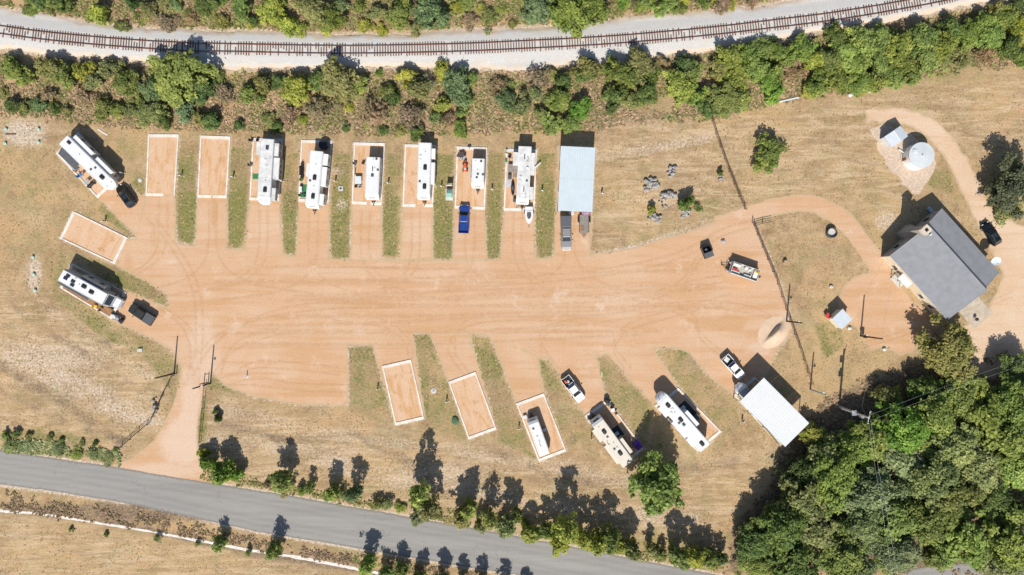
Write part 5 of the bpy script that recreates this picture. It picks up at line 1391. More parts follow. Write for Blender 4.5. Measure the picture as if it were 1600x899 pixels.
def bicycle(label, p, rz):
    t = thing('bicycle', label, 'bicycle', (*W(*p), .06), rz)
    for x in (-.5,.5):
        m = MB(); m.torus((x,0,.33),.31,.03,18,6,'y'); m.build('wheel', RUBBER, t)
    m = MB()
    for a, b in (((-.5,0,.33),(-.1,0,.3)),((-.1,0,.3),(-.22,0,.82)),((-.22,0,.78),(.36,0,.8)),((-.1,0,.3),(.36,0,.75)),((-.5,0,.33),(-.2,0,.72)),((.5,0,.33),(.34,0,.9))): m.cyl(a,b,.025,n=6)
    m.build('frame', ALU, t); m = MB(); m.cyl((.33,-.28,.97),(.33,.28,.97),.02,n=6); m.build('handlebar', BLACK, t); m = MB(); m.box(-.34,-.1,-.07,.07,.85,.91,bev=.02); m.build('saddle', BLACK, t)
bicycle('grey bicycle at the nose of the stained trailer, left one of two', (812,322), .5); bicycle('grey bicycle at the nose of the stained trailer, right one of two', (817.5,323.5), -.4)
t = thing('wheeled_bin', 'dark bin at the lower left corner of the stained trailer', 'bin', (*W(804,314.5), .05)); m = MB(); m.cyl((0,0,0),(0,0,.8),.26,.32,n=14); m.build('tub', BLACK, t); m = MB(); m.cyl((0,0,.8),(0,0,.86),.34,n=14); m.build('lid', DKGREY, t)
chair('dark folded chair on the pad at the upper left of the stained trailer', (796.8,245), .8, BLACK)
for k,(px,py,cl) in enumerate(((791.5,236,GREENP),(791.3,242,WHITE),(791,251,MATGREEN),(790.8,255,GREENP))):
    m = MB(); m.cyl((0,0,.16),(0,0,.5),.17,.2,n=10); o = m.build('planter', cl); o.location = (*W(px,py),0); tag(o, ['pale green','white','dark green','mint green'][k]+' planter on the left board of the stained trailer pad, '+['topmost','second','third','lowest']
 [k]+' of four', 'planter', 'planters on the edging board')
m = MB(); m.box(-.9,.9,-.10,.10,.7,.76); m.cyl((-.8,0,.7),(-.8,0,0),.04,n=6); m.cyl((.8,0,.7),(.8,0,0),.04,n=6); o = m.build('drain_ramp', WHITE); o.location = (*W(839.5,260.5),0); o.rotation_euler.z = .75; tag(o, 'white drain hose ramp leaning off the right side of the stained trailer', 'hose ramp')
# leftmost trailer pad
chair('bright blue camp chair beside the leftmost long trailer', (127.5,274.8), .8, BLUE, 1.25); chair('dark camp chair above the blue one beside the leftmost trailer', (122,266), .8, DKGREY); chair('pinkish camp chair between the blue chair and the trailer wall', (131.5,271), 2.4, mat('dusty pink canvas', (0.42,0.22,0.22), .8))
t = table('grey table between the blue chair and the dark grill', (139,285), .75, .55, .35, .72, GREYW); 
t = thing('barbecue_grill', 'dark grill near the front of the leftmost long trailer', 'grill', (*W(145.5,290), .05), .75); m = MB(); m.box(-.75,.75,-.28,.28,.55,1.0,bev=.1); m.build('hood', BLACK, t)
for sx in (-.6,.6):
    m = MB(); m.box(sx-.04,sx+.04,-.22,.22,0,.55); m.build('leg', STEEL, t)
# motorhome pad
m = MB(); m.box(-4.9,5.4,-.75,.75,.05,.09)
for k in range(14): m.box(-4.85+k*.73,-4.20+k*.73,-.74,.74,.092,.12)
o = m.build('deck_tiles', BROWNWOOD); o.location = (*W(133,468.5),0); o.rotation_euler.z = math.atan2(-49,81)*.96; tag(o, 'orange brown deck tiles along the lower side of the motorhome', 'deck tiles')
m = MB(); m.box(-1.7,1.4,-.95,.95,.05,.10); o = m.build('deck_mat', BROWNWOOD); o.location = (*W(166,484.5),0); o.rotation_euler.z = -.5; tag(o, 'brown mat at the motorhome door near the front corner', 'mat')
for k,(px,py,c_) in enumerate(((151.5,479,YELLOW),(160,483,BROWNWOOD),(177.5,481,BLACK))): chair(['yellowish chair','brown chair','black chair'][k]+' on the deck at the front of the motorhome', (px,py), k, c_)
m = MB(); m.cyl((0,0,0),(0,0,.4),.3,n=14); o = m.build('fire_ring', BLACK); o.location = (*W(178,489.5),.05); tag(o, 'black fire ring at the lower front corner of the motorhome pad', 'fire ring')
t = thing('utility_cart', 'grey cart with a white lid between the motorhome pad and the dark pickup', 'cart', (*W(186,497.5), 0), -.55)
m = MB(); m.box(-.9,.35,-.5,.5,.45,.6); m.build('bed', ALU, t); m = MB(); m.cyl((-.5,0,.6),(-.5,0,1.05),.32,n=16); m.build('tub', WHITED, t); m = MB(); m.box(.45,1.3,-.35,.35,.4,.9,bev=.1); m.build('engine', BLACK, t); m = MB(); m.box(-.05,.4,-.3,.3,.6,.95,bev=.06); m.build('box', GREYW, t)
for sx in (-.6,.9):
    for s in (-1,1): wheel_at(t, sx, s*.52, .26, .16)
# beige trailer pad
m = MB(); m.loft([[(-.85,-.9,.35),(.85,-.9,.35),(.85,.9,.35),(-.85,.9,.35)],[(-.85,-.9,.75),(.85,-.9,.62),(.85,.9,.8),(-.85,.9,.7)],[(-.4,-.5,.95),(.5,-.4,.8),(.4,.5,.95),(-.5,.5,.9)]]); o = m.build('purple_tarp', PURPLE); o.location = (*W(995.5,694.5),.06); o.rotation_euler.z = -.85; o.scale = (1,.8,1)
tag(o, 'purple tarp covering a load at the end of the beige trailer pad', 'tarp')
t = thing('covered_grill', 'black covered grill at the top corner of the beige trailer pad', 'grill', (*W(947.5,626.5), .05), -.9); m = MB(); m.box(-.5,.5,-.4,.4,.0,1.1,bev=.15); m.build('cover', BLACK, t); m = MB(); m.box(.52,1.0,-.35,.35,.6,.66); m.build('side_shelf', DKGREY, t)
table('small round white table on the long edge of the beige trailer pad', (956.5,640), 0, .38, .38, .7, WHITE)
for k,(px,py,c_) in enumerate(((949,632,mat('tan canvas',(0.36,0.22,0.12),.8)),(955.5,634.5,BLACK),(960.5,643.5,mat('tan canvas',(0.36,0.22,0.12),.8)),(919.5,653.5,BLACK))): chair(['tan chair below the black covered grill','black chair above the round white table','tan chair below the round white table','black chair at the lit corner left of the beige trailer nose'][k], (px,py), k*1.1, c_)
m = MB(); m.box(-1.1,1.1,-.8,.8,.05,.08); o = m.build('outdoor_rug', mat('dark blue rug', (0.03,0.045,0.06), .9)); o.location = (*W(965,675),0); o.rotation_euler.z = -.95; tag(o, 'dark blue rug in the shade at the beige trailer door', 'rug')
table('pale blue folding table in the shade beside the beige trailer', (962.5,677.5), -.95, .35, .5, .6, ROOFBLUE)
m = MB(); m.box(-2.2,2.2,-1.2,1.2,.05,.08); o = m.build('outdoor_rug', mat('dark blue rug', (0.03,0.045,0.06), .9)); o.location = (*W(1075,645),0); o.rotation_euler.z = -.82; tag(o, 'dark blue rug in the shade beside the round nosed white trailer', 'rug')
table('pale blue folding table on the shaded rug of the round nosed trailer', (1065,637.5), -.82, .35, .6, .6, ROOFBLUE)
table('dark table at the slide-out of the round nosed white trailer', (1087,651), -.82, .6, .6, .6, DKGREY)
for k,(px,py) in enumerate(((820,651),(850.5,671.5))):
    table(['small pale table in the shade above the smallest bottom trailer','small pale table in the shade right of the smallest bottom trailer'][k], (px,py), .3, .35,.3,.5, mat('dull white top',(0.62,0.64,0.66),.5))
# trailers and boats
t = thing('flatbed_trailer', 'small flatbed trailer with a weathered wood deck beside the silver pickup', 'utility trailer', (*W(912.2,350.5), 0), -PI/2)
m = MB(); m.box(-1.75,1.7,-.85,.85,.55,.63); m.build('deck', WOOD, t)
for s in (-1,1):
    m = MB(); m.box(-1.75,1.7,s*.9-.04,s*.9+.04,.5,.9); m.build('side_rail', STEEL, t); wheel_at(t, -.75, s*1.12, .34, .22)
    m = MB(); m.box(-1.2,-.3,s*1.12-.14,s*1.12+.14,.72,.77,bev=.02); m.build('fender', BLACK, t)
    m = MB(); m.cyl((1.6,s*.7,.5),(2.6,0,.5),.05,n=6); m.build('drawbar', BLACK, t)
m = MB(); m.box(.35,1.3,-.7,.0,.63,.66,rz=.0); m.build('ramp', BROWNWOOD, t); m = MB(); m.cyl((2.45,.0,.0),(2.45,.0,.9),.05,n=8); m.build('jack', WHITE, t)
m = MB(); m.loft([[(-.9,-.45,.0),(.9,-.45,.0),(.9,.45,0),(-.9,.45,0)],[(-.8,-.3,.5),(.7,-.35,.6),(.6,.3,.75),(-.7,.3,.5)]]); o = m.build('junk_pile', mat('pink and blue junk', (0.50,0.28,0.32), .7, 0, .3, 3, col2=(0.16,0.12,0.28))); o.location = (*W(915,334.5),0); tag(o, 'pinkish heap of odds and ends between carport and flatbed trailer', 'junk heap')
m = MB(); m.box(-.5,.5,-.35,.35,0,.5,bev=.05); o = m.build('white_crate', WHITED); o.location = (*W(892.5,333.5),.17); tag(o, 'white crate at the carport mouth right of the silver pickup', 'crate')
t = thing('small_boat', 'small white boat with a dark cockpit on a trailer below the stained trailer', 'boat', (*W(826.4,337), 0), -PI/2)
def bring(x, w_, z0, z1): return [(x,-w_,z1),(x,-w_*.75,z0+.12),(x,0,z0),(x,w_*.75,z0+.12),(x,w_,z1),(x,w_*.82,z1+.03),(x,-w_*.82,z1+.03)]
m = MB(); m.loft([bring(-1.6,.70,.55,1.0),bring(-.4,.80,.5,1.02),bring(.6,.72,.5,1.05),bring(1.3,.45,.6,1.08),bring(1.75,.10,.8,1.1)]); m.build('hull', WHITE, t)
m = MB(); m.loft([[(x,-w_,1.052),(x,w_,1.052),(x,w_*.9,1.09),(x,-w_*.9,1.09)] for x, w_ in ((-.55,.38),(.2,.45),(.75,.22))]); m.build('cockpit', DKGREY, t)
m = MB(); m.box(-.9,-.75,-.62,.62,1.05,1.1); m.build('seat', GREYROOF, t); m = MB(); m.box(-1.95,-1.62,-.2,.2,.6,1.25,bev=.06); m.build('outboard_motor', BLACK, t)
m = MB(); m.cyl((1.2,0,.45),(2.4,0,.45),.05,n=6); m.cyl((-1.4,-.5,.42),(1.2,0,.45),.05,n=6); m.cyl((-1.4,.5,.42),(1.2,0,.45),.05,n=6); m.cyl((2.2,0,0),(2.2,0,.5),.04,n=6); m.build('boat_trailer', STEEL, t)
for s in (-1,1): wheel_at(t, -.6, s*.85, .28, .18)
t = thing('pontoon_boat', 'white pontoon boat with red and yellow gear on a trailer in the dirt', 'boat', (*W(1158.3,424.5), 0), math.atan2(85,-250))
m = MB()
for s in (-1,1):
    m.cyl((-2.9,s*.85,.75),(2.6,s*.85,.75),.32,n=14); m.cyl((2.6,s*.85,.75),(3.05,s*.85,.85),.32,.08,n=14)
m.build('pontoon', ALU, t)
m = MB(); m.box(-2.9,2.7,-1.15,1.15,1.08,1.16); m.build('deck', mat('beige boat carpet', (0.42,0.385,0.33), .9, 0, .1, 2), t)
for a in ((-2.88,2.5,-1.14,-1.08),(-2.88,2.5,1.08,1.14),(-2.88,-2.82,-1.07,1.07)):
    m = MB(); m.box(a[0],a[1],a[2],a[3],1.16,1.85); m.build('side_panel', WHITE, t)
m = MB(); m.box(2.4,2.46,-.95,.95,1.16,1.8); m.build('side_panel', WHITE, t)
for x0,x1,y0,y1 in ((.7,2.3,.45,1.05),(.9,2.3,-1.05,-.45),(-2.75,-1.9,-1.0,.55),(-1.6,-.2,.45,1.05)):
    m = MB(); m.box(x0,x1,y0,y1,1.16,1.6,bev=.06); s_ = m.build('bench_seat', mat('cream boat vinyl', (0.70,0.67,0.60), .5, 0, .05, 2), t)
    m = MB(); yy = (y1-.12,y1) if y1 > .8 else (y0,y0+.12); m.box(x0+.05,x1-.05,yy[0],yy[1],1.6,1.92,bev=.03); m.build('backrest', DKGREY, s_)
m = MB(); m.box(-.55,.1,-1.0,-.45,1.16,1.95,bev=.08); cs = m.build('console', WHITE, t); m = MB(); m.torus((-.65,-.72,1.85),.2,.03,14,6); m.build('steering_wheel', BLACK, cs)
m = MB(); m.box(-1.3,-.75,-.9,-.4,1.16,1.6,bev=.08); m.build('helm_seat', WHITED, t)
m = MB(); m.box(-3.35,-2.95,-.22,.22,.7,1.7,bev=.08); m.build('outboard_motor', BLACK, t)
m = MB()
for s in (-1,1): m.cyl((-2.6,s*.5,.42),(3.0,s*.5,.42),.05,n=6); m.cyl((3.0,s*.5,.42),(4.3,0,.42),.05,n=6)
m.cyl((4.15,0,0),(4.15,0,.9),.05,n=8); m.cyl((3.1,-.9,.42),(3.1,.9,.42),.05,n=6); m.cyl((3.1,.0,.42),(3.1,.0,1.5),.05,n=6); m.build('boat_trailer', STEEL, t)
for x in (-.9,-.1):
    for s in (-1,1): wheel_at(t, x, s*.62, .27, .18)
def on_boat(name, label, cat, x, y, z, mb, mt):
    o = mb.build(name, mt); a = t.rotation_euler.z
    o.location = (t.location.x+x*math.cos(a)-y*math.sin(a), t.location.y+x*math.sin(a)+y*math.cos(a), z); o.rotation_euler.z = a; tag(o, label, cat, 'loose gear aboard the pontoon boat')
rng = random.Random(3)
m = MB(); m.blob((0,0,.22),.62,.42,.24,rng,12,6,.3,zmin=0); on_boat('life_jackets', 'heap of red life jackets at the front of the pontoon boat', 'life jackets', 1.75,.25,1.165,m,RED)
m = MB(); m.torus((0,0,.12),.28,.12,16,8); on_boat('swim_ring', 'yellow swim ring on the rear corner of the pontoon boat', 'swim ring', -2.3,-.75,1.62,m,YELLOW)
m = MB(); m.torus((0,0,.06),.2,.05,14,6); on_boat('rope_coil', 'dark rope coil on the deck in the middle of the pontoon boat', 'rope', -1.4,-.05,1.165,m,DKGREY)
t = thing('skip_bin', 'black open skip with a folded lid on the dirt left of the pontoon boat', 'skip', (*W(1103.2,394), 0), math.atan2(-12,24)+.0)
t.rotation_euler.z = .38
bw, bl, bh = .85, 1.15, 1.35
for a in ((-bw,bw,-bl,-bl+.06),(-bw,bw,bl-.06,bl),(-bw,-bw+.06,-bl+.06,bl-.06),(bw-.06,bw,-bl+.06,bl-.06)):
    m = MB(); m.box(*a, .08, bh); m.build('side_wall', CARGREY, t)
m = MB(); m.box(-bw+.06,bw-.06,-bl+.06,bl-.06,.08,.14); m.build('floor', BLACK, t); m = MB(); m.box(-bw,bw,-bl-.02,-.1,bh+.002,bh+.05,bev=.02); m.build('lid', GREYW2, t)
m = MB(); m.blob((0,0,.3),.4,.3,.3,rng,8,6,.25,zmin=0); o = m.build('rubbish_bag', WHITED); o.location = (*W(1102.5,391.2),.16); tag(o, 'pale rubbish bag inside the open black skip', 'rubbish bag')
# cistern ring, stump, dirt heap
t = thing('concrete_ring', 'upright concrete well ring with a pale filling beside the drive bend', 'well ring', (*W(1297.5,364.5), 0)); m = MB()
n = 28
ro, ri = [(1.0,.86)[k] for k in (0,1)]
vs = []; 
for rr, z in ((ro,0),(ro,.9),(ri,.9),(ri,.35)):
    vs += [(rr*math.cos(2*PI*i/n), rr*math.sin(2*PI*i/n), z) for i in range(n)]
m.add(vs, [(k*n+i, k*n+(i+1)%n, (k+1)*n+(i+1)%n, (k+1)*n+i) for k in range(3) for i in range(n)]); m.build('ring', mat('dark weathered concrete', (0.10,0.095,0.085), .9, 0, .2, 3), t)
m = MB(); m.cyl((0,0,.3),(0,0,.4),.85,n=n); m.build('filling', CONC, t)
m = MB(); m.cyl((0,0,0),(0,0,.65),.5,.4,n=11); m.cyl((.3,-.2,0),(.5,-.35,.3),.25,.1,n=7); o = m.build('tree_stump', mat('bleached stump', (0.42,0.30,0.17), .9, 0, .2, 4)); o.location = (*W(1226,410),0); tag(o, 'pale sawn tree stump in the dry grass right of the pipe fence', 'stump')
Xs = np.arange(-4.5,4.51,.22); Ys = np.arange(-4.5,4.51,.22); XX,YY = np.meshgrid(Xs,Ys,indexing='ij')
ang = R(48); U = XX*math.cos(ang)+YY*math.sin(ang); Vv = -XX*math.sin(ang)+YY*math.cos(ang)
HH = 1.15*np.exp(-((U/2.1)**2+((Vv+.3)/1.25)**2)**1.15)+.25*np.exp(-((U+.3)/1.0)**2-((Vv-1.5)/.7)**2)+.12*(fbm(XX,YY,.9,3)-.5)*np.exp(-(U/2.6)**2-(Vv/1.8)**2)
HH *= np.where(Vv > -.25, np.clip(1.15-((Vv+.25)/.42)**2, 0.10, 1), 1)
HH[np.sqrt(U**2/3.6**2+Vv**2/2.6**2) > 1] = -0.05
ix = np.arange(XX.size).reshape(XX.shape); q = np.stack([ix[:-1,:-1],ix[1:,:-1],ix[1:,1:],ix[:-1,1:]],-1).reshape(-1,4)
o = link('dirt_heap', np_mesh('dirt_heap', np.stack([XX.ravel(),YY.ravel(),HH.ravel()],-1), q, mat('heaped pale dirt', (0.60,0.44,0.31), .95, 0, .08, .9, bump=.3)))
o.location = (*W(1208,519),.012); tag(o, 'heap of pale dirt at the foot of the pipe fence above the white pickup', 'dirt heap')
for k,(px,py,mt_,l) in enumerate(((1328,149.5,WHITE,'white litter bag, left of two at the hedge foot'),(1358.5,143.5,WHITE,'white litter bag at the right end of the red pipe'),(1327,512.5,WHITED,'white bucket on the grass right of the small white shed'),(1381,546,WHITED,'pale bucket in the dry grass below the meter pole'),(1298.5,448,CONC,'pale stone in the dry grass left of the yard dirt'),(1129.5,377.5,GREYW,'grey stone in the dirt above the pontoon boat'))):
    m = MB(); m.blob((0,0,.2),.42,.35,.28,random.Random(k),9,6,.2,zmin=-.2); o = m.build(['litter_bag','litter_bag','bucket','bucket','stone','stone'][k], mt_); o.location = (*W(px,py),0); tag(o, l, ['bag','bag','bucket','bucket','stone','stone'][k])
m = MB(); m.cyl((-1.1,0,.1),(1.1,0,.1),.12,n=8); o = m.build('steel_pipe', RED); o.location = (*W(1347,147.5),0); o.rotation_euler.z = .4; tag(o, 'rusty red pipe lying at the hedge foot between two white bags', 'pipe')
m = MB(); m.cyl((-1.9,0,.12),(1.9,0,.12),.16,n=8); o = m.build('culvert_pipe', ROOFBLUE); o.location = (*W(1232,156),0); o.rotation_euler.z = .22; tag(o, 'long pale blue pipe lying at the foot of the hedge', 'pipe')
# rock piles
ROCK = mat('grey limestone', (0.37, 0.345, 0.315), .9, 0, .2, 3, bump=.5)
def rocks(label, p, rx, ry, n, sd, big=.5):
    r_ = random.Random(sd); t = thing('rock_pile', label, 'rock pile', (*W(*p), 0), 0, 'rock piles in the dry field')
    for k in range(n):
        rx_, ry_ = rx*1.22, ry*1.22; a = r_.uniform(0,2*PI); u = math.sqrt(r_.random()); s = r_.uniform(.5,1.15)*big*1.15
        m = MB(); m.blob((u*rx_*math.cos(a), u*ry_*math.sin(a), s*.4+.35*(1-u)), s*r_.uniform(.75,1.1), s*r_.uniform(.6,.9), s*.75, r_, 8, 5, .2); m.build('rock', ROCK, t)
rocks('largest grey rock pile in the dry field right of the carport', (1015,289), 1.25, 1.1, 26, 1)
rocks('narrow grey rock pile, topmost in the dry field', (1049,267), .6, 1.0, 14, 2, .42)
rocks('grey rock pile in the middle of the field group', (1043.5,306), 1.3, .75, 18, 3, .5)
rocks('grey rock pile below the small yellow green bush', (1021,340), 1.2, .7, 16, 4, .45)
rocks('grey rock pile below the small leaning tree', (1072.5,334), .9, .95, 18, 5, .4)
rocks('tiny pale rock pile under the dark shrub near the pipe fence', (1125,279), .5, .5, 7, 6, .35)
rocks('few low stones between the field rock piles', (1035,322), .7, 1.2, 7, 7, .25)
rocks('dark stones at the left driveway fence bend', (243,634), .7, 1.3, 8, 8, .35)

# ------------------------------------------------------------------ vegetation
def leaf_material(name='leaves'):
    m = bpy.data.materials.new(name); m.use_nodes = True
    t = m.node_tree; b = t.nodes['Principled BSDF']; out = t.nodes['Material Output']
    oi = t.nodes.new('ShaderNodeObjectInfo')
    at = t.nodes.new('ShaderNodeAttribute'); at.attribute_name = 'tone'
    hs = t.nodes.new('ShaderNodeHueSaturation')
    mr = t.nodes.new('ShaderNodeMapRange'); mr.inputs['To Min'].default_value = 0.55; mr.inputs['To Max'].default_value = 1.55
    t.links.new(at.outputs['Fac'], mr.inputs['Value']); t.links.new(mr.outputs[0], hs.inputs['Value'])
    mh = t.nodes.new('ShaderNodeMapRange'); mh.inputs['To Min'].default_value = 0.525; mh.inputs['To Max'].default_value = 0.475
    t.links.new(at.outputs['Fac'], mh.inputs['Value']); t.links.new(mh.outputs[0], hs.inputs['Hue'])
    t.links.new(oi.outputs['Color'], hs.inputs['Color'])
    t.links.new(hs.outputs[0], b.inputs['Base Color'])
    b.inputs['Roughness'].default_value = 0.6; b.inputs['Specular IOR Level'].default_value = 0.25
    tr = t.nodes.new('ShaderNodeBsdfTranslucent'); t.links.new(hs.outputs[0], tr.inputs['Color'])
    mx = t.nodes.new('ShaderNodeMixShader'); mx.inputs[0].default_value = 0.42
    t.links.new(b.outputs[0], mx.inputs[1]); t.links.new(tr.outputs[0], mx.inputs[2]); t.links.new(mx.outputs[0], out.inputs['Surface'])
    return m
LEAF = leaf_material()
BARK = mat('grey brown bark', (0.16, 0.13, 0.105), .9, 0, .25, 2)
DEADW = mat('bleached dead twigs', (0.40, 0.37, 0.34), .9, 0, .2, 2)
def leaf_mesh(name, seed, R0, H, z0, nl, n, size, lobe_r=.36, flat=.8, up=.45, mat_=LEAF, gaps=.0):
    """crown of leaf clumps: R0 radius, z0..H height range, nl lobes"""
    rs = np.random.RandomState(seed)
    a = rs.rand(nl)*2*PI; u = np.sqrt(rs.rand(nl)); hz = rs.rand(nl)
    rad = R0*(1-lobe_r*.8)*u*np.where(rs.rand(nl) < .22, 1.28, 1.0)*(1+.16*np.sin(2*a+rs.rand()*6)+.12*np.sin(3*a+rs.rand()*6))
    prof = np.sqrt(np.clip(1-(hz*2-0.75)**2*0.62, 0.12, 1))
    lx, ly = rad*np.cos(a)*prof, rad*np.sin(a)*prof
    lz = z0 + (H-z0)*(0.12+0.76*hz)
    lr = R0*lobe_r*(0.42+0.85*rs.rand(nl)**1.4)
    ltone = rs.rand(nl)
    pw = lr**2/np.sum(lr**2)
    k = rs.choice(nl, n, p=pw)
    d = rs.normal(size=(n, 3)); d /= np.linalg.norm(d, axis=1)[:, None]
    d[:, 2] = np.where(rs.rand(n) < up, np.abs(d[:, 2]), d[:, 2])
    rr = lr[k]*(0.40+0.75*rs.rand(n)+np.where(rs.rand(n) < .10, .55*rs.rand(n), 0))
    zr_ = min(1.0, (H-z0)/(2*R0)*1.25)*flat+.1
    c = np.stack([lx[k]+d[:,0]*rr, ly[k]+d[:,1]*rr, lz[k]+d[:,2]*rr*zr_], -1)
    c[:, 2] = np.clip(c[:, 2], max(.06, z0*.6), None)
    nrm = d*0.55 + np.array([0, -.12, .6]) + rs.normal(size=(n, 3))*.42
    nrm /= np.linalg.norm(nrm, axis=1)[:, None]
    t1 = np.cross(nrm, rs.normal(size=(n, 3))); t1 /= np.linalg.norm(t1, axis=1)[:, None]
    t2 = np.cross(nrm, t1)
    s = size*(0.55+0.9*rs.rand(n))[:, None]
    e = (0.45+0.4*rs.rand(n))[:, None]
    P = np.stack([c-t1*s, c-t2*s*e+nrm*s*.18, c+t1*s, c+t2*s*e+nrm*s*.10], 1).reshape(-1, 3)
    tone = np.repeat(np.clip(ltone[k]*.55+rs.rand(n)*.45, 0, 1), 4)
    q = np.arange(4*n).reshape(-1, 4)
    return np_mesh(name, P, q, mat_, {'tone': tone})
def wood_mesh(name, seed, R0, H, z0, nb, r0, mt=BARK, twig=0):
    r_ = random.Random(seed); m = MB()
    top = Vector((r_.uniform(-.1,.1)*R0, r_.uniform(-.1,.1)*R0, z0+(H-z0)*.35))
    m.cyl((0,0,0), top*.5+Vector((r_.uniform(-.1,.1),r_.uniform(-.1,.1),0)), r0, r0*.75, n=7); m.cyl(top*.5, top, r0*.75, r0*.55, n=7)
    for k in range(nb):
        a = 2*PI*k/nb+r_.uniform(-.4,.4); el = r_.uniform(.15,.9)
        st = top*r_.uniform(.45,1)
        L = R0*r_.uniform(.55,.95)
        mid = st+Vector((math.cos(a)*L*.5, math.sin(a)*L*.5, L*.4*el)); end = mid+Vector((math.cos(a+r_.uniform(-.5,.5))*L*.45, math.sin(a+r_.uniform(-.5,.5))*L*.45, L*.35*el))
        end.z = min(end.z, H*.92)
        m.cyl(st, mid, r0*.45, r0*.28, n=6); m.cyl(mid, end, r0*.28, r0*.08, n=5)
        for j in range(twig):
            p = mid.lerp(end, r_.random()); dd = Vector((r_.uniform(-1,1),r_.uniform(-1,1),r_.uniform(-.1,1))).normalized()*R0*r_.uniform(.15,.4)
            m.cyl(p, p+dd, r0*.12, r0*.04, n=4)
    return new_mesh(name, m.v, m.f, mt)
def family(nm, cnt, sd, **kw):
    out = []
    for k in range(cnt):
        L = leaf_mesh('crown', sd+k, kw['R0'], kw['H'], kw['z0'], kw['nl'], kw['n'], kw['size'], kw.get('lobe', .36), kw.get('flat', .8), kw.get('up', .45))
        w_ = wood_mesh('trunk', sd+k, kw['R0'], kw['H'], kw['z0'], kw.get('nb', 6), kw['r0'], BARK, kw.get('twig', 0))
        out.append((L, w_, kw['R0'], kw['H']))
    return out
FAM = {
 'bush':   family('bush', 7, 100, R0=2.0, H=2.6, z0=.15, nl=26, n=1900, size=.20, r0=.07, nb=6, lobe=.34),
 'thick':  family('thick', 6, 200, R0=3.6, H=5.0, z0=.4, nl=70, n=4600, size=.24, r0=.14, nb=8, lobe=.25),
 'slim':   family('slim', 7, 300, R0=1.7, H=6.0, z0=.4, nl=48, n=1350, size=.20, r0=.10, nb=9, lobe=.29, twig=2),
 'oak':    family('oak', 8, 400, R0=5.4, H=9.2, z0=2.4, nl=130, n=9800, size=.25, r0=.30, nb=10, lobe=.20, twig=3),
 'sparse': family('sparse', 5, 500, R0=2.0, H=2.8, z0=.3, nl=16, n=560, size=.19, r0=.06, nb=9, twig=6),
 'fluffy': family('fluffy', 5, 600, R0=4.4, H=7.2, z0=1.2, nl=105, n=7000, size=.24, r0=.2, nb=9, lobe=.19),
}
TWIG = [(wood_mesh('branches', 700+k, 2.2, 2.6, .3, 12, .06, DEADW, 9), 2.2, 2.6) for k in range(2)]
COLS = {  # leaf albedo
 'green': (0.205, 0.262, 0.066), 'dark green': (0.125, 0.178, 0.050), 'yellow green': (0.330, 0.360, 0.070), 'olive': (0.255, 0.265, 0.090),
 'blue green': (0.170, 0.245, 0.110), 'grey green': (0.235, 0.270, 0.112), 'light green': (0.270, 0.340, 0.088), 'brown': (0.34, 0.25, 0.14), 'bright green': (0.19, 0.32, 0.055), 'dusky green': (0.115, 0.125, 0.068)}
vrng = random.Random(77)
USED = {}
def plant(fam, px, py, rpx, col, label, group, hscale=1.0, name=None, cat=None, ground=False, wob=True):
    """px, py: photo pixel of the crown's middle; rpx: crown radius in pixels"""
    lib = FAM[fam]; i = vrng.randrange(len(lib)); L, w_, R0, H = lib[i]
    s = rpx*S/R0; hs = s*hscale
    hm = H*hs*0.55
    x, y = W(px, py, 0 if ground else hm)
    names = {'bush': ('bush','bush'), 'thick': ('bush','bush'), 'slim': ('tree','tree'), 'oak': ('oak_tree','tree'), 'sparse': ('shrub','shrub'), 'fluffy': ('tree','tree')}[fam]
    t = thing(name or names[0], label, cat or names[1], (x, y, 0), vrng.uniform(0, 2*PI), group)
    ax_ = vrng.uniform(.86, 1.16) if wob else 1.0; t.scale = (s*ax_, s/ax_, hs*vrng.uniform(.88, 1.12))
    c = link('crown', L, t); k = vrng.uniform(.86, 1.2)*(1.16 if fam in ('oak', 'fluffy') else 1.0); cc = COLS[col]
    c.color = (cc[0]*k*vrng.uniform(.92,1.1), cc[1]*k, cc[2]*k*vrng.uniform(.85,1.15), 1)
    link('trunk' if fam in ('oak','fluffy','slim') else 'stem', w_, t)
    return t
# --- labels for belts: colour and size plus the nearest landmark, then the order along it
def place_name(px, marks):
    return min(marks, key=lambda m: abs(m[0]-px))[1]
ORD = ['leftmost', 'second', 'third', 'fourth', 'fifth', 'sixth', 'seventh', 'eighth', 'ninth', 'tenth']
def belt(items, rows, group):
    """items: (fam, px, py, r, colour, hscale); rows: fn(px,py)->(row phrase, marks)"""
    buckets = {}
    for it in items:
        row, marks = rows(it[1], it[2])
        w_ = {'sparse': 'thin', 'bush': 'rounded', 'thick': 'large', 'slim': 'slender', 'oak': 'broad', 'fluffy': 'full'}[it[0]]
        kind = {'slim': 'tree', 'oak': 'tree', 'fluffy': 'tree', 'sparse': 'shrub'}.get(it[0], 'bush')
        buckets.setdefault((w_, it[4], kind, row, place_name(it[1], marks)), []).append(it)
    for (w_, c_, kind, row, pl), lst in buckets.items():
        lst.sort(key=lambda q_: q_[1])
        for k, it in enumerate(lst):
            lab = f'{w_} {c_} {kind} {row} {pl}'
            if len(lst) > 1:
                nm_ = ORD[k] if k < len(lst)-1 or len(lst) > 9 else 'rightmost'
                lab = f'{nm_} {lab}'
            plant(it[0], it[1], it[2], it[3], it[4], lab, group, it[5] if len(it) > 5 else 1.0)
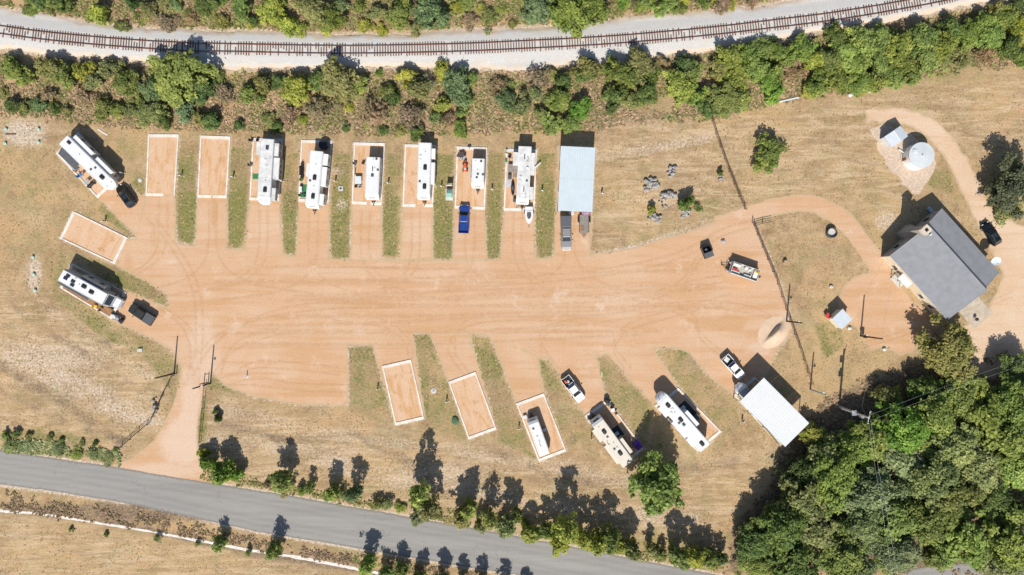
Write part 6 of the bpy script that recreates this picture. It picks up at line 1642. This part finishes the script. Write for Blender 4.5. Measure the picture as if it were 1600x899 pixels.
NM = [(60,'the left end'),(180,'the bushiest hedge stretch'),(300,'the empty upright pads'),(410,'the grey topped trailer'),(500,'the green mat'),(580,'the pale table'),(660,'the left trailer with two slide-outs'),
      (745,'the orange mower'),(820,'the stained trailer'),(900,'the blue carport'),(1000,'the rock piles'),(1110,'the upper pipe fence'),(1200,'the round field shrub'),(1290,'the pale blue pipe'),(1345,'the red pipe'),(1420,'the water tank'),(1500,'the house'),(1580,'the right edge')]
north = [
 ('bush',60,6,11,'dark green'),('thick',92,2,18,'green'),('bush',152,20,17,'yellow green',1.3),('bush',205,2,14,'dark green'),('bush',232,14,15,'olive',.8),('bush',256,3,12,'olive',.8),('thick',320,6,17,'dark green'),('bush',347,0,9,'green'),('thick',378,8,20,'green'),('bush',395,32,9,'dark green'),('bush',275,8,11,'blue green'),
 ('thick',424,14,22,'yellow green'),('bush',447,36,18,'yellow green'),('thick',490,16,26,'olive'),('thick',520,30,20,'green'),('bush',533,10,14,'grey green'),('bush',508,46,11,'yellow green'),('bush',560,10,11,'green'),
 ('bush',588,20,14,'olive'),('thick',622,24,20,'green'),('thick',672,22,28,'blue green'),('bush',648,46,12,'olive'),('bush',632,8,13,'yellow green'),('bush',732,4,13,'light green',.8),('sparse',765,30,18,'olive',.5),('sparse',735,32,16,'brown',.5),('bush',715,10,12,'yellow green',.7),
 ('thick',840,14,26,'blue green'),('thick',885,18,32,'green'),('thick',925,14,28,'green'),('bush',860,2,16,'light green'),('bush',975,5,9,'bright green'),('bush',1008,6,9,'light green'),('thick',1040,10,18,'light green'),('bush',1066,14,10,'olive'),('sparse',1130,8,20,'brown',.5),('sparse',1175,2,16,'brown',.5),('bush',800,38,8,'olive',.6),('sparse',190,42,14,'olive',.5),('sparse',260,36,18,'brown',.5),('sparse',350,38,16,'olive',.5),('sparse',300,30,14,'brown',.5)]
fr = random.Random(32)
for k in range(34):
    x = fr.uniform(0, 1180); hi = float(np.interp(x, [p[0] for p in BALN], [p[1] for p in BALN]))-6
    north.append((fr.choice(['sparse','bush']), x, fr.uniform(-4, max(0, hi)), fr.uniform(8, 14), fr.choice(['olive','yellow green','green','light green']), fr.uniform(.45, .7)))
belt(north, lambda x, y: ('across the track, above', NM), 'bushes beyond the railway track')
south = [
 ('thick',25,112,23,'green',.9),('bush',12,102,12,'dark green'),('thick',82,108,22,'olive',.9),('bush',102,122,19,'green'),('bush',132,112,17,'yellow green'),('bush',145,128,16,'grey green',1.2),('bush',166,106,15,'grey green',1.2),('thick',198,128,22,'green',.9),('bush',186,108,14,'olive'),
 ('fluffy',278,118,44,'green',.8),('thick',312,140,24,'dark green'),('thick',240,138,22,'blue green'),('bush',250,108,18,'olive'),
 ('bush',18,165,13,'dark green',.8),('bush',40,168,12,'olive',.7),('bush',60,162,14,'blue green',.8),('bush',85,168,11,'dark green',.8),('bush',104,172,10,'olive',.7),('bush',160,168,17,'olive',.8),('bush',183,172,14,'green',.8),('bush',205,174,13,'olive',.8),('thick',236,176,22,'olive',.7),('bush',257,188,13,'dark green'),('bush',288,176,18,'blue green'),('bush',312,186,13,'olive'),('bush',330,190,16,'dark green'),('bush',374,195,9,'dark green'),
 ('bush',388,146,16,'green'),('bush',410,132,17,'olive'),('thick',463,138,25,'yellow green',.9),('bush',436,128,13,'dark green'),('thick',530,128,36,'olive',.75),('bush',498,126,18,'dark green'),('bush',560,132,17,'green'),('bush',592,114,6,'bright green',1.2),('bush',604,142,13,'olive'),('bush',614,152,13,'dark green'),('bush',636,118,16,'yellow green'),('bush',652,138,20,'olive'),('sparse',668,132,14,'grey green'),
 ('bush',690,110,15,'yellow green'),('thick',716,132,27,'blue green',.9),('bush',738,122,11,'light green'),('bush',726,154,13,'green'),('bush',690,164,14,'yellow green'),('bush',722,174,10,'light green'),('bush',720,201,14,'green',.8),('bush',599,204,9,'dark green',.8),('bush',540,200,7,'dark green',.7),('bush',434,198,10,'dark green',.8),('bush',472,186,9,'yellow green',.7),('bush',681,182,11,'dark green'),('bush',625,206,11,'olive',.7),('bush',652,208,13,'dark green',.8),('bush',545,168,8,'yellow green',.7),('sparse',500,170,26,'brown',.6),('sparse',580,178,28,'brown',.6),('sparse',645,178,24,'brown',.6),('sparse',455,182,20,'brown',.6),('bush',420,190,14,'olive',.6),('sparse',352,150,18,'brown',.6),('sparse',130,150,18,'brown',.6),('sparse',75,148,16,'brown',.6),('sparse',700,188,14,'brown',.6),('sparse',785,140,20,'brown',.5),
 ('thick',792,158,17,'blue green'),('bush',815,162,17,'grey green'),('sparse',838,144,14,'grey green'),('thick',872,156,20,'light green',.9),('thick',905,172,19,'bright green',.9),('bush',890,192,17,'light green'),('bush',862,192,17,'light green'),('bush',845,178,12,'olive'),('sparse',840,122,22,'brown',.7),('bush',880,128,15,'dark green'),('bush',860,115,12,'olive',.8),('bush',918,106,20,'olive',1.1),('bush',912,118,12,'green'),
 ('thick',970,116,27,'green',.9),('thick',1000,104,28,'olive',.8),('bush',1018,120,18,'green'),('bush',1036,100,13,'brown',.9),('bush',960,150,18,'green'),('bush',956,168,12,'dark green'),('bush',1010,146,19,'dark green'),('bush',985,158,14,'olive'),('bush',1070,98,17,'dark green'),('bush',1086,112,17,'green'),('thick',1060,136,25,'light green',.9),('bush',1092,150,17,'light green'),
 ('thick',1140,92,24,'light green',.9),('bush',1166,84,20,'green'),('thick',1190,76,22,'light green',.8),('thick',1152,116,22,'yellow green',.8),('bush',1122,110,16,'olive'),('thick',1182,108,23,'light green',.8),('oak',1132,158,27,'olive',.6),('bush',1104,168,18,'dark green'),('bush',1160,156,19,'green'),('thick',1202,132,19,'bright green',.8),
 ('thick',1212,82,20,'green',.8),('bush',1206,112,17,'green'),('bush',1208,148,17,'bright green'),('thick',1250,80,24,'light green',.9),('bush',1272,96,18,'yellow green'),('thick',1310,60,22,'green',.9),('thick',1322,82,24,'light green',.9),('thick',1346,70,25,'light green',.9),('thick',1298,96,22,'green',.8),('thick',1336,102,23,'light green',.8),('thick',1376,60,24,'light green',.9),('thick',1402,76,26,'light green',.9),('thick',1380,96,24,'light green',.8),('thick',1410,104,24,'green',.8),
 ('bush',1278,132,20,'light green'),('thick',1308,126,22,'green',.7),('thick',1342,130,22,'light green',.7),('bush',1264,140,13,'yellow green'),('bush',1366,126,19,'green'),('bush',1396,122,20,'light green'),('bush',1424,120,16,'green'),('thick',1440,62,26,'light green',.9),('thick',1446,90,24,'light green',.8),('thick',1470,72,25,'yellow green',.8),('bush',1482,46,20,'dark green'),('thick',1506,60,25,'light green',.8),('thick',1532,38,23,'green',.8),('thick',1546,58,25,'light green',.8),('thick',1572,26,23,'light green',.8),('thick',1592,42,22,'yellow green',.8),('bush',1576,76,19,'dark green'),('bush',1596,90,16,'green'),('sparse',1500,94,22,'olive',.7),('sparse',1540,86,20,'brown',.7),('bush',1474,98,15,'olive',.7),('bush',1590,8,14,'dark green'),('bush',1235,98,15,'brown',.7),('sparse',1245,115,16,'brown',.7),('bush',1556,14,14,'olive')]
def southrow(x, y):
    tr = np.interp(x, [p[0] for p in RAILC], [p[1] for p in RAILC])
    return (('on the track side above', NM) if y-tr < 58 else ('in mid hedge above', NM) if y-tr < 92 else ('at the hedge foot above', NM))
fr = random.Random(31)
for k in range(64):
    x = fr.uniform(0, 1600); t_ = float(np.interp(x, [p[0] for p in RAILC], [p[1] for p in RAILC]))
    lo = 36 if x > 250 else 44; hi = 120 if x < 950 else 105 if x < 1150 else 92
    if 385 < x < 775 and fr.random() < .8: continue
    if x < 385 and fr.random() < .4: continue
    south.append((fr.choice(['sparse','bush','bush']), x, t_+fr.uniform(lo+8, hi), fr.uniform(8, 15), fr.choice(['olive','green','yellow green','light green','grey green','olive']), fr.uniform(.45, .75)))
belt(south, southrow, 'bushes of the hedge between track and campers')
HM = [(50,'the left edge'),(140,'the left road verge'),(330,'the driveway mouth'),(390,'the driveway mouth right side'),(470,'the road bend of low bushes'),(560,'the left empty bottom pad'),(660,'the gap between bottom pads'),(740,'the right empty bottom pad'),(830,'the smallest trailer'),(930,'the beige trailer'),(1040,'the lone tree'),(1120,'the woods corner')]
hedge = [
 ('bush',326,722,13,'bright green',1.7),('bush',350,736,17,'bright green',1.9),('bush',372,744,14,'bright green',1.8),('bush',316,712,9,'yellow green',1.3),('slim',442,758,14,'green'),('slim',480,761,12,'light green'),('slim',518,775,12,'green'),('slim',553,770,17,'blue green',1.1),('sparse',590,786,14,'olive',.9),('sparse',610,790,10,'grey green',.9),
 ('slim',652,774,15,'light green',1.2),('slim',668,795,17,'olive',1.0),('slim',655,812,11,'grey green',.8),('slim',716,806,17,'olive',1.05),('slim',733,800,14,'green',1.1),('slim',755,826,9,'olive',.9),('slim',764,812,13,'olive',1.2),('slim',792,822,18,'grey green',1.0),('slim',810,808,12,'green',1.2),
 ('slim',830,834,18,'yellow green'),('slim',852,828,13,'green',1.1),('slim',884,828,17,'yellow green',1.1),('slim',876,845,14,'yellow green'),('slim',908,842,19,'yellow green',1.0),('slim',928,852,20,'yellow green',1.0),('slim',950,842,17,'green',1.1),('slim',972,856,17,'yellow green',.9),('slim',990,862,13,'olive',.9),
 ('slim',1015,858,11,'olive',.8),('slim',1035,866,13,'olive',.9),('slim',1058,868,16,'green',.9),('slim',1082,872,16,'yellow green',.9),('slim',1105,876,16,'green',.9),('slim',1125,868,13,'dark green',.9)]
fr = random.Random(21)
hedge = [(f_, x+fr.uniform(-4, 4), y+fr.uniform(-4, 4), r_*fr.uniform(.75, 1.25), c_, (h_[0] if h_ else 1.0)*fr.uniform(.72, 1.15)) for f_, x, y, r_, c_, *h_ in hedge]
for k in range(26):
    x = fr.uniform(400, 1125); y = 752+(x-400)*.172+fr.uniform(-6, 8)
    hedge.append((fr.choice(['bush','sparse','bush']), x, y, fr.uniform(5, 11), fr.choice(['olive','yellow green','green','grey green','brown']), fr.uniform(.6, 1.1)))
belt(hedge, lambda x, y: ('on the upper road verge below', HM), 'hedge trees along the upper side of the road')
verge = [('bush',8,680,11,'green',1.2),('bush',24,678,12,'dark green',1.2),('bush',44,682,11,'olive',1.0),('bush',60,684,10,'olive',.9),('bush',78,684,11,'olive',.8),('bush',96,688,9,'dark green',.8),('bush',112,688,10,'green',.8),('bush',128,692,9,'olive',.8),('bush',148,694,9,'dark green',.7),('bush',164,698,9,'olive',.7),('bush',180,704,8,'green',.7),
 ('sparse',14,696,15,'grey green',.35),('sparse',40,698,16,'grey green',.3),('sparse',66,702,15,'light green',.3),('sparse',92,704,15,'grey green',.3),('sparse',120,708,15,'light green',.3),('sparse',146,710,14,'grey green',.3),('sparse',170,716,12,'grey green',.3)]
verge = [(f_, x, y, r_*(.62 if f_ == 'bush' else .9), c_, h_*(.9 if f_ == 'bush' else 1.0)) for f_, x, y, r_, c_, h_ in verge if x not in (60, 112, 164, 66)]
belt(verge, lambda x, y: ('above the road near', HM), 'low bushes above the left end of the road')
low = [('slim',343,851,12,'green',.8),('slim',428,860,13,'green',.95),('slim',388,864,5,'light green',.7),('bush',110,828,4,'green',1.3),('bush',165,836,4,'green',1.3),('slim',573,884,16,'light green',.85),('slim',625,896,14,'green',.8),('slim',655,905,14,'green',.8),('slim',690,908,14,'olive',.8),('slim',720,912,13,'green',.8),('slim',750,914,13,'olive',.8),('slim',785,918,12,'green',.8),('slim',820,918,11,'green',.7),('slim',600,898,13,'light green',.8),('sparse',245,842,8,'olive',.9),('sparse',310,850,7,'olive',.9)]
belt(low, lambda x, y: ('along the field path below', [(100,'the left road end'),(260,'the driveway mouth'),(345,'the driveway mouth right edge'),(430,'the low road bushes'),(575,'the blue green roadside tree'),(650,'the left empty bottom pad'),(720,'the right empty bottom pad'),(800,'the smallest trailer')]), 'trees along the field path below the road')
WM = [(1180,'the lower left corner'),(1240,'the left wood edge'),(1300,'the carport'),(1380,'the power pole'),(1460,'the yard oak'),(1540,'the house'),(1600,'the right edge')]
wood = [(1292,714,36,'olive'),(1330,700,36,'green'),(1300,742,42,'green'),(1362,690,42,'green'),(1408,668,42,'bright green'),(1452,650,38,'green'),(1400,718,44,'grey green'),(1448,742,46,'grey green'),(1352,768,42,'grey green'),(1252,776,40,'grey green'),(1215,822,40,'dark green'),(1178,846,30,'dark green'),(1272,832,42,'grey green'),
 (1318,872,40,'green'),(1342,818,36,'grey green'),(1392,806,40,'green'),(1446,812,44,'green'),(1486,704,44,'grey green'),(1532,650,44,'green'),(1580,628,42,'green'),(1520,736,42,'grey green'),(1566,688,42,'green'),(1600,730,42,'light green'),(1476,768,42,'olive'),(1506,836,44,'green'),(1572,848,44,'green'),
 (1398,866,36,'grey green'),(1238,880,42,'dark green'),(1180,884,26,'green'),(1600,800,30,'dark green'),(1560,888,36,'grey green'),(1494,618,36,'green'),(1446,612,26,'dark green'),(1398,642,24,'bright green'),(1590,580,30,'dark green'),(1345,900,30,'grey green'),(1255,735,30,'dark green'),(1430,690,36,'green'),(1545,780,30,'dark green')]
WMIX = {'grey green': 'grey green', 'green': 'green', 'olive': 'olive', 'dark green': 'dark green', 'light green': 'light green', 'bright green': 'bright green'}
belt([('oak' if k % 3 else 'fluffy', x, y, r_*1.02, c_, .84+.03*(k % 3)) for k, (x, y, r_, c_) in enumerate(wood)],
     lambda x, y: ('in the woods, upper rows near' if y < 715 else 'in the woods, middle rows near' if y < 800 else 'in the woods, lowest rows near', WM), 'trees of the woods in the lower right corner')
fr = random.Random(12); under = []
while len(under) < 34:
    x, y = fr.uniform(1190, 1600), fr.uniform(600, 895)
    X_, Y_ = np.array([[W(x, y)[0]]]), np.array([[W(x, y)[1]]])
    if sdf(PW(woods), X_, Y_)[0, 0] > 2: under.append(('thick', x, y, fr.uniform(13, 22), fr.choice(['light green', 'green', 'grey green', 'yellow green']), fr.uniform(.8, 1.3)))
belt(under, lambda x, y: ('under the wood crowns, upper part near' if y < 715 else 'under the wood crowns, middle part near' if y < 800 else 'under the wood crowns, lower part near', WM), 'understory bushes of the woods')
# single trees and shrubs
plant('fluffy', 1026, 761, 46, 'green', 'lone full green tree between the beige trailer and the road hedge', None, 1.15, wob=False)
plant('oak', 1480, 548, 44, 'olive', 'broad olive oak shading the lower corner of the farmhouse', None, .85, wob=False)
plant('thick', 1202, 241, 27, 'green', 'single round dark shrub in the dry field above the house drive', None, .85, wob=False)
plant('oak', 1586, 288, 42, 'dusky green', 'dark tree at the right edge beside the sandy track', None, .8)
plant('sparse', 1578, 330, 22, 'olive', 'thin olive shrub under the dark tree at the right edge', None, .8)
plant('bush', 1018, 328, 7, 'yellow green', 'small yellow green bush on a rock pile', None, 1.7)
plant('bush', 1073, 318, 12, 'green', 'small leaning tree with thin foliage beside the rock piles', None, 1.75)
plant('sparse', 1092, 326, 9, 'green', 'low trailing green bush right of the small leaning tree', None, .6)
plant('bush', 1126, 270, 5, 'dark green', 'tiny dark shrub left of the upper pipe fence', None, 1.7)
plant('bush', 340, 655, 7, 'dark green', 'small dark shrub beside the right driveway fence', None, 1.6)
plant('bush', 337, 643, 5, 'dark green', 'tiny dark green bush above the shrub at the driveway fence', None, 1.2)
plant('sparse', 1150, 170, 10, 'grey green', 'thin grey green shrub at the hedge foot above the pipe fence', None, .9)
def dead(px, py, rpx, label):
    i = vrng.randrange(2); w_, R0, H = TWIG[i]; s = rpx*S/R0
    t = thing('dead_shrub', label, 'dead shrub', (*W(px, py, H*s*.5), 0), vrng.uniform(0, 6.28), 'bare grey shrubs'); t.scale = (s, s, s)
    link('branches', w_, t)
for p in ((668,130,17,'bare grey shrub in the hedge above the left trailer with two slide-outs'),(730,152,12,'bare grey shrub beside the blue green bush above the orange mower'),(838,148,15,'bare grey shrub in the hedge left of the blue carport'),(1302,868,26,'bare bleached tree crown at the lower edge of the woods'),(1390,108,10,'bare pale twigs in the light green hedge above the water tank'),(985,160,10,'bare pale twigs in the hedge above the rock piles'),(1420,868,22,'bare twigs in the brown gap at the bottom of the woods')): dead(*p)

# --- dry brush, weeds and grass tufts (nobody could count them)
def tufts(name, label, cat, polys, n, size, hgt, col, seed, avoid=()):
    rs = np.random.RandomState(seed); P = [PW(p) for p in polys]
    A = np.array(sum(P, [])); x0, y0 = A.min(0); x1, y1 = A.max(0)
    x = x0+(x1-x0)*rs.rand(n*4); y = y0+(y1-y0)*rs.rand(n*4)
    d = np.maximum.reduce([sdf(p, x, y) for p in P])
    for p in avoid: d = np.minimum(d, -sdf(p, x, y))
    keep = (d+(fbm(x, y, 2, seed)-.5)*2.2 > 0) & (fbm(x, y, 3.2, seed+4) > .44)
    x, y = x[keep][:n], y[keep][:n]; n = len(x)
    a = rs.rand(n)*2*PI; s = size*(.5+rs.rand(n)); h = hgt*(.3+.7*rs.rand(n))
    dx, dy = np.cos(a)*s, np.sin(a)*s; th = rs.rand(n)*2*PI; ll = s*(1.2+1.6*rs.rand(n)); ox, oy = np.cos(th)*ll, np.sin(th)*ll
    dx, dy = -np.sin(th)*s, np.cos(th)*s
    z = np.zeros(n)+.01
    Q = np.stack([np.stack([x-dx, y-dy, z], -1), np.stack([x+dx, y+dy, z], -1), np.stack([x+dx*.7+ox, y+dy*.7+oy, z+h], -1), np.stack([x-dx*.8+ox, y-dy*.8+oy, z+h*.85], -1)], 1).reshape(-1, 3)
    o = link(name, np_mesh(name, Q, np.arange(4*n).reshape(-1, 4), LEAF, {'tone': np.repeat(rs.rand(n), 4)}))
    o.color = (*col, 1)
    return tag(o, label, cat, kind='stuff')
BELT = [(-20,88),(80,92),(200,102),(330,114),(450,114),(600,112),(750,114),(800,116),(900,106),(960,104),(1060,90),(1200,72),(1290,56),(1400,38),(1480,24),(1620,4),(1620,100),(1500,112),(1400,130),(1330,146),(1250,156),(1120,186),(1000,190),(900,205),(800,205),(700,210),(600,212),(400,206),(200,200),(80,186),(-20,178)]
tufts('dry_brush', 'tangled dry brush and weeds between the hedge bushes', 'dry brush', [BELT], 24000, .17, .28, (0.46,0.345,0.205), 1)
tufts('hedge_weeds', 'olive weeds growing through the hedge belt', 'weeds', [BELT], 15000, .17, .28, (0.31,0.30,0.115), 2)
NB = [(-20,-20),(1240,-20),(1200,0),(1100,14),(1000,20),(900,30),(800,38),(650,48),(500,48),(400,42),(230,39),(150,32),(60,16),(-20,6)]
tufts('dry_brush', 'dry brush beyond the railway track along the top edge', 'dry brush', [NB], 13000, .17, .3, (0.44,0.33,0.19), 3)
tufts('track_weeds', 'olive weeds beyond the railway track along the top edge', 'weeds', [NB], 13000, .17, .3, (0.29,0.30,0.10), 4)
VG = [[(0,768),(200,798),(400,842),(560,868),(800,908),(800,930),(545,883),(390,855),(230,826),(0,794)]]
tufts('ditch_weeds', 'brown weeds in the ditch between road and field path', 'weeds', VG, 7000, .16, .25, (0.32,0.235,0.14), 5)
VG2 = [[(320,735),(450,762),(600,788),(740,815),(740,822),(600,797),(450,771),(315,748)],[(1000,862),(1130,880),(1120,896),(1000,872)]]
tufts('verge_weeds', 'mixed weeds on the upper road verge', 'weeds', VG2, 7000, .17, .35, (0.38,0.34,0.14), 6)
tufts('verge_weeds', 'pale green weeds above the left end of the road', 'weeds', [[(-10,684),(60,690),(180,706),(188,728),(100,714),(-10,700)]], 3500, .18, .3, (0.38,0.40,0.19), 16)
tufts('wood_litter', 'brown undergrowth below the trees of the woods', 'undergrowth', [woods], 9000, .2, .25, (0.34,0.25,0.15), 7)
FIELD = [[(-20,190),(1350,150),(1620,110),(1620,560),(1480,560),(1130,860),(800,840),(310,745),(190,725),(-20,690)],[(-20,806),(400,870),(600,905),(600,920),(-20,920)]]
AV = [PW(p) for p in [LOT, DRIVE, HDRIVE, YARD, RROAD, RYARD, PEBBLE, BALLAST]+LANES]
tufts('dry_grass', 'scattered dry grass tufts over the mown fields', 'grass', FIELD, 26000, .09, .05, (0.50,0.37,0.20), 8, AV)
tufts('green_grass', 'green grass tufts on the strips between the lanes', 'grass', STRIPS, 3500, .10, .04, (0.19,0.20,0.07), 9, AV)
